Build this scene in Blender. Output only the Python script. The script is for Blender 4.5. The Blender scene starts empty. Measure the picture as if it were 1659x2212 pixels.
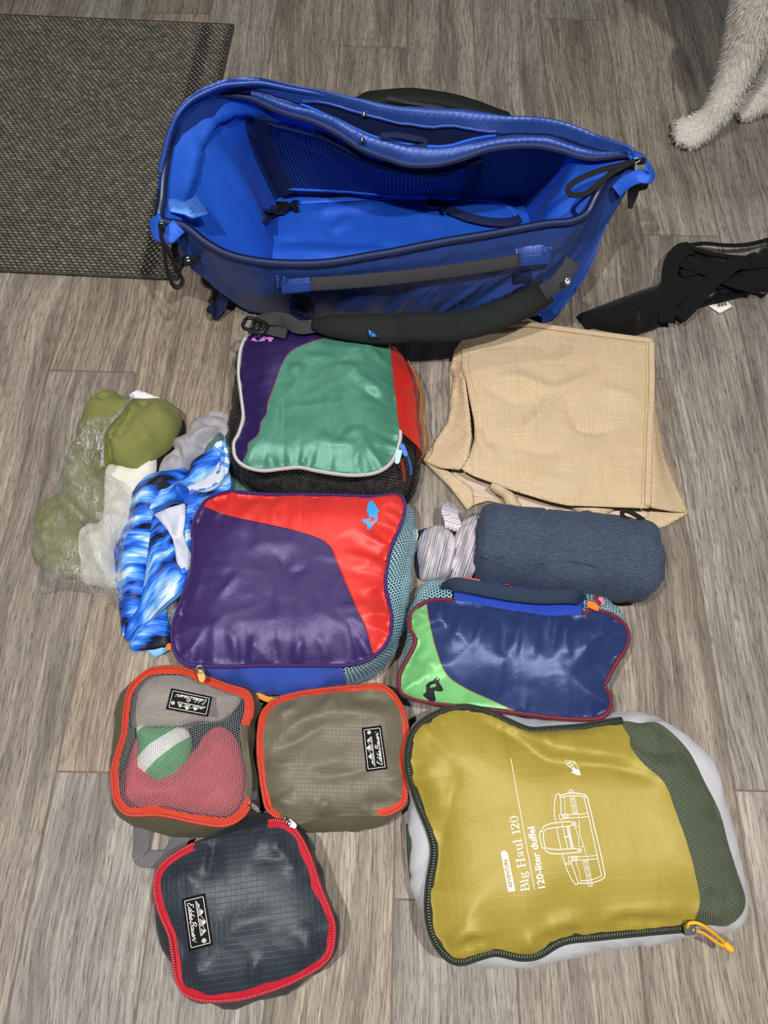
import bpy, bmesh, math, random
import numpy as np
from mathutils import Vector
from mathutils.geometry import delaunay_2d_cdt

random.seed(7)
RNG = np.random.default_rng(7)
SC = bpy.context.scene
COL = SC.collection

# ------------------------------------------------------------------ camera
IMW, IMH = 1659.0, 2212.0
FPX = 1560.0                       # focal length in pixels of the 1659x2212 frame
CAM_H = 1.035
ROLL = math.atan2(917 - IMW / 2, 2260 + IMH / 2)
PITCH = math.atan2(math.hypot(917 - IMW / 2, 2260 + IMH / 2), FPX)   # below the horizon
cam_data = bpy.data.cameras.new('camera')
cam = bpy.data.objects.new('camera', cam_data)
COL.objects.link(cam)
cam.location = (0, 0, CAM_H)
from mathutils import Matrix
cam.rotation_euler = (Matrix.Rotation(math.pi / 2 - PITCH, 3, 'X') @ Matrix.Rotation(ROLL, 3, 'Z')).to_euler()
cam_data.sensor_fit = 'VERTICAL'
cam_data.sensor_height = 36.0
cam_data.lens = 36.0 * FPX / IMH
cam_data.clip_start = 0.02
cam_data.clip_end = 50
SC.camera = cam

# ------------------------------------------------------------------ world, lights, exposure
world = bpy.data.worlds.new('world')
SC.world = world
world.use_nodes = True
world.node_tree.nodes['Background'].inputs[0].default_value = (1.0, 0.97, 0.93, 1)
world.node_tree.nodes['Background'].inputs[1].default_value = 0.055
def downlight(x, y, power, size=0.085, z=2.45):
    l = bpy.data.lights.new('downlight', 'AREA')
    l.shape = 'DISK'; l.size = size; l.energy = power; l.color = (1.0, 0.968, 0.925)
    l.spread = 2.5; o = bpy.data.objects.new('downlight', l); o.location = (x, y, z)
    COL.objects.link(o)
downlight(-0.62, -0.14, 32)
downlight(0.62, -0.10, 29)
downlight(-0.05, 1.80, 7.5)
vs = SC.view_settings
vs.view_transform = 'Standard'
vs.look = 'None'
vs.exposure = 0.0
vs.gamma = 1.0
vs.use_curve_mapping = False

# ------------------------------------------------------------------ pixel -> world (a place on the ground or at a height)
_c, _s = math.cos(ROLL), math.sin(ROLL)
def P(px, py, z=0.0):
    x = px - IMW / 2; y = py - IMH / 2
    u = x * _c + y * _s; v = -x * _s + y * _c
    r = np.array([u, FPX * math.cos(PITCH) - v * math.sin(PITCH), -FPX * math.sin(PITCH) - v * math.cos(PITCH)])
    t = (CAM_H - z) / -r[2]
    return np.array([0, 0, CAM_H]) + r * t
def PY(px, py, Y):
    """the point of that pixel's ray on the vertical plane y = Y"""
    a = P(px, py, 0.0); o = np.array([0, 0, CAM_H]); d = a - o
    return o + d * (Y / d[1])
def PL(pts, z=0.0):
    return np.array([P(p[0], p[1], p[2] if len(p) > 2 else z) for p in pts])

# ------------------------------------------------------------------ small maths
def spline(pts, n=None, closed=False, step=None):
    """Catmull-Rom through pts, resampled evenly by arc length"""
    p = np.asarray(pts, float)
    if closed: q = np.vstack([p[-1], p, p[0], p[1]])
    else: q = np.vstack([2 * p[0] - p[1], p, 2 * p[-1] - p[-2]])
    segs = len(p) if closed else len(p) - 1
    out = []
    ts = np.linspace(0, 1, 16, endpoint=False)[:, None]
    for i in range(segs):
        a, b, c, d = q[i], q[i + 1], q[i + 2], q[i + 3]
        out.append(0.5 * (2 * b + (c - a) * ts + (2 * a - 5 * b + 4 * c - d) * ts ** 2 + (3 * b - a - 3 * c + d) * ts ** 3))
    out = np.vstack(out)
    out = np.vstack([out, p[0] if closed else p[-1]])
    L = np.concatenate([[0], np.cumsum(np.linalg.norm(np.diff(out, axis=0), axis=1))])
    if n is None: n = max(4, int(L[-1] / step))
    t = np.linspace(0, L[-1], n + 1 if closed else n)
    r = np.stack([np.interp(t, L, out[:, k]) for k in range(p.shape[1])], 1)
    return r[:-1] if closed else r
def polyres(pts, step, closed=False):
    p = np.asarray(pts, float)
    if closed: p = np.vstack([p, p[0]])
    L = np.concatenate([[0], np.cumsum(np.linalg.norm(np.diff(p, axis=0), axis=1))])
    n = max(2, int(math.ceil(L[-1] / step)) + 1)
    t = np.linspace(0, L[-1], n)
    r = np.stack([np.interp(t, L, p[:, k]) for k in range(p.shape[1])], 1)
    return r[:-1] if closed else r
def _hash(ix, iy, seed):
    h = (ix * 374761393 + iy * 668265263 + seed * 974711) & 0x7fffffff
    h = ((h ^ (h >> 13)) * 1274126177) & 0x7fffffff
    return ((h ^ (h >> 16)) & 0xffff) / 65535.0
def vnoise(x, y, seed=0):
    x = np.asarray(x, float); y = np.asarray(y, float)
    ix = np.floor(x).astype(np.int64); iy = np.floor(y).astype(np.int64)
    fx = x - ix; fy = y - iy
    fx = fx * fx * fx * (fx * (6 * fx - 15) + 10); fy = fy * fy * fy * (fy * (6 * fy - 15) + 10)
    a = _hash(ix, iy, seed); b = _hash(ix + 1, iy, seed); c = _hash(ix, iy + 1, seed); d = _hash(ix + 1, iy + 1, seed)
    return (a * (1 - fx) + b * fx) * (1 - fy) + (c * (1 - fx) + d * fx) * fy - 0.5
def fbm(x, y, seed=0, octv=3):
    r = 0; a = 1.0
    for k in range(octv):
        r = r + a * vnoise(x, y, seed + 17 * k); x = x * 2.03; y = y * 2.03; a *= 0.5
    return r
def ridge(x, y, seed=0):
    """sharp-crested folds, 0..1"""
    return 1 - np.abs(2 * np.clip(vnoise(x, y, seed) + 0.5, 0, 1) - 1) ** 0.8
def in_poly(pts, poly):
    x, y = pts[:, 0], pts[:, 1]
    ins = np.zeros(len(pts), bool)
    j = len(poly) - 1
    for i in range(len(poly)):
        xi, yi = poly[i]; xj, yj = poly[j]
        c = ((yi > y) != (yj > y)) & (x < (xj - xi) * (y - yi) / ((yj - yi) if yj != yi else 1e-12) + xi)
        ins ^= c; j = i
    return ins
def seg_dist(pts, line, closed=False):
    """distance of points to a polyline, arc position and side"""
    ln = np.vstack([line, line[:1]]) if closed else line
    A = ln[:-1]; D = ln[1:] - A; L2 = (D ** 2).sum(1) + 1e-18
    cum = np.concatenate([[0], np.cumsum(np.sqrt(L2))])
    best = np.full(len(pts), 1e9); arc = np.zeros(len(pts)); side = np.zeros(len(pts))
    for i in range(len(A)):
        w = pts - A[i]
        t = np.clip((w @ D[i]) / L2[i], 0, 1)
        e = w - t[:, None] * D[i]
        d = np.hypot(e[:, 0], e[:, 1])
        m = d < best
        best[m] = d[m]; arc[m] = cum[i] + t[m] * math.sqrt(L2[i])
        side[m] = np.sign(D[i][0] * w[m, 1] - D[i][1] * w[m, 0])
    return best, arc, side
def smoothstep(a, b, x):
    t = np.clip((x - a) / (b - a), 0, 1); return t * t * (3 - 2 * t)

# ------------------------------------------------------------------ objects
def tag(o, label=None, cat=None, group=None, kind=None):
    if label: o['label'] = label
    if cat: o['category'] = cat
    if group: o['group'] = group
    if kind: o['kind'] = kind
    return o
ORG = {}
def thing(name, label, cat, loc, group=None):
    o = bpy.data.objects.new(name, None); COL.objects.link(o)
    o.empty_display_size = 0.03
    o.location = (float(loc[0]), float(loc[1]), float(loc[2]) if len(loc) > 2 else 0.0)
    ORG[o.name] = np.array(o.location)
    return tag(o, label, cat, group)
def mesh(name, v, f, mat, parent=None, smooth=True, uv=None, col=None, kind=None, label=None):
    """one mesh object; v in world coordinates. uv: per-vertex (n,2); col: per-vertex (n,3) attribute 'tint'"""
    v = np.asarray(v, float)
    if parent is not None:
        org = ORG[parent.name]; v = v - org
    me = bpy.data.meshes.new(name)
    me.from_pydata(v.tolist(), [], [list(map(int, q)) for q in f] if not isinstance(f, list) else f)
    if uv is not None:
        ul = me.uv_layers.new(name='uv')
        li = np.empty(len(me.loops), np.int32); me.loops.foreach_get('vertex_index', li)
        ul.data.foreach_set('uv', np.asarray(uv, np.float32)[li].ravel())
    if col is not None:
        at = me.attributes.new('tint', 'FLOAT_COLOR', 'POINT')
        c4 = np.ones((len(v), 4), np.float32); c4[:, :3] = col
        at.data.foreach_set('color', c4.ravel())
    if smooth: me.polygons.foreach_set('use_smooth', np.ones(len(me.polygons), bool))
    me.materials.append(mat)
    me.update()
    o = bpy.data.objects.new(name, me); COL.objects.link(o)
    if parent is not None:
        o.parent = parent; ORG[o.name] = ORG[parent.name]
    else:
        ORG[o.name] = np.zeros(3)
    if kind: o['kind'] = kind
    if label: o['label'] = label
    return o
class MB:
    """collects several shapes into one mesh"""
    def __init__(s): s.v = []; s.f = []; s.n = 0; s.uv = []; s.c = []
    def add(s, v, f, uv=None, c=None):
        v = np.asarray(v, float)
        s.v.append(v); s.f += [[int(i) + s.n for i in q] for q in f]; s.n += len(v)
        s.uv.append(np.zeros((len(v), 2)) if uv is None else np.asarray(uv, float))
        s.c.append(np.ones((len(v), 3)) if c is None else np.broadcast_to(np.asarray(c, float), (len(v), 3)))
        return s
    def build(s, name, mat, parent=None, **k):
        return mesh(name, np.vstack(s.v), s.f, mat, parent, uv=np.vstack(s.uv), col=np.vstack(s.c), **k)
def grid_faces(nr, nc, closed_c=False, closed_r=False):
    f = []
    for i in range(nr if closed_r else nr - 1):
        for j in range(nc if closed_c else nc - 1):
            i2 = (i + 1) % nr; j2 = (j + 1) % nc
            f.append([i * nc + j, i * nc + j2, i2 * nc + j2, i2 * nc + j])
    return f
def frames(path, up=(0, 0, 1), closed=False):
    if closed: t = np.roll(path, -1, 0) - np.roll(path, 1, 0)
    else: t = np.gradient(path, axis=0)
    t /= np.linalg.norm(t, axis=1)[:, None] + 1e-12
    up = np.broadcast_to(np.asarray(up, float), path.shape)
    s = np.cross(t, up); s /= np.linalg.norm(s, axis=1)[:, None] + 1e-9
    n = np.cross(s, t)
    return t, s, n
def sweep(path, prof, up=(0, 0, 1), closed=False, scale=None, caps=True):
    """sweep a closed profile [(side, normal), ...] along a path -> v, f, uv"""
    path = np.asarray(path, float); prof = np.asarray(prof, float)
    t, s, n = frames(path, up, closed)
    m = len(prof); k = len(path)
    sc = np.ones(k) if scale is None else np.asarray(scale, float)
    if sc.ndim == 1: sc = np.stack([sc, sc], 1)
    v = path[:, None, :] + s[:, None, :] * (prof[None, :, 0] * sc[:, None, 0])[..., None] + n[:, None, :] * (prof[None, :, 1] * sc[:, None, 1])[..., None]
    f = grid_faces(k, m, True, closed)
    if not closed and caps:
        f.append(list(range(m))[::-1]); f.append([(k - 1) * m + j for j in range(m)])
    L = np.concatenate([[0], np.cumsum(np.linalg.norm(np.diff(path, axis=0), axis=1))])
    pl = np.concatenate([[0], np.cumsum(np.linalg.norm(np.diff(prof, axis=0), axis=1))])
    uv = np.stack([np.repeat(L, m), np.tile(pl, k)], 1)
    return v.reshape(-1, 3), f, uv
def circ(r, n=8, r2=None):
    a = np.arange(n) * 2 * math.pi / n
    return np.stack([np.cos(a) * r, np.sin(a) * (r if r2 is None else r2)], 1)
def strap_prof(w, th):
    a, b = w / 2, th / 2
    return [(-a, -b * .5), (-a + b, -b), (a - b, -b), (a, -b * .5), (a, b * .5), (a - b, b), (0, b), (-a + b, b), (-a, b * .5)]
def boxv(c, size, R=None):
    x, y, z = np.asarray(size) / 2
    v = np.array([[-x, -y, -z], [x, -y, -z], [x, y, -z], [-x, y, -z], [-x, -y, z], [x, -y, z], [x, y, z], [-x, y, z]])
    if R is not None: v = v @ np.asarray(R).T
    return v + np.asarray(c), [[0, 3, 2, 1], [4, 5, 6, 7], [0, 1, 5, 4], [1, 2, 6, 5], [2, 3, 7, 6], [3, 0, 4, 7]]
def rotz(a):
    c, s = math.cos(a), math.sin(a); return np.array([[c, -s, 0], [s, c, 0], [0, 0, 1]])

# ------------------------------------------------------------------ materials
def lin(h):
    if isinstance(h, str):
        h = h.lstrip('#'); c = [int(h[i:i + 2], 16) / 255 for i in (0, 2, 4)]
    else: c = h
    return tuple(((x + 0.055) / 1.055) ** 2.4 if x > 0.04045 else x / 12.92 for x in c) + (1.0,)
class NT:
    def __init__(s, name):
        s.m = bpy.data.materials.new(name); s.m.use_nodes = True
        s.t = s.m.node_tree; s.n = s.t.nodes; s.l = s.t.links
        s.b = s.n['Principled BSDF']; s.out = s.n['Material Output']
    def node(s, typ, **k):
        nd = s.n.new(typ)
        for a, b in k.items():
            if a.startswith('i_'):
                key = a[2:]; key = int(key) if key.isdigit() else key.replace('_', ' ')
                s.put(nd.inputs[key], b)
            else: setattr(nd, a, b)
        return nd
    def put(s, sock, v):
        if hasattr(v, 'is_output') or hasattr(v, 'links'): s.l.new(v, sock)
        else: sock.default_value = v
    def math(s, op, a, b=None, c=None, clamp=False):
        nd = s.n.new('ShaderNodeMath'); nd.operation = op; nd.use_clamp = clamp
        for i, q in enumerate((a, b, c)):
            if q is not None: s.put(nd.inputs[i], q)
        return nd.outputs[0]
    def mix(s, fac, a, b, mode='MIX'):
        nd = s.n.new('ShaderNodeMix'); nd.data_type = 'RGBA'; nd.blend_type = mode
        s.put(nd.inputs[0], fac); s.put(nd.inputs[6], a); s.put(nd.inputs[7], b)
        return nd.outputs[2]
    def ramp(s, fac, stops):
        nd = s.n.new('ShaderNodeValToRGB'); e = nd.color_ramp.elements
        while len(e) > 1: e.remove(e[-1])
        e[0].position = stops[0][0]; e[0].color = stops[0][1]
        for p, c in stops[1:]:
            q = e.new(p); q.color = c
        s.put(nd.inputs[0], fac)
        return nd.outputs[0]
    def noise(s, vec, scale, detail=3, rough=0.5, dist=0.0):
        nd = s.n.new('ShaderNodeTexNoise'); s.l.new(vec, nd.inputs['Vector'])
        nd.inputs['Scale'].default_value = scale; nd.inputs['Detail'].default_value = detail
        nd.inputs['Roughness'].default_value = rough; nd.inputs['Distortion'].default_value = dist
        return nd.outputs[0]
    def mapping(s, vec, scale=(1, 1, 1), rot=(0, 0, 0), loc=(0, 0, 0)):
        nd = s.n.new('ShaderNodeMapping'); s.l.new(vec, nd.inputs[0])
        nd.inputs['Scale'].default_value = scale; nd.inputs['Rotation'].default_value = rot; s.put(nd.inputs['Location'], loc)
        return nd.outputs[0]
    def uv(s):
        nd = s.n.new('ShaderNodeUVMap'); nd.uv_map = 'uv'; return nd.outputs[0]
    def obj(s):
        return s.n.new('ShaderNodeTexCoord').outputs['Object']
    def bump(s, h, strength=0.3, dist=0.001, normal=None):
        nd = s.n.new('ShaderNodeBump'); s.put(nd.inputs['Height'], h)
        nd.inputs['Strength'].default_value = strength; nd.inputs['Distance'].default_value = dist
        if normal is not None: s.l.new(normal, nd.inputs['Normal'])
        return nd.outputs[0]
    def attr(s, name, typ='GEOMETRY'):
        nd = s.n.new('ShaderNodeAttribute'); nd.attribute_name = name; nd.attribute_type = typ; return nd
def plain(name, col, rough=0.5, metal=0.0, spec=0.5, bump=None):
    m = NT(name); m.b.inputs['Base Color'].default_value = lin(col)
    m.b.inputs['Roughness'].default_value = rough; m.b.inputs['Metallic'].default_value = metal
    m.b.inputs['Specular IOR Level'].default_value = spec
    if bump:
        m.l.new(m.bump(m.noise(m.obj(), bump[0]), bump[1], bump[2]), m.b.inputs['Normal'])
    return m.m
def nylon(name, col, rough=0.42, rip=None, spec=0.42, wr=0.35, col2=None, aniso=0.0, sheen=0.05, wrs=38.0, metal=.22):
    """coated nylon: fine wrinkle relief, optional rip-stop grid (pitch m, strength, tint)"""
    m = NT(name); ob = m.obj()
    base = lin(col)
    nz = m.noise(ob, 22, 3, 0.6)
    c = m.mix(m.math('MULTIPLY', nz, 0.5), base, lin(col2) if col2 else tuple(x * 0.8 for x in base[:3]) + (1,))
    # fine crumple: two stretched noises
    n1 = m.noise(m.mapping(ob, (1, 1, 1)), wrs, 4, 0.55, 0.6)
    n2 = m.noise(ob, 900, 2, 0.5)
    rg = m.node('ShaderNodeTexNoise', noise_type='RIDGED_MULTIFRACTAL'); m.l.new(ob, rg.inputs['Vector']); rg.inputs['Scale'].default_value = wrs * .55; rg.inputs['Detail'].default_value = 3; rg.inputs['Distortion'].default_value = .5
    h = m.math('ADD', m.math('ADD', m.math('MULTIPLY', n1, .8), m.math('MULTIPLY', rg.outputs[0], .16)), m.math('MULTIPLY', n2, 0.04))
    if rip:
        pitch, st, tint = rip
        u = m.uv(); sp = m.node('ShaderNodeSeparateXYZ'); m.l.new(u, sp.inputs[0])
        lines = None
        for k in (0, 1):
            w = m.math('ABSOLUTE', m.math('SINE', m.math('MULTIPLY', sp.outputs[k], math.pi / pitch)))
            q = m.math('SUBTRACT', 1.0, m.math('DIVIDE', w, 0.22), clamp=True)
            lines = q if lines is None else m.math('MAXIMUM', lines, q)
        brk = m.math('MULTIPLY', lines, m.math('ADD', m.noise(ob, 60, 2), 0.25))
        c = m.mix(m.math('MULTIPLY', brk, st), c, lin(tint))
        h = m.math('ADD', h, m.math('MULTIPLY', lines, 0.10))
    m.put(m.b.inputs['Base Color'], c)
    m.b.inputs['Roughness'].default_value = rough + (.10 if rip else .06); m.b.inputs['Metallic'].default_value = metal * (.35 if rip else 1)
    m.b.inputs['Specular IOR Level'].default_value = spec
    if sheen:
        m.b.inputs['Sheen Weight'].default_value = sheen; m.b.inputs['Sheen Roughness'].default_value = 0.4
    m.l.new(m.bump(h, wr, 0.004), m.b.inputs['Normal'])
    return m.m
def knit(name, col, col2=None, rough=0.85, scale=900, bump=0.3, mixs=0.6, stretch=(1, 1, 1), sheen=0.06, fold=0.25):
    """matte woven / knitted cloth with a fine heathered grain"""
    m = NT(name); ob = m.obj()
    base = lin(col); b2 = lin(col2) if col2 else tuple(x * 0.75 for x in base[:3]) + (1,)
    nz = m.noise(m.mapping(ob, stretch), scale, 2, 0.6)
    nz2 = m.noise(ob, 30, 3, 0.6)
    f = m.ramp(nz, [(0.35, (0, 0, 0, 1)), (0.65, (1, 1, 1, 1))])
    c = m.mix(m.math('MULTIPLY', f, mixs), base, b2)
    c = m.mix(m.math('MULTIPLY', nz2, 0.25), c, b2)
    m.put(m.b.inputs['Base Color'], c)
    m.b.inputs['Roughness'].default_value = rough; m.b.inputs['Specular IOR Level'].default_value = 0.2
    m.b.inputs['Sheen Weight'].default_value = sheen
    h = m.math('ADD', m.math('MULTIPLY', nz, 0.12), m.noise(ob, 45, 4, 0.55, 0.5))
    m.l.new(m.bump(h, fold, 0.004), m.b.inputs['Normal'])
    return m.m
def webbing(name, col, pitch=0.0022, rough=0.7):
    m = NT(name); u = m.uv(); sp = m.node('ShaderNodeSeparateXYZ'); m.l.new(u, sp.inputs[0])
    a = m.math('SINE', m.math('MULTIPLY', sp.outputs[0], 2 * math.pi / pitch))
    base = lin(col)
    c = m.mix(m.math('MULTIPLY', m.math('ADD', a, 1.0), 0.3), base, tuple(x * 0.45 for x in base[:3]) + (1,))
    m.put(m.b.inputs['Base Color'], c); m.b.inputs['Roughness'].default_value = rough
    m.b.inputs['Specular IOR Level'].default_value = 0.3
    m.l.new(m.bump(a, 0.5, 0.0006), m.b.inputs['Normal'])
    return m.m
def netting(name, col, pitch=0.003, hole=0.35, rough=0.6, stretch=1.0, tint=None):
    """net cloth: real openings (transparent) on a hexagonal lattice in metres of the uv map"""
    m = NT(name); u = m.uv(); sp = m.node('ShaderNodeSeparateXYZ'); m.l.new(u, sp.inputs[0])
    k = 4 * math.pi / (math.sqrt(3) * pitch)
    U = m.math('MULTIPLY', sp.outputs[0], k); V = m.math('MULTIPLY', sp.outputs[1], k * stretch)
    a = m.math('COSINE', U)
    b = m.math('COSINE', m.math('ADD', m.math('MULTIPLY', U, 0.5), m.math('MULTIPLY', V, math.sqrt(3) / 2)))
    c = m.math('COSINE', m.math('SUBTRACT', m.math('MULTIPLY', U, 0.5), m.math('MULTIPLY', V, math.sqrt(3) / 2)))
    s = m.math('ADD', a, m.math('ADD', b, c))          # -1.5 .. 3
    thr = float(np.interp(hole, [.2, .3, .4, .5, .6, .7], [1.0, .4, -.05, -.4, -.7, -.98]))   # open share of the cloth
    op = m.math('SUBTRACT', thr, s)
    alpha = m.math('MULTIPLY_ADD', op, 3.0, 0.5, clamp=True)
    m.put(m.b.inputs['Alpha'], alpha)
    base = lin(col)
    m.put(m.b.inputs['Base Color'], m.mix(m.noise(m.obj(), 60, 2), base, lin(tint) if tint else tuple(x * .8 for x in base[:3]) + (1,)))
    m.b.inputs['Roughness'].default_value = rough
    m.l.new(m.bump(s, 0.4, -0.0006), m.b.inputs['Normal'])
    return m.m
# ------------------------------------------------------------------ floor: wood-look planks in a grout bed
def wood_material():
    m = NT('wood_plank_tile')
    ob = m.obj()
    sd = m.attr('seed', 'OBJECT').outputs['Fac']
    tone = m.attr('tone', 'OBJECT').outputs['Fac']
    warm = m.attr('warm', 'OBJECT').outputs['Fac']
    off = m.node('ShaderNodeCombineXYZ')
    m.put(off.inputs[0], m.math('MULTIPLY', sd, 13.7)); m.put(off.inputs[1], m.math('MULTIPLY', sd, 31.1)); m.put(off.inputs[2], m.math('MULTIPLY', sd, 5.3))
    va = m.node('ShaderNodeVectorMath', operation='ADD'); m.l.new(ob, va.inputs[0]); m.l.new(off.outputs[0], va.inputs[1])
    v = va.outputs[0]
    # slow sideways wander of the grain, then streaks
    wander = m.noise(m.mapping(v, (3, 2.2, 1)), 1.0, 2, 0.5)
    sx = m.node('ShaderNodeSeparateXYZ'); m.l.new(v, sx.inputs[0])
    wx = m.math('ADD', sx.outputs[0], m.math('MULTIPLY', wander, 0.075))
    wv = m.node('ShaderNodeCombineXYZ'); m.put(wv.inputs[0], wx); m.put(wv.inputs[1], sx.outputs[1]); m.put(wv.inputs[2], sx.outputs[2])
    W = wv.outputs[0]
    blotch = m.noise(m.mapping(W, (22, 2.6, 1)), 1.0, 4, 0.6)
    streak = m.noise(m.mapping(W, (75, 3.0, 1)), 1.0, 4, 0.65)
    grain = m.noise(m.mapping(W, (360, 9, 1)), 1.0, 4, 0.65)
    pore = m.noise(m.mapping(v, (620, 42, 1)), 1.0, 3, 0.65)
    ring = m.node('ShaderNodeTexWave', wave_type='BANDS', bands_direction='X')
    m.l.new(m.mapping(W, (9, 1.4, 1)), ring.inputs['Vector'])
    ring.inputs['Scale'].default_value = 4.0; ring.inputs['Distortion'].default_value = 9.0
    ring.inputs['Detail'].default_value = 3; ring.inputs['Detail Scale'].default_value = 0.7
    light = m.mix(warm, lin('#a7a39d'), lin('#ac9f8d'))
    mid = m.mix(warm, lin('#847f79'), lin('#89796a'))
    dark = m.mix(warm, lin('#514e4c'), lin('#534a42'))
    c = m.mix(m.ramp(streak, [(0.34, (0, 0, 0, 1)), (0.62, (1, 1, 1, 1))]), mid, light)
    dfac = m.ramp(blotch, [(0.46, (0, 0, 0, 1)), (0.74, (1, 1, 1, 1))])
    c = m.mix(m.math('MULTIPLY', dfac, 0.78), c, dark)
    rf = m.ramp(ring.outputs[1], [(0.0, (1, 1, 1, 1)), (0.42, (0, 0, 0, 1))])
    c = m.mix(m.math('MULTIPLY', rf, 0.20), c, dark)
    gf = m.ramp(grain, [(0.33, (1, 1, 1, 1)), (0.56, (0, 0, 0, 1))])
    c = m.mix(m.math('MULTIPLY', gf, 0.60), c, dark)
    pf = m.ramp(pore, [(0.34, (1, 1, 1, 1)), (0.50, (0, 0, 0, 1))])
    c = m.mix(m.math('MULTIPLY', pf, 0.70), c, lin('#3c3935'))
    # knots
    vo = m.node('ShaderNodeTexVoronoi', feature='F1'); m.l.new(m.mapping(W, (7.5, 1.9, 1)), vo.inputs['Vector']); vo.inputs['Scale'].default_value = 1.0
    kf = m.ramp(vo.outputs['Distance'], [(0.0, (1, 1, 1, 1)), (0.10, (0.5, 0.5, 0.5, 1)), (0.22, (0, 0, 0, 1))])
    c = m.mix(m.math('MULTIPLY', kf, 0.75), c, lin('#47423c'))
    hv = m.node('ShaderNodeHueSaturation'); m.put(hv.inputs['Value'], tone); m.put(hv.inputs['Color'], c)
    m.put(m.b.inputs['Base Color'], hv.outputs[0])
    m.b.inputs['Roughness'].default_value = 0.55
    m.b.inputs['Specular IOR Level'].default_value = 0.3
    h = m.math('ADD', m.math('MULTIPLY', grain, 0.5), m.math('MULTIPLY', pore, 0.8))
    m.l.new(m.bump(h, 0.5, 0.0014), m.b.inputs['Normal'])
    return m.m
M_WOOD = wood_material()
M_GROUT = plain('grout', '#6e6055', 0.9, bump=(400, 0.3, 0.001))
PW, PLEN, GAP = 0.1524, 1.004, 0.0025
X0 = P(881, 0)[0]
floor = mesh('floor', *boxv((0.1, 0.95, -0.0115), (3.6, 5.2, 0.020)), M_GROUT, smooth=False)
tag(floor, 'grey brown wood-look plank floor with thin grout joints', 'floor', kind='structure')
# joint position of each column of planks, read where a cross joint shows
joint = {-1: P(815, 101)[1], 2: P(1425, 819)[1], 3: P(1470, 509)[1], 4: P(1515, 238)[1], -4: P(215, 803)[1],
         -3: P(190, 1668)[1], 0: P(870, 1943)[1], -2: 0.42, 1: 0.30, 5: 0.62, -5: 0.30, -6: 0.66, 6: 0.2, 7: 0.8, -7: 0.1, -8: 0.5, -9: 0.9, -10: .3, 8: .5, 9: .1}
def plank_mesh():
    bm = bmesh.new()
    v, f = boxv((0, 0, -0.005), (PW - GAP, PLEN - GAP, 0.010))
    vs_ = [bm.verts.new(q) for q in v]
    for q in f: bm.faces.new([vs_[i] for i in q])
    bmesh.ops.bevel(bm, geom=[e for e in bm.edges if all(abs(w.co.z) < 1e-6 for w in e.verts)], offset=0.0009, segments=2, affect='EDGES')
    me = bpy.data.meshes.new('plank'); bm.to_mesh(me); bm.free(); me.materials.append(M_WOOD)
    return me
PM = plank_mesh()
tones = {}
for k in range(-10, 10):
    j0 = joint[k]; n0 = int(math.floor((j0 + 0.75) / PLEN)) + 1
    for j in range(-n0, 5):
        y = j0 + (j + 0.5) * PLEN
        if y - PLEN / 2 > 3.2 or y + PLEN / 2 < -1.3: continue
        o = bpy.data.objects.new('plank', PM); COL.objects.link(o); o.parent = floor
        o.location = (X0 + (k + 0.5) * PW, y, -0.0001 * random.random())
        o['seed'] = random.random() * 10; o['tone'] = random.uniform(0.90, 1.08); o['warm'] = random.uniform(0.1, 0.8)
        tones[(k, j)] = o
for key, (t, w) in {(-3, 0): (1.04, 1.0), (-3, -1): (1.04, 0.1), (-4, 0): (1.0, .8), (-4, -1): (.90, .55), (-5, 0): (1.1, .6), (3, -1): (1.0, .25), (3, -2): (1.12, .4), (2, -1): (.98, .75),
                    (0, -1): (1.08, .3), (0, 0): (1.02, .5), (-2, -1): (1.04, .2), (1, -1): (1.0, .6), (-1, -1): (1.02, .5), (2, 0): (.92, .6), (-1, 0): (1.08, .5)}.items():
    if key in tones: tones[key]['tone'] = t; tones[key]['warm'] = w

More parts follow.
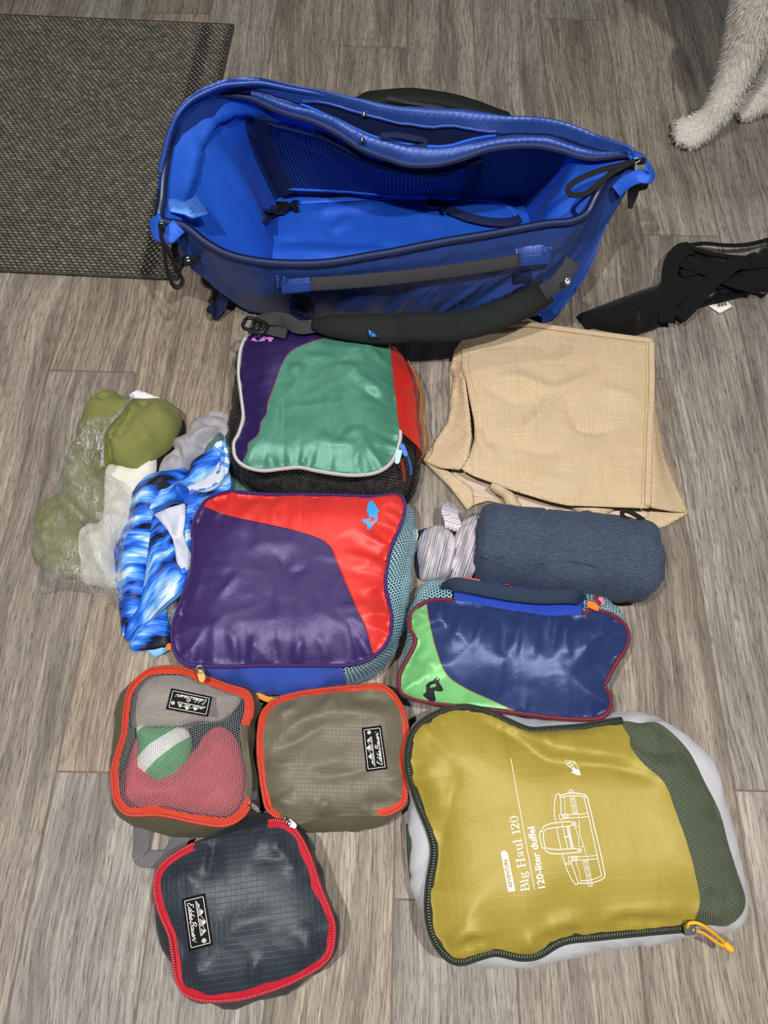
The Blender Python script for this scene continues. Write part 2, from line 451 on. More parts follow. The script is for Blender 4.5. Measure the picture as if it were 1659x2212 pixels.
# ------------------------------------------------------------------ woven mat
def tint_mat(name, rough=0.8, bump=None, spec=0.3):
    m = NT(name); a = m.attr('tint')
    c = a.outputs['Color']
    m.put(m.b.inputs['Base Color'], c); m.b.inputs['Roughness'].default_value = rough; m.b.inputs['Specular IOR Level'].default_value = spec
    if bump: m.l.new(m.bump(m.noise(m.obj(), bump[0]), bump[1], bump[2]), m.b.inputs['Normal'])
    return m.m
def build_rug():
    tr, br = P(503, 52, .006), P(381, 600, .006)
    bl = P(0, 586, .006)
    ey = tr - br; Ly = np.linalg.norm(ey[:2]); ey /= np.linalg.norm(ey)
    ex = np.array([ey[1], -ey[0], 0])
    Lx = 0.62
    org = br - ex * Lx
    root = thing('woven_mat', 'dark grey basket-woven floor mat lying left of the blue duffel', 'mat', (*(org + ex * Lx / 2 + ey * Ly / 2)[:2], 0))
    def W(a, b, z): return org[None, :] * [1, 1, 0] + np.outer(a, ex) + np.outer(b, ey) + np.outer(np.ones(len(a)), [0, 0, 1]) * np.asarray(z)[:, None]
    base_m = plain('mat_backing', '#151412', 0.95)
    v, f = boxv((Lx / 2, Ly / 2, 0.0017), (Lx, Ly, 0.0030))
    mesh('backing', W(v[:, 0], v[:, 1], v[:, 2]), f, base_m, root, smooth=False)
    # knots: short rounded bars, rows offset by half
    def knot(L, w, h):
        u = np.array([-.5, -.32, 0, .32, .5]); hh = np.array([0.1, .8, 1, .8, 0.1]); ww = np.array([.55, .95, 1, .95, .55])
        prof = [(-.5, 0), (-.36, .75), (.0, 1.), (.36, .75), (.5, 0)]
        vv = [(a * L, p * w * ww[i], q * h * hh[i]) for i, a in enumerate(u) for p, q in prof]
        return np.array(vv), grid_faces(5, 5)
    mb = MB()
    rows = int(Ly / 0.0070); dy = Ly / rows
    kv, kf = knot(0.0088, 0.0052, 0.0038)
    tv, tf = knot(0.0062, 0.0040, 0.0028)
    cols = np.array([lin(c)[:3] for c in ('#68645d', '#7a756b', '#938c7a', '#55534d', '#827c71', '#a39c8b')])
    bands_x = (Lx - 0.055, Lx - 0.066, Lx - 0.006)
    border_rows = (0, 1, 7, 8, 9, rows - 1, rows - 2, rows - 8, rows - 9, rows - 10)
    R90 = np.array([[0, -1, 0], [1, 0, 0], [0, 0, 1.]])
    for r in range(rows):
        b = (r + .5) * dy
        pitch = 0.0110
        n = int(Lx / pitch); o = (r % 2) * pitch / 2
        inset = r in border_rows
        for i in range(n):
            a = i * pitch + o + 0.004
            if a > Lx - 0.004: continue
            colm = min(abs(a - q) for q in bands_x) < 0.0058
            c = (cols[RNG.integers(len(cols))] * .45 + cols.mean(0) * .55) * RNG.uniform(.62, .92)
            sc = RNG.uniform(.92, 1.08)
            if colm:
                q = tv * [1.0, 1.25, .9]; q = q @ rotz(1.1 + RNG.uniform(-.25, .25)).T; ff = tf
            else:
                q = kv * [sc, 0.95 if not inset else .8, 1]; q = q @ rotz(RNG.uniform(-.07, .07)).T; ff = kf
            z = 0.0026 + q[:, 2] + RNG.uniform(-.0003, .0003)
            mb.add(W(a + q[:, 0], b + q[:, 1], z), ff, c=c)
            if not colm and i % 1 == 0:      # the cross strand that dives between two bars
                q = (tv * [.7, .8, .85]) @ R90.T
                mb.add(W(a + pitch / 2 + q[:, 0], b + q[:, 1], 0.0022 + q[:, 2]), tf, c=c * .5)
    mb.build('weave', tint_mat('mat_strands', 0.75, (1500, .5, .0006)), root, kind='stuff')
    edge = tint_mat('mat_binding', 0.9, (700, .6, .001))
    path = W(np.array([0, Lx, Lx, 0, 0.]), np.array([0, 0, Ly, Ly, 0.]), np.full(5, .0035))
    v, f, uv = sweep(polyres(path, .004), circ(.0034, 6, .0028))
    mesh('binding', v, f, edge, root, uv=uv, col=np.tile(np.array(lin('#45423a')[:3]), (len(v), 1)) * RNG.uniform(.6, 1.3, (len(v), 1)))
build_rug()
# ------------------------------------------------------------------ soft goods: a stuffed panel over a rim, with creases
def PV(pts, z):
    pts = np.asarray(pts, float); x = pts[:, 0] - IMW / 2; y = pts[:, 1] - IMH / 2
    u = x * _c + y * _s; v = -x * _s + y * _c
    ry = FPX * math.cos(PITCH) - v * math.sin(PITCH); rz = FPX * math.sin(PITCH) + v * math.cos(PITCH)
    t = (CAM_H - z) / rz
    return np.stack([u * t, ry * t, np.broadcast_to(z, t.shape)], 1)
class Surf:
    """height field over a closed rim: rim heights blended inwards, a dome, puckers along the rim, creases and crumple"""
    def __init__(s, rim, dome=0.02, R=0.06, pucker=(0.0, 0.02, 0.012), crumple=(0.0, 0.05), creases=(), seed=1, power=2.0, lumps=(0, .1), stretch=None, gain=1.1):
        s.rim = np.asarray(rim); s.dome = dome; s.R = R; s.pk = pucker; s.cr = crumple; s.seed = seed; s.pw = power; s.lumps = lumps
        s.stretch = stretch; s.creases = []
        st = max(1, len(s.rim) // 160)
        s.rs = s.rim[::st]
        for c in creases: s.creases.append((s.flat(c[0]), c[1], c[2] * gain, c[3] if len(c) > 3 else 0.6))
    def flat(s, px):
        zm = s.rim[:, 2].mean() + s.dome * 0.8
        return spline(np.array([P(a[0], a[1], zm)[:2] for a in px]), step=0.004) if len(px) > 2 else polyres(np.array([P(a[0], a[1], zm)[:2] for a in px]), .004)
    def base(s, q):
        d2 = ((q[:, None, :] - s.rs[None, :, :2]) ** 2).sum(2) + 1e-8
        w = 1.0 / d2 ** 1.25
        return (w * s.rs[None, :, 2]).sum(1) / w.sum(1)
    def z(s, q):
        q = np.atleast_2d(q)[:, :2]
        d, arc, _ = seg_dist(q, s.rim[::2, :2], True)
        ins = in_poly(q, s.rim[::2, :2])
        d = np.where(ins, d, 0)
        t = np.clip(d / s.R, 0, 1)
        z = s.base(q) + s.dome * (1 - (1 - t) ** s.pw)
        e = smoothstep(0, 0.007, d)
        if s.pk[0]:
            a, dec, wl = s.pk
            amp = .35 + 1.3 * (vnoise(arc / .045, arc * 0, s.seed + 40) + .5)
            z = z + a * amp * np.exp(-d / (dec * (.6 + amp * .6))) * smoothstep(0, .004, d) * (1.5 * fbm(arc / wl, d / 0.09, s.seed, 2) + .9 * (ridge(arc / wl * .55, d / .12, s.seed + 2) - .55)) * 1.7
        if s.cr[0]:
            a, sc = s.cr
            x, y = q[:, 0], q[:, 1]
            if s.stretch:
                an, k = s.stretch; x, y = (x * math.cos(an) + y * math.sin(an)) * k, (-x * math.sin(an) + y * math.cos(an))
            wx = fbm(x / sc * .7, y / sc * .7, s.seed + 3, 2); wy = fbm(x / sc * .7 + 9, y / sc * .7, s.seed + 4, 2)
            z = z + a * e * (ridge(x / sc + wx, y / sc + wy, s.seed + 5) - .6 + .45 * ridge(x / sc * 2.3 + wy, y / sc * 2.3 + wx, s.seed + 6) - .25)
        if s.lumps[0]:
            z = z + s.lumps[0] * e * fbm(q[:, 0] / s.lumps[1], q[:, 1] / s.lumps[1], s.seed + 8, 2)
        for ln, w, a, fade in s.creases:
            lo, hi = ln.min(0) - 3 * w, ln.max(0) + 3 * w
            near = ((q > lo) & (q < hi)).all(1)
            if not near.any(): continue
            dd = np.full(len(q), 1.0); ar = np.zeros(len(q))
            dd[near], ar[near], _ = seg_dist(q[near], ln[::2] if len(ln) > 4 else ln)
            L = np.linalg.norm(np.diff(ln, axis=0), axis=1).sum()
            taper = np.clip(np.minimum(ar, L - ar) / (fade * .5 * L + 1e-9), 0, 1) ** .7 if fade > 0 else 1
            z = z + a * e * taper * (np.exp(-(dd / w) ** 1.6) if a > 0 else np.exp(-dd / w * 1.1) * 1.15)
        return z
    def at(s, px, py, lift=0.0):
        z = float(s.rim[:, 2].mean()) + s.dome
        for _ in range(6):
            p = P(px, py, z); z = float(s.z(p[None, :2])[0]) + lift
        return P(px, py, z)
    def fast(s, q):
        """bilinear look-up in a cached grid of the height field"""
        h = .0025
        if not hasattr(s, 'grid'):
            lo = s.rim[:, :2].min(0) - .03; hi = s.rim[:, :2].max(0) + .03
            nx, ny = int((hi[0] - lo[0]) / h) + 2, int((hi[1] - lo[1]) / h) + 2
            gx, gy = np.meshgrid(lo[0] + np.arange(nx) * h, lo[1] + np.arange(ny) * h)
            s.grid = s.z(np.stack([gx.ravel(), gy.ravel()], 1)).reshape(ny, nx); s.glo = lo
        g = s.grid; t = (q[:, :2] - s.glo) / h
        t = np.clip(t, 0, [g.shape[1] - 1.001, g.shape[0] - 1.001])
        i = t.astype(int); f = t - i; x, y = i[:, 0], i[:, 1]; fx, fy = f[:, 0], f[:, 1]
        return (g[y, x] * (1 - fx) + g[y, x + 1] * fx) * (1 - fy) + (g[y + 1, x] * (1 - fx) + g[y + 1, x + 1] * fx) * fy
    def many(s, pts, lift=0.0):
        pts = np.asarray(pts, float)[:, :2]
        z = np.full(len(pts), float(s.rim[:, 2].mean()) + s.dome)
        for _ in range(6):
            z = s.fast(PV(pts, z)) + lift
        return PV(pts, z)
    def panels(s, regions, step=0.0045, uvrot=0.0):
        """regions: [(key, polygon of px points or None, seam px polyline or None)] -> {key: (v, f, uv)}; later regions take what is left"""
        rim = polyres(s.rim, step * .8, True)
        pts = [rim[:, :2]]; edges = [(i, (i + 1) % len(rim)) for i in range(len(rim))]; n = len(rim)
        polys = []
        for key, poly, seam in regions:
            if seam is not None:
                sp = s.many(spline(seam, step=4))
                sp = polyres(sp, step * .8)[:, :2]
                i0 = n
                pts.append(sp); edges += [(i0 + i, i0 + i + 1) for i in range(len(sp) - 1)]; n += len(sp)
                po = np.vstack([sp, np.array([P(a, b, .08)[:2] for a, b in poly])]) if len(poly) else sp
                polys.append((key, po))
            else: polys.append((key, None if poly is None else np.array([P(a, b, s.rim[:, 2].mean())[:2] for a, b in poly])))
        lo = rim[:, :2].min(0); hi = rim[:, :2].max(0)
        gx, gy = np.meshgrid(np.arange(lo[0], hi[0], step), np.arange(lo[1], hi[1], step * .866))
        gx = gx + (np.arange(gx.shape[0]) % 2)[:, None] * step / 2
        g = np.stack([gx.ravel(), gy.ravel()], 1) + RNG.uniform(-.12, .12, (gx.size, 2)) * step
        g = g[in_poly(g, rim[:, :2])]
        keep = np.ones(len(g), bool)
        d, _, _ = seg_dist(g, s.rim[::2, :2], True); keep &= d > step * .55
        for p_ in pts[1:]:
            d, _, _ = seg_dist(g, p_); keep &= d > step * .55
        pts.append(g[keep])
        allp = np.vstack(pts)
        r = delaunay_2d_cdt([Vector(p_) for p_ in allp.tolist()], edges, [], 0, 1e-7)
        V = np.array([(p_.x, p_.y) for p_ in r[0]]); F = np.array([list(q) for q in r[2]])
        cen = V[F].mean(1)
        F = F[in_poly(cen, rim[:, :2])]; cen = V[F].mean(1)
        Z = s.fast(V)
        d0, _, _ = seg_dist(V, s.rim[:, :2], True); ed = d0 < .006; Z[ed] = s.z(V[ed])
        V3 = np.column_stack([V, Z])
        c, sn = math.cos(uvrot), math.sin(uvrot)
        UV = np.column_stack([V[:, 0] * c + V[:, 1] * sn, -V[:, 0] * sn + V[:, 1] * c])
        left = np.ones(len(F), bool); out = {}
        for key, po in polys:
            m = left if po is None else (left & in_poly(cen, po))
            left = left & ~m
            ff = F[m]
            if not len(ff): continue
            a = V3[ff]; nz = np.cross(a[:, 1] - a[:, 0], a[:, 2] - a[:, 0])[:, 2]
            ff = np.where((nz < 0)[:, None], ff[:, ::-1], ff)
            u, inv = np.unique(ff, return_inverse=True)
            out[key] = (V3[u], inv.reshape(ff.shape).tolist(), UV[u])
        return out
def pair_loops(keys, zr, zm, n=240, out=0.006):
    """keys: (rim px, rim py, sil px, sil py) or (rim px, rim py); zr a number or list of heights. Returns rim and bulge loops (n,3), and the sample index of each key"""
    m = len(keys)
    zr = np.broadcast_to(np.asarray(zr, float), (m,))
    rim = np.array([P(k[0], k[1], z) for k, z in zip(keys, zr)])
    t = np.roll(rim, -1, 0) - np.roll(rim, 1, 0)
    nrm = np.stack([t[:, 1], -t[:, 0]], 1); nrm /= np.linalg.norm(nrm, axis=1)[:, None]
    sil = np.zeros((m, 3))
    for i, k in enumerate(keys):
        z = zm * zr[i]
        if len(k) >= 4: sil[i] = P(k[2], k[3], z)
        else: sil[i] = [*(rim[i, :2] + nrm[i] * out), z]
    both = np.hstack([rim, sil])
    # dense Catmull-Rom with key index kept
    q = np.vstack([both[-1], both, both[0], both[1]]); ts = np.linspace(0, 1, 16, endpoint=False)[:, None]
    o = []
    for i in range(m):
        a, b, c, d = q[i], q[i + 1], q[i + 2], q[i + 3]
        o.append(0.5 * (2 * b + (c - a) * ts + (2 * a - 5 * b + 4 * c - d) * ts ** 2 + (3 * b - a - 3 * c + d) * ts ** 3))
    o = np.vstack(o); ki = np.repeat(np.arange(m), 16) + np.tile(np.linspace(0, 1, 16, endpoint=False), m)
    oc = np.vstack([o, o[0]]); kc = np.append(ki, m)
    L = np.concatenate([[0], np.cumsum(np.linalg.norm(np.diff(oc[:, :3], axis=0), axis=1))])
    tt = np.linspace(0, L[-1], n + 1)[:-1]
    r = np.stack([np.interp(tt, L, oc[:, k]) for k in range(6)], 1)
    return r[:, :3], r[:, 3:], np.interp(tt, L, kc), tt
def wall(rim, sil, rows=9, foot=0.35, wr=(0.003, 0.02), seed=3, zfoot=0.0015):
    """side wall from the rim out over the bulge to the floor: v grid (rows, n, 3)"""
    n = len(rim)
    ft = sil.copy(); inn = rim[:, :2] - sil[:, :2]; ft[:, :2] += inn * foot * .6; ft[:, 2] = zfoot
    c = ft.mean(0); dr = c[:2] - ft[:, :2]; dr /= np.linalg.norm(dr, axis=1)[:, None]; ft[:, :2] += dr * 0.006
    t = np.linspace(0, 1, rows)[:, None, None]
    # quadratic through rim (0), sil (.5), foot (1)
    v = rim[None] * (2 * (t - .5) * (t - 1)) + sil[None] * (-4 * t * (t - 1)) + ft[None] * (2 * t * (t - .5))
    v[:, :, 2] = np.maximum(v[:, :, 2], zfoot)
    tg = np.roll(rim, -1, 0) - np.roll(rim, 1, 0); nm = np.stack([tg[:, 1], -tg[:, 0]], 1); nm /= np.linalg.norm(nm, axis=1)[:, None] + 1e-9
    L = np.concatenate([[0], np.cumsum(np.linalg.norm(np.diff(rim, axis=0), axis=1))])
    tt = np.linspace(0, 1, rows)[:, None]
    k = (fbm(np.broadcast_to(L / wr[1], (rows, n)), tt * 2.2 + 0 * L, seed, 3)) * np.sin(tt * math.pi) ** .6 * wr[0] * 2
    v[:, :, :2] += nm[None] * k[..., None]
    H = np.concatenate([[0], np.cumsum(np.linalg.norm(np.diff(v.mean(1), axis=0), axis=1))])
    uv = np.stack(np.broadcast_arrays(L[None, :], H[:, None]), -1)
    return v, uv
def wall_part(name, v, uv, mat, parent, cols=None, **k):
    """a section of a wall grid; cols: sample indices (a run, may wrap), None = all round"""
    rows, n = v.shape[:2]
    if cols is None:
        vv = np.concatenate([v, v[:, :1]], 1); uu = np.concatenate([uv, uv[:, :1] + [uv[0, 1, 0] - uv[0, 0, 0] + uv[0, -1, 0] - uv[0, 0, 0], 0]], 1); m = n + 1
    else: vv = v[:, cols]; uu = uv[:, cols]; m = len(cols)
    f = [[q[0], q[3], q[2], q[1]][::-1] for q in grid_faces(rows, m)]
    f = [q[::-1] for q in f]
    return mesh(name, vv.reshape(-1, 3), f, mat, parent, uv=uu.reshape(-1, 2), **k)
def run(ki, a, b):
    """samples whose key position lies between keys a and b (wrapping)"""
    n = len(ki)
    ia = int(np.argmin(np.abs(ki - a))); ib = int(np.argmin(np.abs(ki - b)))
    if ib < ia: ib += n
    return [i % n for i in range(ia, ib + 1)]
def bottom(rootname, v, mat, root):
    lo = v[-1]
    c = lo.mean(0)
    n = len(lo)
    mesh('base_panel', np.vstack([lo, c]), [[i, (i + 1) % n, n][::-1] for i in range(n)], mat, root)
def zipper(root, path, tape_w, mat_tape, mat_coil, closed=False, up=None, lift=0.0008, coil_r=0.0013, pitch=0.0026, off=0.0, name='zipper', sides=None):
    """tape strip plus ribbed coil running along a rim; off shifts the tape sideways (+ = outwards)"""
    path = np.asarray(path)
    pth = polyres(path, 0.004, closed)
    if up is None: up = (0, 0, 1)
    a = tape_w / 2
    prof = [(-a + off, -.0006), (-a + off, .0005), (off, .0012), (a + off, .0005), (a + off, -.0006)]
    v, f, uv = sweep(pth + np.array([0, 0, lift]), prof, up, closed)
    z = mesh(name, v, f, mat_tape, root, uv=uv)
    pt = polyres(path, pitch / 3, closed)
    sc = 1.0 + 0.22 * np.sign(np.sin(np.arange(len(pt)) * 2 * math.pi / 3 + .5))
    v, f, uv = sweep(pt + np.array([0, 0, lift + .0012]), circ(coil_r * 1.35, 6, coil_r), up, closed, scale=sc)
    mesh('zipper_coil', v, f, mat_coil, z, uv=uv, smooth=False)
    return z
def ribbon(path, w, th=0.0014, up=(0, 0, 1), closed=False, step=0.004):
    p = spline(path, step=step, closed=closed)
    if np.asarray(up).ndim == 2:
        u = np.asarray(up, float); tt = np.linspace(0, len(u) - 1, len(p)); up = np.stack([np.interp(tt, np.arange(len(u)), u[:, k]) for k in range(3)], 1)
    return sweep(p, strap_prof(w, th), up, closed)
def part_ribbon(name, root, path, w, mat, th=0.0014, up=(0, 0, 1), closed=False, step=0.004, **k):
    v, f, uv = ribbon(path, w, th, up, closed, step)
    return mesh(name, v, f, mat, root, uv=uv, **k)
def part_tube(name, root, path, r, mat, n=8, closed=False, step=0.003, sc=None, up=(0.3, 0.2, 1), **k):
    p = spline(path, step=step, closed=closed)
    v, f, uv = sweep(p, circ(r, n), up, closed, scale=None if sc is None else np.interp(np.linspace(0, 1, len(p)), np.linspace(0, 1, len(sc)), sc))
    return mesh(name, v, f, mat, root, uv=uv, **k)
def offset_px(loop, d):
    p = np.asarray(loop, float)[:, :2]
    t = np.roll(p, -1, 0) - np.roll(p, 1, 0)
    n = np.stack([t[:, 1], -t[:, 0]], 1); n /= np.linalg.norm(n, axis=1)[:, None]
    return p + n * d          # for loops that run left-down-right-up in the picture: + is inwards... sign chosen by caller

# ------------------------------------------------------------------ flat print draped over a surface
def print_polys(surf, polys, lift=0.0009, step=6.0):
    """px polygons -> one draped mesh (v, f)"""
    mb = MB()
    for poly in polys:
        p = polyres(np.asarray(poly, float), step, True)
        n = len(p)
        r = delaunay_2d_cdt([Vector(q) for q in p.tolist()], [(i, (i + 1) % n) for i in range(n)], [], 0, 1e-5)
        V = np.array([(q.x, q.y) for q in r[0]]); F = np.array([list(q) for q in r[2]])
        if not len(F): continue
        F = F[in_poly(V[F].mean(1), p)]
        a = V[F]; cr = np.cross(a[:, 1] - a[:, 0], a[:, 2] - a[:, 0])
        F = np.where((cr > 0)[:, None], F[:, ::-1], F)
        mb.add(surf.many(V, lift), F.tolist())
    return mb
def print_strokes(surf, lines, lift=0.0009, step=3.0, mb=None):
    """[(px polyline, width px)] draped as thin ribbons"""
    mb = mb or MB()
    for ln, w in lines:
        p = polyres(np.asarray(ln, float), step)
        t = np.gradient(p, axis=0); t /= np.linalg.norm(t, axis=1)[:, None] + 1e-9
        nn = np.stack([-t[:, 1], t[:, 0]], 1)
        ww = np.broadcast_to(np.asarray(w, float), (len(p),)) if np.ndim(w) == 0 else np.interp(np.linspace(0, 1, len(p)), np.linspace(0, 1, len(w)), w)
        p = np.vstack([p[:1] - t[:1] * ww[0] * .3, p[1:-1], p[-1:] + t[-1:] * ww[-1] * .3]) if len(p) > 2 else p
        l = p + nn * ww[:, None] / 2; r = p - nn * ww[:, None] / 2
        n = len(p)
        V = surf.many(np.vstack([l, r]), lift)
        mb.add(V, [[i, i + 1, n + i + 1, n + i] for i in range(n - 1)])
    return mb
def frame2d(o, du, dv):
    o, du, dv = map(lambda q: np.asarray(q, float), (o, du, dv))
    return lambda pts: o + np.outer(np.asarray(pts, float)[:, 0], du) + np.outer(np.asarray(pts, float)[:, 1], dv)
def font_polys(text, shear=0.0, space=1.0):
    """triangles of the built-in font, 1 unit cap height about 0.7"""
    cu = bpy.data.curves.new('lettering', 'FONT'); cu.body = text; cu.size = 1.0; cu.shear = shear; cu.space_character = space
    cu.resolution_u = 3
    o = bpy.data.objects.new('lettering', cu); COL.objects.link(o)
    bpy.context.view_layer.update()
    me = bpy.data.meshes.new_from_object(o)
    v = np.array([q.co[:2] for q in me.vertices]) if len(me.vertices) else np.zeros((0, 2)); f = [list(p.vertices) for p in me.polygons]
    bpy.data.objects.remove(o); bpy.data.curves.remove(cu); bpy.data.meshes.remove(me)
    return v, f
# ------------------------------------------------------------------ shared materials
M_BLACKPL = plain('black_plastic', '#141414', 0.35)
M_CHROME = plain('bright_metal', '#c9c6c2', 0.25, 1.0)
M_WHITEPRINT = plain('white_print', '#eceae4', 0.6)
M_BLACKPRINT = plain('black_print', '#15191f', 0.6)
M_LABEL = knit('black_woven_label', '#17171a', '#0e0e10', scale=1500, fold=.1, sheen=0)
M_ORANGE = plain('orange_plastic', '#ee7a2c', 0.45)

SCRIPT = {'E': (1.15, [[(1.0, 1.75), (.6, 2.05), (.25, 1.75), (.4, 1.3), (.7, 1.2), (.3, 1.05), (.05, .55), (.3, .02), (.8, .12), (1.15, .5)]]),
          'd': (1.05, [[(.72, .8), (.4, 1.0), (.1, .5), (.3, .0), (.65, .45), (1.0, 2.0), (.75, .5), (.8, .0), (1.1, .4)]]),
          'i': (.5, [[(0, .4), (.25, 1), (.15, .2), (.3, 0), (.55, .4)], [(.32, 1.45), (.38, 1.55)]]),
          'e': (.75, [[(0, .4), (.4, .6), (.45, 1), (.15, .8), (.1, .2), (.4, 0), (.8, .45)]]),
          'B': (1.25, [[(.15, 0), (.5, 2.0)], [(.1, 1.6), (.5, 2.05), (1.15, 1.9), (1.0, 1.2), (.5, 1.05), (1.05, .85), (1.0, .2), (.4, .0), (.05, .25)]]),
          'a': (1.05, [[(.75, .8), (.4, 1), (.1, .5), (.3, 0), (.65, .4), (.8, 1), (.7, .3), (.85, 0), (1.15, .4)]]),
          'u': (1.05, [[(0, .4), (.2, 1), (.15, .3), (.35, 0), (.65, .4), (.8, 1), (.75, .3), (.9, 0), (1.15, .4)]]),
          'r': (.9, [[(0, .4), (.2, 1.1), (.3, .85), (.6, .95), (.5, .3), (.65, 0), (1.1, .5)]])}
def script_strokes(text, shear=.28):
    x = 0; out = []
    for ch in text:
        if ch == ' ': x += .18; continue
        adv, st = SCRIPT[ch]
        for s_ in st:
            p = np.array(s_, float); p = spline(p, n=max(6, len(p) * 4)) if len(p) > 2 else p
            p[:, 0] += x + shear * p[:, 1]; out.append(p)
        x += adv
    return out, x
def eb_label(root, surf, corners, parent_name='brand_label'):
    """black woven label; corners px: reading-frame bottom-left, bottom-right, top-right, top-left"""
    c = np.asarray(corners, float)
    def B(uv):
        uv = np.asarray(uv, float); u = uv[:, :1]; v = uv[:, 1:]
        return c[0] * (1 - u) * (1 - v) + c[1] * u * (1 - v) + c[2] * u * v + c[3] * (1 - u) * v
    nu, nv = 14, 8
    g = np.array([(i / (nu - 1), j / (nv - 1)) for j in range(nv) for i in range(nu)])
    top = surf.many(B(g), .0012)
    bm_ = [i for i in range(nu)] + [j * nu + nu - 1 for j in range(1, nv)] + [(nv - 1) * nu + i for i in range(nu - 2, -1, -1)] + [j * nu for j in range(nv - 2, 0, -1)]
    low = top[bm_] - [0, 0, .0016]
    f = grid_faces(nv, nu); k = len(bm_); n0 = nu * nv
    f += [[bm_[i], n0 + i, n0 + (i + 1) % k, bm_[(i + 1) % k]] for i in range(k)]
    lab = mesh(parent_name, np.vstack([top, low]), f, M_LABEL, root, label='black woven brand label with white stitching')
    wpx = np.linalg.norm(c[1] - c[0]); lw = wpx * .0095
    lines = []
    fr = [(.055, .10), (.945, .10), (.945, .90), (.055, .90), (.055, .10)]
    lines.append((B(polyres(fr, .02)), lw * 1.1))
    st, adv = script_strokes('Eddie Bauer')
    for s_ in st:
        q = np.stack([.10 + s_[:, 0] / adv * .72, .20 + s_[:, 1] * .125], 1); lines.append((B(q), lw * 1.25))
    # range of peaks with hatching
    pk = [(.10, .56), (.20, .70), (.24, .64), (.33, .82), (.40, .68), (.43, .72), (.53, .86), (.60, .70), (.64, .74), (.70, .80), (.78, .56), (.10, .56)]
    lines.append((B(polyres(pk, .02)), lw * .8))
    for (ax, ay, bx0, bx1, n) in ((.20, .70, .14, .27, 5), (.33, .82, .26, .41, 8), (.53, .86, .44, .61, 9), (.70, .80, .63, .76, 6)):
        for i in range(n):
            t = i / (n - 1); lines.append((B([(ax, ay), (bx0 + (bx1 - bx0) * t, .57)]), lw * .55))
    a = np.linspace(0, 2 * math.pi, 15)
    hr = wpx / np.linalg.norm(c[3] - c[0])
    for r in (.042, .024): lines.append((B(np.stack([.875 + r * np.cos(a), .66 + r * hr * np.sin(a)], 1)), lw * .7))
    for k_ in range(4):
        an = k_ * math.pi / 4; d = np.array([math.cos(an) * .042, math.sin(an) * .042 * hr]); lines.append((B([np.array([.875, .66]) - d, np.array([.875, .66]) + d]), lw * .5))
    lines.append((B(np.stack([.86 + .012 * np.cos(a), .33 + .012 * hr * np.sin(a)], 1)), lw * .5))
    print_strokes(surf, lines, .0024, 2.0).build('label_print', M_WHITEPRINT, lab, smooth=False)
    return lab
def px(origin, scale, pts):
    return [(origin[0] + p[0] * scale, origin[1] + p[1] * scale) + tuple(p[2:]) for p in pts]
def pull_tab(root, pos, ang, L, w, mat, metal=None, name='zipper_pull', th=.0022, tilt=0.0):
    """slider body with a small tab: a rounded tongue with an eye, pointing along ang in the ground plane"""
    R = rotz(ang) @ np.array([[math.cos(tilt), 0, math.sin(tilt)], [0, 1, 0], [-math.sin(tilt), 0, math.cos(tilt)]])
    mb = MB()
    prof = [(0, -.4), (.15, -.5), (.85, -.42), (1, -.2), (1, .2), (.85, .42), (.15, .5), (0, .4)]
    v = [(a * L, b * w, z) for z in (-th / 2, th / 2) for a, b in prof]; n = len(prof)
    f = [list(range(n))[::-1], [n + i for i in range(n)]] + [[i, (i + 1) % n, n + (i + 1) % n, n + i] for i in range(n)]
    mb.add(np.array(v) @ R.T + pos, f)
    o = mb.build(name, mat, root, smooth=False)
    if metal is not None:
        p = spline(np.array([[-.5 * w, -.35 * w, .001], [.25 * w, -.3 * w, .004], [.25 * w, .3 * w, .004], [-.5 * w, .35 * w, .001]]) @ R.T + pos, n=14, closed=True)
        v, f, uv = sweep(p, circ(.0011, 6), (0, 0, 1), True); mesh('slider', v, f, metal, o)
    return o

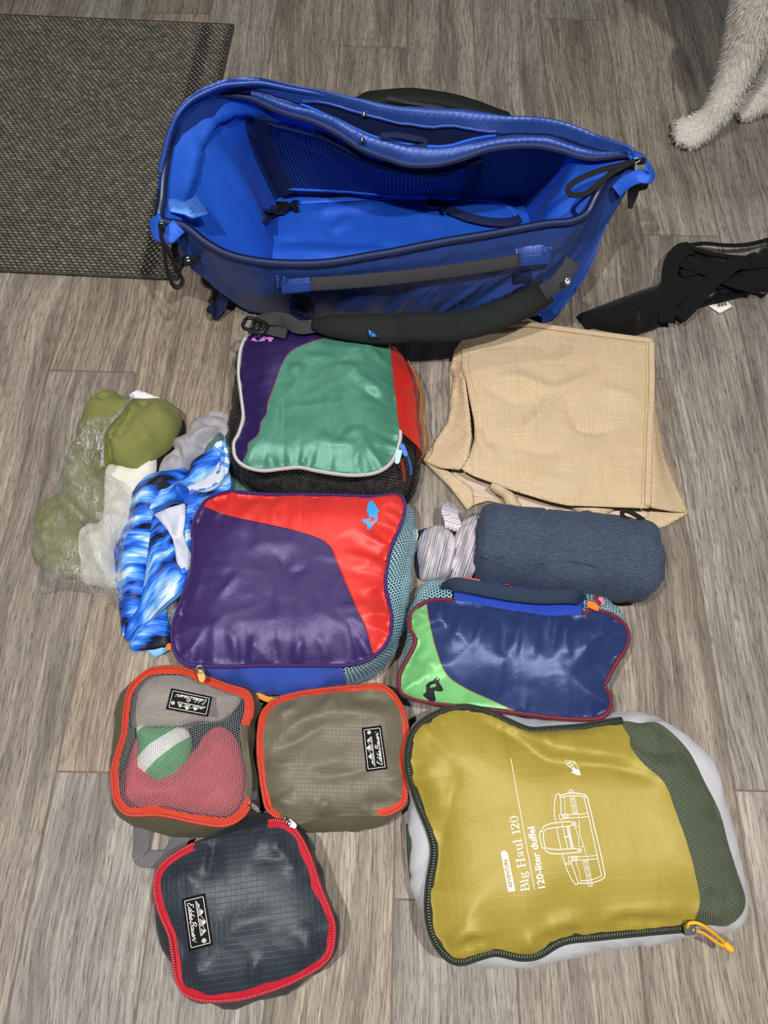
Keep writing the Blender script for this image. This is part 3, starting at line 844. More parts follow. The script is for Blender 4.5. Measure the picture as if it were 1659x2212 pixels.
# ------------------------------------------------------------------ purple and red packing cube
def cube_purple():
    K = [(451, 1078, 453, 1076), (430, 1103, 432, 1101), (416, 1141, 418, 1139), (418, 1180, 420, 1178), (413, 1236, 415, 1234), (399, 1278, 401, 1276), (385, 1316, 387, 1314), (373, 1355, 375, 1353), (373, 1386, 374, 1385), (383, 1418, 383, 1422), (406, 1435, 404, 1444),
         (430, 1438, 428, 1458), (470, 1440, 470, 1473), (515, 1440, 520, 1486), (560, 1438, 575, 1500), (630, 1438, 640, 1497), (700, 1438, 700, 1487), (741, 1438, 750, 1480), (775, 1433, 800, 1460), (804, 1421, 834, 1434),
         (836, 1389, 864, 1390), (846, 1344, 878, 1337), (839, 1298, 885, 1285), (832, 1264, 888, 1250), (836, 1222, 893, 1215), (846, 1180, 897, 1172), (864, 1138, 896, 1127), (874, 1103, 885, 1095), (871, 1078), (853, 1068),
         (804, 1073), (752, 1071), (664, 1069), (594, 1069), (542, 1066), (490, 1063)]
    zr = [.082] * len(K)
    rim, sil, ki, L = pair_loops(K, zr, .45, 320, out=.007)
    root = thing('packing_cube', 'purple packing cube with red corner panel and blue animal logo', 'packing cube', (*rim.mean(0)[:2], 0), 'packing cubes laid out on the floor')
    o, sc = (350, 1040), .3496
    cr = [(px(o, sc, a), w, h) for a, w, h in [
        ([(480, 560), (420, 640), (360, 700)], .006, .003), ([(700, 430), (790, 560), (900, 540)], .010, -.003), ([(520, 420), (700, 380), (900, 400)], .012, .002),
        ([(1200, 540), (1330, 440), (1420, 330)], .008, .004), ([(1240, 700), (1320, 640), (1380, 600)], .007, .004), ([(1250, 860), (1330, 760), (1400, 750)], .006, .003),
        ([(400, 900), (440, 990), (450, 1100)], .007, .003), ([(540, 960), (600, 1050), (610, 1120)], .006, .0035), ([(700, 980), (690, 1060), (700, 1130)], .006, -.003),
        ([(870, 960), (840, 1040), (850, 1130)], .006, .0035), ([(960, 940), (1000, 1030), (1010, 1120)], .006, .003), ([(160, 760), (220, 600), (230, 420)], .008, .003), ([(300, 260), (340, 170), (420, 110)], .007, .003),
        ([(520, 240), (540, 160), (620, 110)], .007, .003), ([(700, 280), (690, 170), (760, 110)], .007, .003)]]
    S = Surf(rim, .020, .07, (.0042, .026, .014), (.0020, .06), cr, seed=11, lumps=(.006, .12))
    seam = px(o, sc, [(170, 110), (255, 150), (400, 205), (600, 250), (800, 295), (960, 345), (1040, 400), (1080, 490), (1130, 610), (1200, 770), (1260, 900), (1290, 1000), (1310, 1075), (1325, 1150)])
    pn = S.panels([('red', [(970, 1440), (970, 980), (410, 980)], seam), ('purple', None, None)])
    m_red, m_pur = nylon('red_nylon', '#e23a34', .38, wr=.25), nylon('purple_nylon', '#3b2a63', .38, wr=.25)
    m_zip, m_coil = webbing('purple_zipper_tape', '#4b2c74', .002), plain('purple_coil', '#3a2060', .4)
    m_mesh = netting('teal_net', '#8fbccb', .0044, .38, tint='#a8d0dc')
    m_blue = nylon('blue_nylon', '#3c62cc', .36, wr=.3)
    red = mesh('corner_panel', *pn['red'][:2], m_red, root, uv=pn['red'][2], label='red nylon corner panel')
    mesh('front_panel', *pn['purple'][:2], m_pur, root, uv=pn['purple'][2], label='deep purple nylon panel')
    st = S.many(spline(seam, step=5), .0012)
    st = st[in_poly(st[:, :2], rim[:, :2])]
    part_tube('seam_stitching', root, st[1:-1], .0009, m_red, n=5, step=.003)
    logo = px(o, sc, [(1300, 115), (1322, 150), (1345, 185), (1330, 196), (1332, 240), (1305, 268), (1280, 305), (1277, 285), (1258, 302), (1272, 268), (1250, 255), (1228, 240), (1240, 230), (1268, 236), (1282, 222), (1265, 185), (1272, 130)])
    print_polys(S, [logo], .001, 5).build('logo_print', plain('sky_blue_print', '#3c9be6', .5), red)
    v, uv = wall(rim, sil, 10, wr=(.0035, .018), seed=21)
    wall_part('end_panel', v, uv, m_blue, root, run(ki, 11.3, 17), label='blue nylon end panel')
    wall_part('mesh_side', v, uv, m_mesh, root, run(ki, 17, 36 + 11.3 - 36), label='pale teal netting side')
    bottom('', v, m_pur, root)
    zipper(root, np.vstack([rim, rim[:1]]), .0052, m_zip, m_coil)
    part_ribbon('carry_loop', root, PL([(533, 1490, .03), (560, 1503, .035), (590, 1513, .03), (640, 1507, .028), (700, 1496, .028), (752, 1482, .03)]), .008, webbing('orange_webbing', '#f0a23a'), up=(0, -.6, 1))
    pull_tab(root, P(432, 1447, .082), -1.3, .016, .009, plain('mustard_plastic', '#c9a33c', .45), M_CHROME, tilt=.35)
    pull_tab(root, P(438, 1458, .070), -1.2, .007, .007, plain('pale_teal_plastic', '#a9d3d6', .5), name='pull_cord_end')
    pull_tab(root, P(371, 1400, .070), 2.6, .010, .009, M_ORANGE, None, tilt=.4, name='zipper_stop_tab')
    # folded clothes that fill it, seen through the net
    fill(root_px=K, rim=rim, sil=sil, name='packed_clothes', label='pale folded clothes inside the purple cube behind teal net', mat=knit('pale_cloth', '#5f7f8c', '#2e3c44', fold=.5), inset=.014, top=.068)
def fill(root_px, rim, sil, name, label, mat, inset, top):
    c = sil[:, :2].mean(0); d = sil[:, :2] - c; r = np.linalg.norm(d, axis=1)[:, None]
    lo = c + d * (1 - inset / r); hi = c + (rim[:, :2] - c) * (1 - (inset + .004) / np.linalg.norm(rim[:, :2] - c, axis=1)[:, None])
    n = len(rim); L = np.concatenate([[0], np.cumsum(np.linalg.norm(np.diff(rim, axis=0), axis=1))])
    rows = []
    for t, xy in ((.003, lo), (.022, lo), (.04, lo * .7 + hi * .3), (top - .006, hi), (top, c + (hi - c) * .93)):
        w = 1 + .05 * vnoise(L / .03, np.full(n, t * 90), 5)
        rows.append(np.column_stack([c + (xy - c) * w[:, None], np.full(n, t)]))
    v = np.vstack(rows); f = grid_faces(5, n, True)
    f.append([4 * n + i for i in range(n)]); f.append(list(range(n))[::-1])
    o = mesh(name, v, f, mat); tag(o, label, 'clothes')
    return o

# ------------------------------------------------------------------ green and purple packing cube
def cube_green():
    K = [(546, 716), (523, 746, 515, 760), (516, 801, 509, 800), (522, 859, 499, 870), (526, 900, 493, 915), (517, 935, 490, 940), (506, 958, 488, 965), (509, 987, 494, 1000), (529, 1007, 512, 1035), (567, 1017, 555, 1062),
         (610, 1013, 610, 1075), (648, 1010, 650, 1078), (682, 1017, 684, 1080), (726, 1024, 728, 1084), (769, 1027, 772, 1088), (813, 1021, 828, 1088), (844, 1001, 880, 1080), (859, 969, 903, 1040), (865, 940, 909, 990),
         (860, 911, 908, 950), (856, 868, 904, 880), (850, 819, 898, 830), (846, 781, 880, 785), (841, 749, 850, 750), (833, 726), (812, 714), (737, 706), (653, 703), (581, 706)]
    rim, sil, ki, L = pair_loops(K, [.084] * len(K), .42, 320, out=.006)
    root = thing('packing_cube', 'green packing cube with dark purple corner and red end', 'packing cube', (*rim.mean(0)[:2], 0), 'packing cubes laid out on the floor')
    o, sc = (480, 680), .2893
    cr = [(px(o, sc, a), w, h) for a, w, h in [
        ([(930, 460), (1100, 590), (1200, 650), (1290, 690)], .007, -.004), ([(900, 400), (1100, 520), (1280, 600)], .010, .004), ([(1060, 180), (1150, 290), (1240, 340)], .006, .004), ([(820, 390), (940, 400), (1030, 430)], .006, .003),
        ([(640, 330), (760, 330), (850, 350)], .006, .002), ([(480, 560), (450, 760), (470, 960)], .012, -.003), ([(500, 430), (580, 400)], .007, .003), ([(560, 1060), (610, 1080), (620, 1130)], .006, .004),
        ([(330, 1040), (370, 1080), (370, 1130)], .005, .003), ([(900, 900), (1080, 850)], .007, .003), ([(700, 920), (860, 960), (1000, 960)], .008, .003), ([(980, 1150), (1000, 1060), (1040, 980)], .006, .003),
        ([(1150, 480), (1200, 500), (1270, 520)], .005, .003), ([(160, 690), (220, 700), (300, 690)], .005, .003), ([(170, 780), (250, 800), (300, 770)], .006, .003)]]
    S = Surf(rim, .018, .06, (.0034, .022, .014), (.0022, .055), cr, seed=31, lumps=(.006, .11))
    seam = px(o, sc, [(960, 60), (880, 145), (700, 190), (530, 260), (450, 360), (390, 520), (340, 660), (330, 740), (290, 800), (270, 890), (195, 960), (190, 1020), (150, 1100), (120, 1180)])
    pn = S.panels([('purple', [(430, 1040), (430, 640), (770, 640)], seam), ('green', None, None)])
    m_g, m_p = nylon('green_nylon', '#47836f', .38, wr=.25), nylon('dark_purple_nylon', '#2b1d55', .36, wr=.25)
    cor = mesh('corner_panel', *pn['purple'][:2], m_p, root, uv=pn['purple'][2], label='dark purple nylon corner')
    mesh('front_panel', *pn['green'][:2], m_g, root, uv=pn['green'][2], label='sea green nylon panel')
    st = S.many(spline(seam, step=5), .0010); st = st[in_poly(st[:, :2], rim[:, :2])]
    mb = MB()
    pth = polyres(st[1:-1], .0036)
    for i in range(0, len(pth) - 1): mb.add(*sweep(np.array([pth[i], pth[i] * .38 + pth[i + 1] * .62]), circ(.0006, 5))[:2])
    mb.build('seam_stitching', plain('rose_thread', '#b4476c', .7), root)
    lg = px(o, sc, [(215, 188), (240, 160), (275, 142), (310, 140), (345, 152), (400, 160), (378, 180), (366, 200), (350, 203), (338, 178), (318, 182), (322, 194), (260, 200), (232, 194)])
    print_polys(S, [lg], .001, 4).build('logo_print', plain('pink_print', '#c983dc', .5), cor)
    m_net = netting('black_net', '#121214', .0040, .45, tint='#0b0b0c')
    v, uv = wall(rim, sil, 10, wr=(.003, .018), seed=41)
    wall_part('mesh_side', v, uv, m_net, root, run(ki, 22.8, 18.4), label='black netting side')
    wall_part('end_panel', v, uv, nylon('scarlet_nylon', '#d92a20', .36, wr=.3), root, run(ki, 18.4, 22.8), label='red nylon end panel')
    bottom('', v, m_g, root)
    zp = np.concatenate([run(ki, 22.9, 28.99), run(ki, 0, 18.4)])
    zipper(root, rim[zp], .0066, webbing('grey_zipper_tape', '#a9a6a8', .002), plain('grey_coil', '#c2bfc0', .45))
    part_ribbon('carry_loop', root, PL([(883, 779, .06), (895, 800, .066), (906, 830, .066), (913, 870, .066), (911, 905, .066), (920, 935, .064), (921, 965, .056), (911, 990, .04)]), .009, webbing('orange_brown_webbing', '#c0703a'), up=(.9, -.1, .6))
    pull_tab(root, P(863, 972, .088), -1.75, .022, .009, plain('pale_teal_pull', '#a5dadc', .4), None, tilt=.25)
    pull_tab(root, P(867, 960, .088), -1.15, .020, .008, plain('blue_pull', '#2f6fd0', .4), None, tilt=.25)
    part_ribbon('pull_cord', root, PL([(866, 992, .082), (870, 1005, .074), (873, 1020, .070), (874, 1043, .062)]), .006, webbing('rust_cord', '#7a2f22'), up=(.4, -.6, .7))
    part_ribbon('pull_cord', root, PL([(878, 975, .080), (884, 995, .072), (888, 1012, .066), (887, 1028, .060)]), .004, webbing('blue_cord', '#2c5fb4'), up=(.4, -.6, .7))
    fill(K, rim, sil, 'packed_clothes', 'dark clothes inside the green cube behind black net', knit('dark_cloth', '#3a3032', '#7a7270', scale=120, mixs=.8, fold=.5), .012, .070)

# ------------------------------------------------------------------ navy and lime packing cube
def cube_navy():
    K = [(978, 1297, 974, 1253), (933, 1297, 925, 1252), (907, 1308, 902, 1270), (888, 1328, 887, 1310), (885, 1353, 879, 1345), (896, 1375, 876, 1385), (895, 1394, 871, 1410), (879, 1424, 865, 1432), (864, 1454, 861, 1458), (862, 1480, 860, 1484), (873, 1500, 872, 1505),
         (914, 1515, 914, 1513), (989, 1525, 989, 1522), (1064, 1534, 1064, 1531), (1139, 1543, 1139, 1540), (1214, 1552, 1214, 1549), (1270, 1554, 1270, 1551), (1300, 1549, 1299, 1547), (1318, 1528, 1321, 1526), (1315, 1499, 1320, 1499), (1305, 1484, 1321, 1480), (1311, 1469, 1325, 1460),
         (1329, 1435, 1332, 1430), (1352, 1398), (1356, 1368), (1344, 1345, 1345, 1338), (1318, 1327, 1316, 1300), (1281, 1319, 1290, 1284), (1258, 1325, 1258, 1281), (1195, 1330, 1195, 1274), (1139, 1323, 1139, 1270), (1083, 1315, 1083, 1262), (1027, 1304, 1027, 1253)]
    zr = [.080] * 3 + [.075] * 4 + [.068] * 14 + [.075] * 5 + [.080] * 7
    rim, sil, ki, L = pair_loops(K, zr, .5, 320, out=.007)
    root = thing('packing_cube', 'navy packing cube with lime green corner and black animal logo', 'packing cube', (*rim.mean(0)[:2], 0), 'packing cubes laid out on the floor')
    o, sc = (840, 1080), .3737
    cr = [(px(o, sc, a), w, h) for a, w, h in [
        ([(420, 660), (400, 760), (350, 820)], .008, .005), ([(560, 660), (520, 780), (480, 860)], .007, .005), ([(640, 670), (660, 780), (640, 900)], .008, -.004), ([(760, 680), (740, 800), (700, 900)], .007, .005),
        ([(860, 690), (840, 820), (820, 920)], .007, .004), ([(940, 690), (950, 800), (930, 900)], .006, -.004), ([(1040, 690), (1000, 800), (970, 920)], .008, .005), ([(1140, 690), (1120, 800), (1140, 900)], .007, .004), ([(1230, 700), (1150, 850), (1060, 960)], .010, .004),
        ([(1290, 900), (1180, 960), (1050, 1000)], .009, -.003), ([(260, 700), (300, 620), (330, 600)], .007, .004), ([(160, 920), (200, 860), (230, 820)], .007, .005), ([(230, 1080), (320, 1030), (340, 1020)], .007, .003), ([(190, 970), (240, 940), (270, 930)], .006, .004), ([(550, 1080), (650, 1120), (760, 1060), (900, 1100)], .02, -.003)]]
    S = Surf(rim, .026, .07, (.0048, .030, .015), (.0020, .06), cr, seed=51, lumps=(.006, .12))
    seam = px(o, sc, [(212, 560), (220, 610), (235, 700), (270, 850), (330, 1000), (430, 1080), (600, 1160), (740, 1225), (830, 1275)])
    pn = S.panels([('lime', [(1150, 1620), (780, 1620), (780, 1285)], seam), ('navy', None, None)])
    m_n, m_l = nylon('navy_nylon', '#2a3c6e', .35, wr=.25), nylon('lime_nylon', '#76bf78', .40, wr=.25, metal=.1)
    cor = mesh('corner_panel', *pn['lime'][:2], m_l, root, uv=pn['lime'][2], label='lime green nylon corner')
    mesh('front_panel', *pn['navy'][:2], m_n, root, uv=pn['navy'][2], label='navy nylon panel')
    st = S.many(spline(seam, step=5), .0010); mb = MB(); st = st[in_poly(st[:, :2], rim[:, :2])]; pth = polyres(st[1:-1], .0036)
    for i in range(len(pth) - 1): mb.add(*sweep(np.array([pth[i], pth[i] * .38 + pth[i + 1] * .62]), circ(.0006, 5))[:2])
    mb.build('seam_stitching', plain('rust_thread', '#b5552c', .7), root)
    lg = px((820, 1080), .2169, [(430, 1938), (465, 1915), (462, 1870), (460, 1845), (490, 1815), (530, 1800), (580, 1750), (560, 1802), (605, 1770), (588, 1815), (615, 1850), (635, 1888), (620, 1908), (580, 1906), (545, 1896), (545, 1930), (555, 1965), (558, 2000), (530, 2013), (500, 2005), (480, 1985), (455, 1970)])
    print_polys(S, [lg], .001, 4).build('logo_print', M_BLACKPRINT, cor)
    v, uv = wall(rim, sil, 10, wr=(.0035, .018), seed=61)
    m_net = netting('aqua_net', '#86b5c2', .0046, .34, tint='#9cc6d2')
    wall_part('end_panel', v, uv, nylon('royal_blue_nylon', '#3557d2', .35, wr=.3), root, run(ki, 28, 32.95), label='bright blue nylon end panel')
    wall_part('mesh_side', v, uv, m_net, root, run(ki, 0, 28), label='aqua netting side')
    bottom('', v, m_n, root)
    mz, mc = webbing('maroon_zipper_tape', '#7c2b40', .002), plain('maroon_coil', '#6a2034', .45)
    zipper(root, rim[run(ki, 0, 28)], .0062, mz, mc)
    # red piping at the far bottom edge
    part_tube('piping', root, v[4, run(ki, 26.5, 32.9)] + [0, .002, .003], .0016, plain('coral_piping', '#d24a44', .6), n=6)
    part_ribbon('carry_handle', root, PL([(963, 1281, .050), (967, 1268, .076), (985, 1262, .088), (1010, 1265, .092), (1064, 1276, .092), (1120, 1285, .092), (1176, 1289, .092), (1228, 1288, .090), (1250, 1292, .082), (1258, 1302, .060)]), .019, webbing('navy_webbing', '#27384f', .0026), up=(0, -.35, 1))
    pull_tab(root, P(1293, 1313, .086), 2.9, .018, .011, M_ORANGE, None, tilt=-.25)
    pull_tab(root, P(1300, 1306, .086), 1.9, .010, .009, plain('pink_pull', '#e0668c', .45), None, tilt=-.3)
    part_ribbon('pull_cord', root, PL([(1297, 1305, .090), (1290, 1297, .094), (1284, 1292, .090), (1292, 1290, .084)]), .005, webbing('maroon_cord', '#8a2f45'))
    fill(K, rim, sil, 'packed_clothes', 'pale clothes inside the navy cube behind aqua net', knit('slate_cloth', '#5a7780', '#2f4046', fold=.5), .014, .058)

# ------------------------------------------------------------------ olive / mesh / charcoal pouches with a wide zipper tape
def pouch(K, zr, zm, name, label, tape_in, hinge, coil_runs, surf_kw, m_top, m_side, tape_col, seed, top_name='top_panel', top_label=None, step=.0045, uvrot=0, wall_wr=(.0028, .03), wall_label=None):
    rim, sil, ki, L = pair_loops(K, zr, zm, 300, out=.005)
    root = thing(name, label, 'packing cube', (*rim.mean(0)[:2], 0), 'zippered travel pouches on the floor')
    S = Surf(rim, seed=seed, gain=1.6, **surf_kw)
    # inner edge of the tape: the rim drawn in by tape_in with a slight wobble
    r2 = rim[:, :2]; t = np.roll(r2, -1, 0) - np.roll(r2, 1, 0); nn = np.stack([-t[:, 1], t[:, 0]], 1); nn /= np.linalg.norm(nn, axis=1)[:, None]
    inn = r2 + nn * (tape_in * (1 + .5 * vnoise(L / .02, L * 0, seed)))[:, None]
    # work on world xy: register the closed inner line as a seam
    class _S: pass
    old = S.many
    def world_regions():
        inner = np.vstack([inn, inn[:1]])
        rm = polyres(S.rim, step * .8, True)
        return inner
    inner = world_regions()
    pn = panels_world(S, inner, hinge, step, uvrot)
    top = mesh(top_name, *pn['top'][:2], m_top, root, uv=pn['top'][2], label=top_label)
    m_tape = webbing('tape_' + tape_col[1:], tape_col, .0021, .65)
    tape = mesh('zipper_tape', *pn['tape'][:2], m_tape, root, uv=pn['tape'][2], label='wide zipper tape')
    if 'hinge' in pn: mesh('hinge_panel', *pn['hinge'][:2], m_side, root, uv=pn['hinge'][2])
    v, uv = wall(rim, sil, 10, wr=wall_wr, seed=seed + 7)
    wall_part('side_panel', v, uv, m_side, root, label=wall_label)
    bottom('', v, m_side, root)
    c = lin(tape_col); hexd = '#%02x%02x%02x' % tuple(int(int(tape_col[i:i + 2], 16) * .82) for i in (1, 3, 5))
    m_coil = plain('coil_' + tape_col[1:], hexd, .45)
    for a, b in coil_runs:
        pt = rim[run(ki, a, b)] if a is not None else np.vstack([rim, rim[:1]])
        pt = pt - np.array([0, 0, 0])
        p2 = polyres(pt, .0009)
        sc = 1 + .24 * np.sign(np.sin(np.arange(len(p2)) * 2 * math.pi / 3 + .5))
        vv, ff, uu = sweep(p2 + [0, 0, .0008], circ(.0021, 6, .0016), (0, 0, 1), False, scale=sc)
        mesh('zipper_coil', vv, ff, m_coil, tape, uv=uu, smooth=False)
    return root, S, rim, sil, ki, v, top
def panels_world(S, inner, hinge, step, uvrot):
    keep_many = S.many
    tmp = Surf.many
    try:
        S.many = lambda pts, lift=0.0: np.column_stack([np.asarray(pts)[:, 0], np.asarray(pts)[:, 1], S.z(np.asarray(pts))])
        regs = [('top', [], None)]
        rg = []
        global spline
        sp0 = spline
        def passthru(p, n=None, closed=False, step=None): return np.asarray(p, float)
        spline = passthru
        regs = [('top', [], inner)]
        if hinge: regs.append(('hinge', hinge, None))
        regs.append(('tape', None, None))
        return S.panels(regs, step, uvrot)
    finally:
        spline = sp0; S.many = keep_many

def pouch_mesh():
    o, sc = (220, 1420), .22905
    K = px(o, sc, [(500, 100), (400, 150), (300, 240), (240, 350), (210, 550), (195, 720), (140, 900), (100, 1050), (100, 1200), (130, 1360), (220, 1470), (350, 1490), (500, 1485), (650, 1505), (800, 1540), (950, 1570), (1100, 1590), (1220, 1570), (1330, 1500), (1400, 1390), (1415, 1250), (1415, 1100),
                   (1390, 900), (1375, 700), (1405, 600), (1425, 480), (1410, 380), (1350, 310), (1200, 265), (1000, 190), (850, 130), (700, 95)])
    silm = {2: (210, 310), 3: (155, 390), 4: (118, 560), 5: (105, 750), 6: (97, 900), 7: (92, 1060), 9: (120, 1400), 10: (195, 1505), 11: (320, 1580), 12: (480, 1635), 13: (640, 1670), 14: (800, 1690), 15: (950, 1702), 16: (1110, 1660), 17: (1240, 1600), 18: (1345, 1520), 22: (1425, 900), 23: (1440, 740), 24: (1432, 620)}
    K = [k + (px(o, sc, [silm[i]])[0] if i in silm else ()) for i, k in enumerate(K)]
    root, S, rim, sil, ki, v, top = pouch(K, .058, .5, 'mesh_pouch', 'olive pouch with see-through grey net lid and orange-red zipper', .0085,
        px(o, sc, [(1300, 640), (1480, 640), (1480, 1330), (1300, 1330)]), [(25.6, 23.6 + 1e-3), (23.6, 23.6)][:0] + [(19.0, 18.9)][:0] + [(24.2, 31.99), (0, 19.2)],
        dict(dome=.012, R=.05, pucker=(.0015, .02, .02), crumple=(.0005, .06), lumps=(.004, .09)), netting('grey_net', '#767c83', .0031, .68, tint='#858b92'), nylon('olive_nylon', '#575340', .42, (.0055, .5, '#6c6854'), wr=.45), '#d6452e', 71, 'net_panel', 'fine grey netting lid', .0050, .2)
    eb_label(root, S, px(o, sc, [(1040, 372), (655, 290), (605, 487), (1000, 560)]))
    pull_tab(root, P(543, 1738, .062), -.6, .012, .006, M_BLACKPL, M_CHROME, tilt=.2)
    part_ribbon('pull_tab', root, PL([(548, 1728, .062), (551, 1716, .06), (549, 1706, .058)]), .007, webbing('grey_pull_tape', '#4a4a48'))
    # the clothes inside, each its own
    def inner(pts, zr_, dome, R, mat, name, label, cat, creases=(), seed=5, cr=(.002, .03)):
        r = spline(PL(px(o, sc, pts), zr_), n=140, closed=True)
        s_ = Surf(r, dome, R, (.003, .02, .02), cr, [(px(o, sc, c[0]), c[1], c[2]) for c in creases], seed=seed)
        p_ = s_.panels([('a', None, None)], .004)['a']
        vv, ff = skirt(p_, r, .004)
        q = mesh(name, vv, ff, mat); tag(q, label, cat); return q
    inner([(330, 760), (230, 1000), (160, 1180), (180, 1370), (330, 1430), (700, 1440), (1000, 1500), (1250, 1480), (1360, 1330), (1370, 1080), (1320, 860), (1200, 690), (1080, 660), (960, 740), (900, 850), (780, 950), (600, 1100), (420, 1000)], .030, .025, .04,
          knit('coral_red_cloth', '#cf4a52', '#a83440', scale=1100, fold=.4), 'folded_shirt', 'coral red folded shirt inside the net-lid pouch', 'shirt',
          [([(330, 1150), (340, 1230), (230, 1330)], .005, -.004), ([(680, 1350), (690, 1280), (660, 1200), (560, 1180)], .005, -.004), ([(900, 1400), (1100, 1230), (1000, 1180)], .005, -.004), ([(1080, 1150), (1060, 1050), (960, 930)], .006, -.005), ([(1200, 1390), (1200, 1300), (1060, 1250)], .005, -.004)], 6)
    inner([(330, 650), (480, 660), (700, 655), (800, 680), (840, 780), (830, 900), (800, 1000), (700, 1110), (600, 1180), (500, 1200), (400, 1150), (330, 1080), (320, 960), (340, 820)], .034, .022, .03,
          stripe_cloth(), 'striped_cloth', 'green and white striped cloth inside the net-lid pouch', 'cloth', [([(430, 1160), (560, 980), (680, 820), (740, 700)], .004, .003)], 8)
    inner([(480, 150), (330, 270), (280, 450), (270, 640), (340, 665), (500, 650), (700, 650), (900, 600), (1080, 600), (1200, 540), (1290, 440), (1330, 340), (1180, 290), (950, 210), (720, 150)], .030, .030, .045,
          knit('taupe_cloth', '#b3a69a', '#9c9086', scale=1000, fold=.35), 'folded_garment', 'taupe folded garment inside the net-lid pouch under its label', 'garment', [], 9)
    inner([(860, 640), (1100, 610), (1230, 560), (1330, 380), (1370, 620), (1350, 850), (1300, 900), (1200, 720), (1080, 690), (940, 780), (880, 860), (850, 760)], .018, .012, .02,
          knit('black_cloth', '#1a1b1e', '#101012', fold=.3), 'dark_garment', 'black garment deep inside the net-lid pouch', 'garment', [], 10)
    # grey carrying strap that sticks out below
    part_ribbon('carry_strap', root, polyres(PL([(307, 1774, .020), (306, 1800, .014), (305, 1830, .007), (303, 1849, .0045), (309, 1855, .004), (330, 1856, .004), (356, 1856, .0045), (366, 1852, .006), (374, 1838, .010), (386, 1820, .016), (398, 1800, .022)]), .004), .021, webbing('grey_webbing', '#6e6c72', .0026), up=(0, 0, 1))
def skirt(p_, rim, depth):
    """close a draped sheet downwards: adds a short wall round its rim"""
    v, f = np.asarray(p_[0]), list(p_[1])
    fa = np.asarray(f)
    e = np.concatenate([fa[:, [0, 1]], fa[:, [1, 2]], fa[:, [2, 0]]])
    key = {(int(a), int(b)) for a, b in e}
    be = [(a, b) for a, b in key if (b, a) not in key]
    n = len(v); idx = {}; add = []
    for a, b in be:
        for q in (a, b):
            if q not in idx: idx[q] = n + len(add); add.append([v[q][0], v[q][1], max(v[q][2] - depth, .0012)])
    f = f + [[b, a, idx[a], idx[b]] for a, b in be]
    return np.vstack([v, np.array(add)]), f
def stripe_cloth():
    m = NT('green_white_stripe'); ob = m.obj()
    sp = m.node('ShaderNodeSeparateXYZ'); m.l.new(m.mapping(ob, (1, 1, 1), (0, 0, -.72)), sp.inputs[0])
    w = m.node('ShaderNodeTexNoise'); m.l.new(ob, w.inputs['Vector']); w.inputs['Scale'].default_value = 20
    x = m.math('ADD', sp.outputs[1], m.math('MULTIPLY', w.outputs[0], .006))
    s = m.math('SINE', m.math('MULTIPLY', x, 2 * math.pi / .052))
    c = m.ramp(m.math('MULTIPLY_ADD', s, .5, .5), [(.0, lin('#4f9a5c')), (.60, lin('#58a565')), (.62, lin('#eef0ea')), (1, lin('#f2f2ee'))])
    m.put(m.b.inputs['Base Color'], c); m.b.inputs['Roughness'].default_value = .7
    return m.m
def pouch_olive():
    o, sc = (530, 1440), .22905
    K = px(o, sc, [(310, 300), (220, 360), (150, 460), (125, 620), (120, 800), (140, 1000), (165, 1180), (200, 1330), (270, 1400), (340, 1440), (450, 1490), (560, 1475), (740, 1425), (1000, 1405), (1250, 1410), (1400, 1370), (1500, 1290), (1520, 1180), (1520, 1000), (1510, 870), (1530, 700), (1530, 580), (1500, 440), (1440, 310), (1350, 210), (1250, 170), (1100, 180), (850, 200), (600, 230), (420, 265)])
    silm = {9: (350, 1452), 10: (470, 1510), 11: (570, 1540), 12: (750, 1562), 13: (1000, 1548), 14: (1270, 1485), 15: (1410, 1400), 16: (1515, 1300)}
    K = [k + (px(o, sc, [silm[i]])[0] if i in silm else ()) for i, k in enumerate(K)]
    cr = [(px(o, sc, a), w, h) for a, w, h in [([(230, 720), (400, 620), (560, 500), (800, 440), (1000, 410), (1200, 440), (1430, 430)], .012, .004), ([(260, 790), (420, 740), (600, 640), (800, 520)], .010, -.003), ([(300, 440), (430, 400), (480, 340)], .006, .003), ([(700, 420), (780, 330), (850, 280)], .006, .003),
          ([(180, 900), (320, 940), (460, 900)], .007, .003), ([(560, 900), (720, 920), (900, 870), (1040, 880)], .010, .002), ([(600, 1010), (800, 1040), (1040, 1000), (1200, 960)], .009, -.003), ([(230, 1220), (330, 1260), (470, 1330)], .007, .004), ([(700, 1400), (720, 1320), (820, 1290)], .006, .004), ([(1100, 1250), (1250, 1290), (1400, 1250)], .008, -.003), ([(1320, 1090), (1420, 1040), (1500, 1030)], .008, .003), ([(1000, 330), (1200, 300), (1380, 350)], .008, -.003)]]
    m = nylon('olive_grey_ripstop', '#645e4e', .40, (.0050, .30, '#767160'), wr=.4)
    root, S, rim, sil, ki, v, top = pouch(K, .052, .5, 'fabric_pouch', 'olive grey nylon pouch with orange-red zipper edge', .0070, px(o, sc, [(330, 1330), (1245, 1330), (1245, 1530), (330, 1530)]),
        [(14.2, 29.99), (0, 9.4)], dict(dome=.014, R=.05, pucker=(.0030, .02, .018), crumple=(.0018, .04), creases=cr, lumps=(.005, .09)), m, nylon('olive_side', '#5f5a49', .42, (.005, .3, '#716c58'), wr=.5), '#d9472f', 91, 'top_panel', 'olive grey rip-stop nylon panel', .0042)
    eb_label(root, S, px(o, sc, [(1342, 965), (1282, 553), (1098, 577), (1140, 992)]))
    pull_tab(root, P(620, 1772, .056), -.5, .012, .006, plain('pale_metal', '#d8d6d0', .3, .6), M_CHROME, tilt=.2)
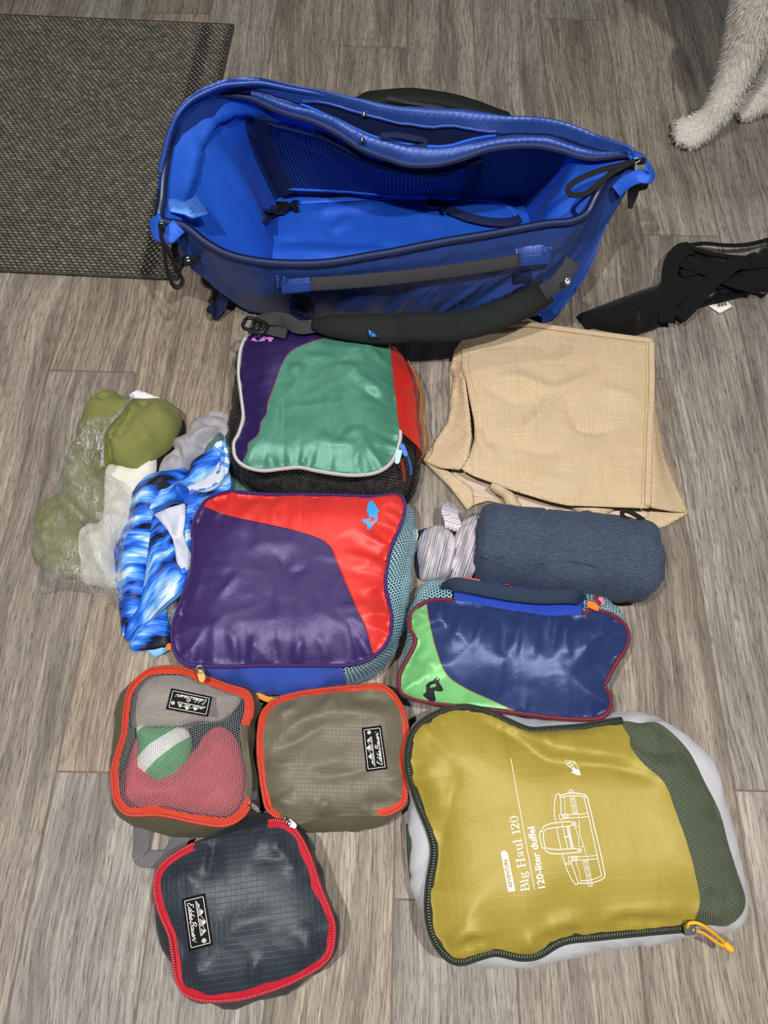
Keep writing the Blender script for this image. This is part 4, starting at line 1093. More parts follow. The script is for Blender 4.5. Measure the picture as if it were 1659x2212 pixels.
def pouch_dark():
    o, sc = (270, 1720), .3014
    K = px(o, sc, [(500, 340), (400, 390), (300, 460), (235, 540), (215, 640), (225, 750), (270, 880), (320, 1000), (345, 1150), (365, 1290), (410, 1390), (480, 1440), (600, 1465), (800, 1455), (950, 1420), (1150, 1350), (1350, 1250), (1450, 1170), (1490, 1080), (1500, 930), (1460, 800), (1400, 650), (1350, 500), (1310, 390), (1250, 280), (1180, 200), (1100, 175), (1025, 180), (850, 235), (650, 300)])
    silm = {0: (490, 330), 4: (213, 650), 5: (214, 770), 6: (232, 940), 7: (285, 1120), 8: (325, 1220), 9: (358, 1310), 10: (405, 1400), 11: (480, 1455), 12: (600, 1485), 13: (800, 1500), 14: (980, 1470), 15: (1200, 1390), 16: (1390, 1270), 26: (1110, 150), 27: (1000, 122), 28: (850, 160), 29: (690, 245)}
    K = [k + (px(o, sc, [silm[i]])[0] if i in silm else ()) for i, k in enumerate(K)]
    cr = [(px(o, sc, a), w, h) for a, w, h in [([(620, 330), (610, 430), (590, 560)], .006, -.006), ([(560, 350), (570, 480), (560, 560)], .006, .004), ([(900, 470), (1050, 450), (1250, 460)], .008, -.003), ([(1130, 400), (1180, 480), (1240, 540)], .007, .004), ([(330, 560), (450, 560), (520, 640)], .007, .003), ([(700, 1080), (760, 960), (900, 900), (1100, 840)], .012, .003),
          ([(480, 1110), (520, 1250), (560, 1330)], .008, .004), ([(900, 1340), (930, 1220), (950, 1150)], .006, .004), ([(1290, 900), (1310, 1050), (1300, 1200)], .010, .003), ([(340, 1000), (420, 1120), (460, 1250)], .009, -.003), ([(1320, 1180), (1400, 1130), (1470, 1060)], .007, -.003), ([(950, 250), (970, 320), (960, 380)], .005, .003), ([(1100, 270), (1080, 350), (1130, 430)], .006, .003)]]
    m = nylon('charcoal_ripstop', '#28303a', .36, (.0062, .30, '#56626e'), wr=.35)
    root, S, rim, sil, ki, v, top = pouch(K, .060, .5, 'fabric_pouch', 'charcoal nylon pouch with crimson zipper edge, nearest the camera', .0075, px(o, sc, [(505, 420), (640, 400), (1030, 260), (1028, 80), (480, 250)]),
        [(27, 29.99), (0, 27)][1:], dict(dome=.018, R=.06, pucker=(.0030, .02, .018), crumple=(.0016, .045), creases=cr, lumps=(.005, .1)), m, nylon('charcoal_side', '#232a33', .42, (.0062, .3, '#3c4650'), wr=.5), '#cb2236', 111, 'top_panel', 'charcoal rip-stop nylon panel', .0045, .15)
    eb_label(root, S, px(o, sc, [(408, 735), (460, 1112), (632, 1066), (572, 695)]))
    pull_tab(root, P(624, 1778, .064), -.4, .010, .006, plain('pale_metal_pull', '#d8d6d0', .3, .6), M_CHROME, tilt=.2)
    part_ribbon('pull_tab', root, PL([(664, 1812, .040), (672, 1826, .036), (676, 1838, .034)]), .008, webbing('grey_pull_tape_2', '#555450'))
cube_purple(); cube_green(); cube_navy(); pouch_mesh(); pouch_olive(); pouch_dark()
# ------------------------------------------------------------------ mustard duffel stuff-sack with printed name
SERIF = {
 'B': (.80, [([(.18, .0), (.18, 1)], .17), ([(0, .03), (.42, .03)], .06), ([(0, .97), (.42, .97)], .06), ([(.2, .97), (.42, .97), (.57, .88), (.6, .75), (.55, .6), (.42, .53), (.2, .53)], [.06, .06, .12, .17, .12, .06, .06]), ([(.2, .53), (.48, .53), (.64, .43), (.68, .28), (.63, .12), (.48, .03), (.2, .03)], [.06, .06, .13, .18, .13, .06, .06])]),
 'i': (.40, [([(.17, 0), (.17, .66)], .16), ([(.0, .03), (.34, .03)], .06), ([(.02, .635), (.17, .635)], .06), ([(.16, .84), (.16, .96)], .17)]),
 'g': (.64, [([(.28, .64), (.14, .58), (.10, .45), (.14, .32), (.28, .26), (.42, .32), (.46, .45), (.42, .58), (.28, .64)], [.06, .1, .15, .1, .06, .1, .15, .1, .06]), ([(.42, .6), (.58, .66)], .08), ([(.2, .28), (.1, .2), (.16, .11), (.42, .07), (.56, -.02)], [.06, .08, .1, .12, .12]), ([(.54, -.02), (.5, -.17), (.28, -.22), (.06, -.16), (.06, -.04), (.18, .08)], [.12, .1, .07, .08, .08, .06])]),
 'H': (.98, [([(.2, 0), (.2, 1)], .17), ([(.74, 0), (.74, 1)], .17), ([(.2, .52), (.74, .52)], .06), ([(.02, .03), (.38, .03)], .06), ([(.02, .97), (.38, .97)], .06), ([(.56, .03), (.92, .03)], .06), ([(.56, .97), (.92, .97)], .06)]),
 'a': (.62, [([(.08, .5), (.14, .62), (.29, .66), (.42, .58), (.43, .42), (.43, .05)], [.1, .1, .07, .13, .16, .15]), ([(.43, .4), (.2, .33), (.11, .19), (.18, .05), (.32, .05), (.43, .16)], [.06, .08, .15, .1, .06, .05]), ([(.43, .05), (.57, .03)], .07)]),
 'u': (.76, [([(.17, .66), (.17, .18), (.26, .04), (.4, .05), (.54, .16)], [.16, .16, .12, .07, .06]), ([(.55, .66), (.55, .0)], .16), ([(.02, .635), (.17, .635)], .06), ([(.42, .635), (.55, .635)], .06), ([(.55, .03), (.7, .03)], .06)]),
 'l': (.40, [([(.17, 0), (.17, 1)], .16), ([(.0, .03), (.34, .03)], .06), ([(.02, .975), (.17, .975)], .06)]),
 '1': (.52, [([(.26, 0), (.26, .96)], .17), ([(.05, .84), (.26, .95)], .07), ([(.06, .03), (.46, .03)], .06)]),
 '2': (.64, [([(.07, .72), (.12, .9), (.29, .96), (.46, .87), (.48, .7), (.36, .46), (.09, .09)], [.13, .1, .07, .15, .17, .12, .06]), ([(.06, .075), (.54, .075)], .15)]),
 '0': (.68, [([(.3, .96), (.13, .85), (.07, .5), (.13, .12), (.3, .02), (.47, .12), (.53, .5), (.47, .85), (.3, .96)], [.06, .1, .17, .1, .06, .1, .17, .1, .06])])}
def yellow_bag():
    o, sc = (850, 1500), .48764
    Kc = [(290, 60), (180, 95), (95, 160), (65, 250), (70, 350), (110, 480), (160, 600), (180, 700), (158, 850), (155, 980), (185, 1090), (240, 1160), (300, 1180), (400, 1150), (460, 1140), (560, 1160), (640, 1150), (750, 1090), (900, 1070), (1100, 1050), (1290, 1033), (1390, 1022), (1480, 1025), (1545, 970), (1558, 900),
          (1520, 780), (1480, 650), (1445, 520), (1380, 390), (1300, 240), (1180, 130), (1090, 128), (1010, 118), (850, 145), (700, 157), (600, 160), (500, 120), (400, 75)]
    sil = {3: (60, 280), 4: (59, 400), 5: (58, 520), 6: (64, 660), 7: (72, 800), 8: (95, 900), 9: (125, 990), 10: (160, 1085), 11: (225, 1168), 12: (310, 1196), 13: (400, 1212), 14: (480, 1217), 15: (590, 1208), 16: (680, 1192), 17: (830, 1162), 18: (980, 1135), 19: (1140, 1112), 20: (1300, 1088), 21: (1410, 1074), 22: (1520, 1052),
           23: (1564, 980), 24: (1567, 900), 25: (1545, 770), 26: (1510, 640), 27: (1462, 440), 28: (1435, 320), 29: (1370, 235), 30: (1250, 140), 31: (1140, 82), 32: (1020, 68), 33: (860, 90), 34: (720, 105), 35: (600, 102), 36: (490, 82), 37: (390, 62)}
    K = [k + (px(o, sc, [sil[i]])[0] if i in sil else ()) for i, k in enumerate(px(o, sc, Kc))]
    zr = [.070] * 5 + [.062] * 16 + [.058] * 5 + [.066] * 6 + [.072] * 6
    rim, silw, ki, L = pair_loops(K, zr, .45, 360, out=.006)
    root = thing('storage_sack', 'large mustard yellow nylon storage sack with white printed duffel drawing', 'storage bag', (*rim.mean(0)[:2], 0))
    cr = [(px(o, sc, a), w, h, .4) for a, w, h in [([(380, 100), (480, 150), (560, 190), (680, 285), (800, 300), (1000, 325), (1190, 388)], .012, -.010), ([(420, 70), (560, 150), (720, 235), (900, 260), (1060, 270)], .014, .008), ([(560, 200), (800, 180), (1000, 150)], .02, .006), ([(280, 330), (250, 480), (220, 640), (200, 700)], .014, -.006),
          ([(120, 300), (200, 420), (240, 560)], .02, .006), ([(250, 1110), (330, 1060), (420, 1080), (470, 1110)], .008, .007), ([(300, 1140), (360, 1100), (480, 1090)], .006, -.006), ([(560, 1130), (680, 1070), (740, 1020), (860, 1010)], .009, .007), ([(620, 1110), (720, 1060)], .007, -.006), ([(940, 1040), (1000, 980), (1150, 965), (1320, 960)], .009, .006), ([(960, 1010), (1080, 1000), (1250, 1010)], .007, -.005),
          ([(1060, 190), (1150, 250), (1280, 240)], .009, -.006), ([(1130, 330), (1250, 340), (1330, 300)], .012, .006), ([(1340, 990), (1400, 960), (1500, 1000)], .008, .006), ([(1400, 880), (1480, 920), (1540, 900)], .01, -.005), ([(130, 180), (230, 300), (280, 340)], .015, -.003)]]
    S = Surf(rim, .030, .085, (.0035, .02, .022), (.0010, .07), cr, seed=131, lumps=(.008, .15))
    seam = px(o, sc, [(1000, 80), (1010, 130), (1045, 190), (1052, 235), (1110, 310), (1200, 392), (1250, 520), (1310, 690), (1350, 860), (1356, 930), (1335, 1000), (1325, 1060)])
    pn = S.panels([('net', [(1700, 2060), (1700, 1500), (1340, 1500)], seam), ('top', None, None)], .0050, .09)
    m_y = nylon('mustard_ripstop', '#9f8d37', .42, (.0105, .15, '#c9bb62'), wr=.22)
    top = mesh('front_panel', *pn['top'][:2], m_y, root, uv=pn['top'][2], label='mustard rip-stop nylon panel with white print')
    mesh('mesh_panel', *pn['net'][:2], heavy_net(), root, uv=pn['net'][2], label='dark green heavy mesh end panel')
    v, uv = wall(rim, silw, 10, wr=(.0032, .03), seed=141)
    m_gr = nylon('pale_grey_nylon', '#cfd0d8', .45, wr=.5, metal=.05)
    wall_part('side_panel', v, uv, m_gr, root, label='pale grey nylon side')
    bottom('', v, m_gr, root)
    zp = np.concatenate([run(ki, 32, 37.99), run(ki, 0, 20.2)])
    zipper(root, rim[zp], .0105, webbing('dark_green_zip_tape', '#3d4538', .002), plain('dark_green_coil', '#20261f', .4), off=.0, coil_r=.0020, pitch=.003)
    # ---- white print, in the picture's own crop frame
    po, ps = (1060, 1600), .17178
    def C(pts): return px(po, ps, pts)
    D = []
    w1, w2 = 2.3, 1.7
    D.append((C([(253, 225), (335, 690), (440, 1270), (550, 1872)]), 1.5))
    def dl(pts, w=w2): D.append((C(pts), w * .95))
    dl([(880, 720), (860, 665), (840, 665), (815, 700), (800, 800), (798, 900), (805, 960), (820, 1030)]); dl([(828, 1100), (850, 1220), (885, 1360)]); dl([(898, 1430), (930, 1540), (960, 1630), (1010, 1730), (1050, 1795), (1080, 1812), (1098, 1795), (1090, 1760)])
    dl([(862, 670), (880, 760), (885, 930)]); dl([(895, 1025), (930, 1200), (970, 1360)]); dl([(1005, 1525), (1050, 1640), (1095, 1770)])
    dl([(880, 685), (1000, 655), (1120, 665), (1185, 680), (1215, 715), (1260, 900), (1330, 1200), (1400, 1500), (1435, 1680), (1430, 1720), (1380, 1755), (1270, 1790), (1180, 1795), (1095, 1790)], 2.2)
    dl([(885, 712), (1000, 690), (1110, 695), (1200, 708)]); dl([(1170, 710), (1230, 950), (1300, 1280), (1395, 1700)]); dl([(1395, 1700), (1300, 1740), (1210, 1765), (1140, 1760)])
    dl([(985, 655), (990, 622), (1022, 620), (1040, 655)]); dl([(1215, 1790), (1240, 1830), (1275, 1828), (1270, 1790)])
    for dx in (0, 22, 44, 62): dl([(990 + dx * .9, 690 + dx * .05), (1010 + dx, 800), (1035 + dx, 925)], 1.1)
    for dx in (0, 22, 44, 62): dl([(1155 + dx * .9, 1500), (1185 + dx, 1640), (1215 + dx * .9, 1780)], 1.1)
    for y in (735, 820, 905): dl([(1005 + (y - 700) * .2, y), (1048 + (y - 700) * .2, y - 4)], 1.1)
    for y in (1520, 1605, 1695): dl([(1165 + (y - 1500) * .2, y), (1215 + (y - 1500) * .2, y - 4)], 1.1)
    dl([(910, 680), (930, 760), (935, 920)], 1.1); dl([(1070, 1520), (1110, 1640), (1135, 1780)], 1.1); dl([(930, 1545), (1000, 1535)], 1.1); dl([(935, 1558), (1000, 1552)], 1.1)
    # handle loops
    dl([(1005, 1018), (900, 1022), (760, 1040), (670, 1075), (635, 1130), (640, 1145)], 2.0); dl([(1010, 1072), (900, 1082), (790, 1095), (700, 1110), (665, 1140), (662, 1210), (672, 1290), (690, 1345), (740, 1362), (860, 1368), (980, 1360), (1080, 1355)], 2.0)
    dl([(620, 1140), (650, 1140)], 1.8); dl([(620, 1140), (612, 1200), (630, 1280), (650, 1350), (690, 1345)], 2.0); dl([(675, 1355), (700, 1395), (760, 1420), (860, 1425), (980, 1415), (1090, 1405)], 2.0)
    dl([(1005, 1018), (1030, 1040), (1010, 1072)], 1.5); dl([(1080, 1355), (1105, 1380), (1090, 1405)], 1.5)
    # straps and buckles
    def box(c_, w, h, a, wd=1.2):
        ca, sa = math.cos(a), math.sin(a); q = [(-w / 2, -h / 2), (w / 2, -h / 2), (w / 2, h / 2), (-w / 2, h / 2), (-w / 2, -h / 2)]
        dl([(c_[0] + x * ca - y * sa, c_[1] + x * sa + y * ca) for x, y in q], wd)
    for cx, cy in ((905, 960), (1020, 1490)):
        box((cx - 22, cy), 40, 60, -.05, 1.4); box((cx + 35, cy - 8), 60, 55, -.05, 1.6); box((cx + 130, cy - 12), 140, 42, -.05, 1.3)
        dl([(cx + 10, cy - 30), (cx + 60, cy + 20)], 1.4); dl([(cx + 10, cy + 20), (cx + 60, cy - 30)], 1.4)
        dl([(cx + 200, cy - 35), (cx + 320, cy - 50)], 1.4); dl([(cx + 200, cy + 8), (cx + 330, cy - 8)], 1.4)
    for cx, cy in ((1050, 1045), (1120, 1380)):
        a = np.linspace(0, 2 * math.pi, 9); dl([(cx + 24 * math.cos(q), cy + 26 * math.sin(q)) for q in a], 1.4); dl([(cx - 18, cy - 18), (cx + 18, cy + 18)], 1.1); dl([(cx - 18, cy + 18), (cx + 18, cy - 18)], 1.1)
    dl([(1060, 1090), (1100, 1190), (1110, 1300), (1100, 1330)], 1.4); dl([(1110, 1000), (1120, 1180), (1170, 1330), (1200, 1430)], 1.5); dl([(1062, 1080), (1112, 1080)], 1.2); dl([(1125, 1335), (1168, 1330)], 1.2)
    for dx in (0, 14, 28): dl([(955 + dx, 1085), (985 + dx, 1230), (1015 + dx, 1355)], 1.6)
    dl([(930, 1215), (1000, 1195)], 3.0)
    # lettering
    F1 = lambda u, v: None
    a0, a1 = np.array(C([(489, 1884)])[0]), np.array(C([(331, 925)])[0])
    du = (a1 - a0); n = np.array([du[1], -du[0]]) / np.linalg.norm(du)       # up is to the left of the reading direction
    capv = n * 105 * ps
    tot = sum(SERIF[c][0] if c != ' ' else .36 for c in 'Big Haul 120') + 0.03
    X = 0
    for c in 'Big Haul 120':
        if c == ' ': X += .36; continue
        adv, st = SERIF[c]
        for pl, w in st:
            p_ = np.array(pl, float)
            p_ = spline(p_, n=len(p_) * 4) if len(p_) > 2 else p_
            q = a0 + np.outer((p_[:, 0] + X) / tot, du) + np.outer(p_[:, 1], capv)
            wpx = 105 * ps
            D.append((q, np.asarray(w) * wpx if not np.isscalar(w) else w * wpx))
        X += adv
    mb = print_strokes(S, D, .0010, 1.6)
    def font_on(text, a, b, cap, mat_mb, bold=.0, lift=.001, space=1.0):
        v_, f_ = font_polys(text, space=space)
        x0, x1 = v_[:, 0].min(), v_[:, 0].max(); a, b = np.array(a), np.array(b); d = b - a; nn = np.array([d[1], -d[0]]) / np.linalg.norm(d)
        base = a + np.outer((v_[:, 0] - x0) / (x1 - x0), d) + np.outer(v_[:, 1] / .69 * cap, nn)
        offs = [(0, 0)] if not bold else [(-bold, 0), (bold, 0), (0, -bold), (0, bold)]
        for k_, (ox, oy) in enumerate(offs):
            mat_mb.add(S.many(base + [ox, oy], lift + .00004 * k_), f_)
    font_on('120-liter duffel', C([(684, 1842)])[0], C([(546, 1078)])[0], 88 * ps * 1.0, mb, .55, .0010)
    # badge
    badge = C([(125, 1405), (165, 1378), (213, 1408), (310, 1890), (218, 1900)])
    bm_ = print_polys(S, [badge], .0009, 4); mb.add(np.vstack(bm_.v), bm_.f)
    # cooperative logo: arrow-like tree and a ragged box
    mb2 = print_polys(S, [C([(1136, 435), (1065, 428), (1060, 415), (1005, 400), (1040, 385), (1030, 370), (1060, 362), (1110, 355)])], .001, 3); mb.add(np.vstack(mb2.v), mb2.f)
    print_strokes(S, [(C([(1050, 368), (945, 300), (965, 285), (930, 262), (945, 258), (935, 242), (1000, 255), (1050, 262)]), 1.1), (C([(1050, 262), (1112, 345)]), .8)], .001, 2, mb)
    font_on('REI', C([(1075, 345)])[0], C([(1000, 262)])[0], 52 * ps, mb, .25, .001)
    font_on('CO-OP', C([(1112, 340)])[0], C([(1058, 262)])[0], 22 * ps, mb, .1, .001)
    mb.build('lettering', M_WHITEPRINT, top, smooth=False)
    mb3 = MB(); font_on('ADVENTURE', C([(274, 1846)])[0], C([(205, 1488)])[0], 44 * ps, mb3, .3, .0017)
    mb3.build('badge_lettering', plain('mustard_ink', '#8d7c2c', .6), top, smooth=False)
    # cord loop, stop, and side strap
    yc = plain('yellow_cord', '#e5a92c', .6, bump=(900, .4, .0006))
    part_tube('pull_cord', root, PL([(1484, 2004, .072), (1490, 1994, .078), (1512, 1996, .078), (1540, 2014, .066), (1560, 2032, .050), (1572, 2044, .040), (1566, 2046, .040), (1545, 2034, .050), (1520, 2016, .062), (1495, 2008, .072)]), .0021, yc, step=.002, label='yellow cord loop')
    kn = P(1570, 2044, .042)
    part_tube('cord_knot', root, np.array([kn + [-.005, .004, 0], kn + [.001, -.001, .003], kn + [.006, -.005, 0]]), .0042, yc, step=.0015, sc=[.5, 1.1, 1, 1.1, .5])
    pull_tab(root, P(1476, 2008, .070), 0.0, .014, .012, M_BLACKPL, None, th=.006, name='zipper_slider')
    part_ribbon('side_strap', root, PL([(884, 1780, .030), (886, 1840, .030), (893, 1900, .028), (900, 1936, .024)]), .011, webbing('green_webbing', '#4a5442'), up=(-.8, 0, .8))
def heavy_net():
    m = NT('green_heavy_mesh'); u = m.uv(); sp = m.node('ShaderNodeSeparateXYZ'); m.l.new(m.mapping(u, (1, 1, 1), (0, 0, .6)), sp.inputs[0])
    p = .0034
    a = m.math('SINE', m.math('MULTIPLY', sp.outputs[0], 2 * math.pi / p)); b = m.math('SINE', m.math('MULTIPLY', sp.outputs[1], 2 * math.pi / p))
    h = m.math('MULTIPLY', a, b)
    c = m.mix(m.math('MULTIPLY_ADD', h, 1.2, .5, clamp=True), lin('#232b1d'), lin('#6b7760'))
    m.put(m.b.inputs['Base Color'], c); m.b.inputs['Roughness'].default_value = .55
    m.l.new(m.bump(h, .6, .0012), m.b.inputs['Normal'])
    return m.m
yellow_bag()

# ------------------------------------------------------------------ natural burlap tote lying folded
def burlap_mat():
    m = NT('burlap'); u = m.uv(); sp = m.node('ShaderNodeSeparateXYZ'); m.l.new(u, sp.inputs[0])
    wob = m.node('ShaderNodeTexNoise'); m.l.new(m.obj(), wob.inputs['Vector']); wob.inputs['Scale'].default_value = 120
    p = .0031
    x = m.math('ADD', sp.outputs[0], m.math('MULTIPLY', wob.outputs[0], .0016)); y = m.math('ADD', sp.outputs[1], m.math('MULTIPLY', wob.outputs[0], .0016))
    a = m.math('SINE', m.math('MULTIPLY', x, 2 * math.pi / p)); b = m.math('SINE', m.math('MULTIPLY', y, 2 * math.pi / p))
    h = m.math('MULTIPLY', a, b)
    streak = m.noise(m.mapping(u, (500, 12, 1)), 1, 2); streak2 = m.noise(m.mapping(u, (12, 500, 1)), 1, 2)
    st = m.math('MULTIPLY', m.math('ADD', streak, streak2), .5)
    big = m.noise(m.obj(), 9, 3)
    c = m.mix(m.ramp(st, [(.35, (0, 0, 0, 1)), (.65, (1, 1, 1, 1))]), lin('#e0c6a0'), lin('#f2ddbc'))
    c = m.mix(m.math('MULTIPLY', m.ramp(big, [(.4, (0, 0, 0, 1)), (.7, (1, 1, 1, 1))]), .4), c, lin('#e0c39c'))
    gap = m.math('LESS_THAN', m.math('MAXIMUM', m.math('ABSOLUTE', a), m.math('ABSOLUTE', b)), .42)
    c = m.mix(m.math('MULTIPLY', gap, .55), c, lin('#bda27a'))
    m.put(m.b.inputs['Base Color'], c); m.b.inputs['Roughness'].default_value = .9; m.b.inputs['Specular IOR Level'].default_value = .15
    m.l.new(m.bump(h, .8, .0012), m.b.inputs['Normal'])
    return m.m
def sheet(name, root, pts, mat, dome=0.0, R=.04, crumple=(0, .05), creases=(), pucker=(0, .02, .02), depth=.002, seed=1, lumps=(0, .1), step=.005, n=200, uvrot=0, z=.01, smooth_in=True, label=None, stretch=None):
    """a draped piece of cloth: px outline with heights, closed by a thin edge"""
    r = PL(pts, z)
    r = spline(r, n=n, closed=True) if smooth_in else polyres(r, .004, True)
    creases = [(c_[0], c_[1], c_[2] * 1.5) + tuple(c_[3:]) for c_ in creases]
    s_ = Surf(r, dome, R, pucker, (crumple[0] * 1.5, crumple[1]), creases, seed=seed, lumps=lumps, stretch=stretch, gain=1.1)
    p_ = s_.panels([('a', None, None)], step, uvrot)['a']
    v, f = skirt(p_, r, depth)
    uv = np.vstack([p_[2], np.zeros((len(v) - len(p_[2]), 2))])
    # skirt uv: copy of nearest rim vertex
    k0 = len(p_[2]); 
    if len(v) > k0:
        uv[k0:] = v[k0:, :2]
    return mesh(name, v, f, mat, root, uv=uv, label=label), s_
def burlap():
    o, sc = (880, 680), .38577
    M = burlap_mat()
    C = lambda pts: px(o, sc, pts)
    root = thing('burlap_bag', 'natural tan burlap tote bag lying flat', 'tote bag', (*P(1210, 930)[:2], 0))
    ZT = .040
    back, _ = sheet('back_panel', root, C([(300, 130, .004), (258, 225, .006), (238, 300, .006), (238, 520, .004), (270, 700, .004), (300, 900, .004), (330, 1090, .006), (372, 1062, .010), (450, 1040, .008), (550, 1060, .006), (700, 1130, .006), (850, 1152, .006), (1000, 1165, .006), (1160, 1200, .005), (1330, 1216, .008), (1450, 1182, .008), (1576, 1110, .012), (1505, 950, .006), (1442, 800, .005), (1405, 600, .006), (1388, 470, .006), (1382, 300, .006), (1380, 140, .006), (1000, 90, .006), (650, 50, .006)]),
          M, 0, crumple=(.002, .06), smooth_in=False, seed=3, step=.006)
    sheet('lining', root, C([(240, 860, .008), (300, 840, .010), (500, 900, .012), (900, 1040, .012), (1300, 1090, .012), (1340, 1130, .012), (1150, 1150, .010), (900, 1140, .009), (720, 1100, .009), (520, 1030, .010), (370, 1010, .010), (300, 940, .009)]), plain('white_lining', '#c9b8a4', .8), 0, crumple=(.003, .04), seed=4, label='white woven lining')
    # left gusset: rises from the outer tip to the front panel's edge
    sheet('gusset', root, C([(300, 150, .036), (262, 200, .022), (243, 290, .020), (262, 340, .016), (240, 520, .014), (232, 590, .016), (160, 700, .016), (85, 815, .014), (180, 856, .024), (300, 868, .034), (345, 790, .038), (362, 690, .038), (352, 560, .036), (335, 440, .036), (318, 320, .037)]), M, 0, crumple=(.003, .06), smooth_in=False, seed=6, uvrot=.6,
          creases=[(C([(345, 420), (338, 520), (355, 640), (330, 800)]), .006, .006), (C([(300, 330), (285, 420), (320, 520)]), .006, -.006)])
    sheet('gusset', root, C([(85, 812, .013), (115, 840, .012), (240, 965, .010), (335, 1092, .006), (372, 1062, .012), (366, 970, .016), (240, 880, .018)]), M, 0, crumple=(.002, .05), smooth_in=False, seed=7, uvrot=.9)
    sheet('gusset', root, C([(1372, 440, .036), (1400, 560, .018), (1440, 800, .008), (1505, 950, .008), (1574, 1108, .012), (1480, 1100, .020), (1360, 1078, .036), (1366, 900, .037), (1370, 600, .037)]), M, 0, crumple=(.002, .05), smooth_in=False, seed=8, uvrot=.35)
    front = C([(305, 140), (304, 290), (330, 370), (350, 480), (376, 600), (376, 700), (342, 800), (300, 862), (370, 900), (480, 940), (600, 985), (800, 1045), (900, 1066), (1100, 1073), (1360, 1082), (1366, 900), (1371, 600), (1383, 300), (1381, 130), (1100, 98), (800, 58), (660, 42), (480, 80), (330, 118)])
    front = [(a, b, ZT) for a, b in front]
    cr = [(C(a), w, h, .5) for a, w, h in [([(480, 370), (640, 360), (820, 420), (1000, 350), (1060, 280)], .012, .005), ([(820, 430), (760, 540), (690, 620), (650, 720)], .012, .006), ([(890, 440), (930, 560), (980, 640), (1180, 650)], .012, -.005), ([(380, 620), (430, 720), (500, 800)], .012, .005), ([(700, 900), (860, 960), (1000, 980)], .02, .004), ([(560, 660), (700, 760), (900, 760)], .015, -.004), ([(1080, 400), (1200, 460), (1300, 480)], .014, .004), ([(420, 380), (600, 480), (690, 450)], .014, -.004), ([(400, 500), (420, 620), (480, 780)], .010, -.004)]]
    fp, S = sheet('front_panel', root, front, M, .006, .05, (.0022, .09), cr, seed=9, lumps=(.006, .14), smooth_in=False, step=.005)
    # hems: a doubled strip along right, top and left edge
    mst = plain('tan_thread', '#bd9d70', .8)
    for ln in ([(1335, 165), (1337, 400), (1325, 700), (1310, 1060)], [(345, 130), (700, 70), (1100, 130), (1335, 165)], [(345, 140), (345, 300), (385, 450)]):
        part_tube('hem_stitching', root, S.many(spline(C(ln), step=8), .0003), .0006, mst, n=5)
        q = [(x + 9, y) for x, y in C(ln)] if ln[0][0] > 1000 else None
        if q: part_tube('hem_stitching', root, S.many(spline(q, step=8), .0003), .0006, mst, n=5)
    part_ribbon('hem', root, S.many(spline(C([(1366, 150), (1368, 400), (1356, 700), (1345, 1070)]), step=12), .0022), .010, M, .004)
    part_ribbon('hem', root, S.many(spline(C([(500, 72), (660, 52), (900, 84), (1370, 145)]), step=12), .0020), .010, M, .004)
    # short handles tucked under the mouth
    hm = M
    def handle(pts, r, scl): part_tube('handle', root, PL(C(pts)), r, hm, step=.003, sc=scl, n=10, up=(0, .3, 1))
    handle([(470, 945, .030), (520, 975, .026), (560, 1010, .022), (585, 1050, .018), (620, 1082, .014)], .010, [.8, 1.2, .9, 1.1, .7])
    handle([(930, 1060, .022), (980, 1085, .018), (1060, 1105, .016), (1110, 1085, .018), (1150, 1066, .022)], .011, [.6, 1, 1.3, 1, .6])
burlap()
# ------------------------------------------------------------------ heap of clothes on the left
def ikat_mat():
    m = NT('blue_ikat_print'); u = m.uv()
    st = m.noise(m.mapping(u, (30, 420, 1)), 1.0, 3, .6)              # fine brush streaks along u
    big = m.noise(m.mapping(u, (12, 32, 1)), 1.0, 2, .5)
    mid = m.noise(m.mapping(u, (18, 62, 1), loc=(4.2, 1.7, 0)), 1.0, 2, .5)
    f = m.math('ADD', m.math('MULTIPLY', big, .55), m.math('ADD', m.math('MULTIPLY', mid, .35), m.math('MULTIPLY', st, .22)))
    c = m.ramp(f, [(.0, lin('#0b0e1a')), (.475, lin('#0c1122')), (.49, lin('#1440a8')), (.545, lin('#2166d8')), (.58, lin('#4a93ea')), (.62, lin('#8cc0f2')), (.66, lin('#dcebf6'))])
    m.put(m.b.inputs['Base Color'], c); m.b.inputs['Roughness'].default_value = .55; m.b.inputs['Specular IOR Level'].default_value = .35
    m.l.new(m.bump(m.noise(m.obj(), 40, 4, .55, .4), .3, .004), m.b.inputs['Normal'])
    return m.m
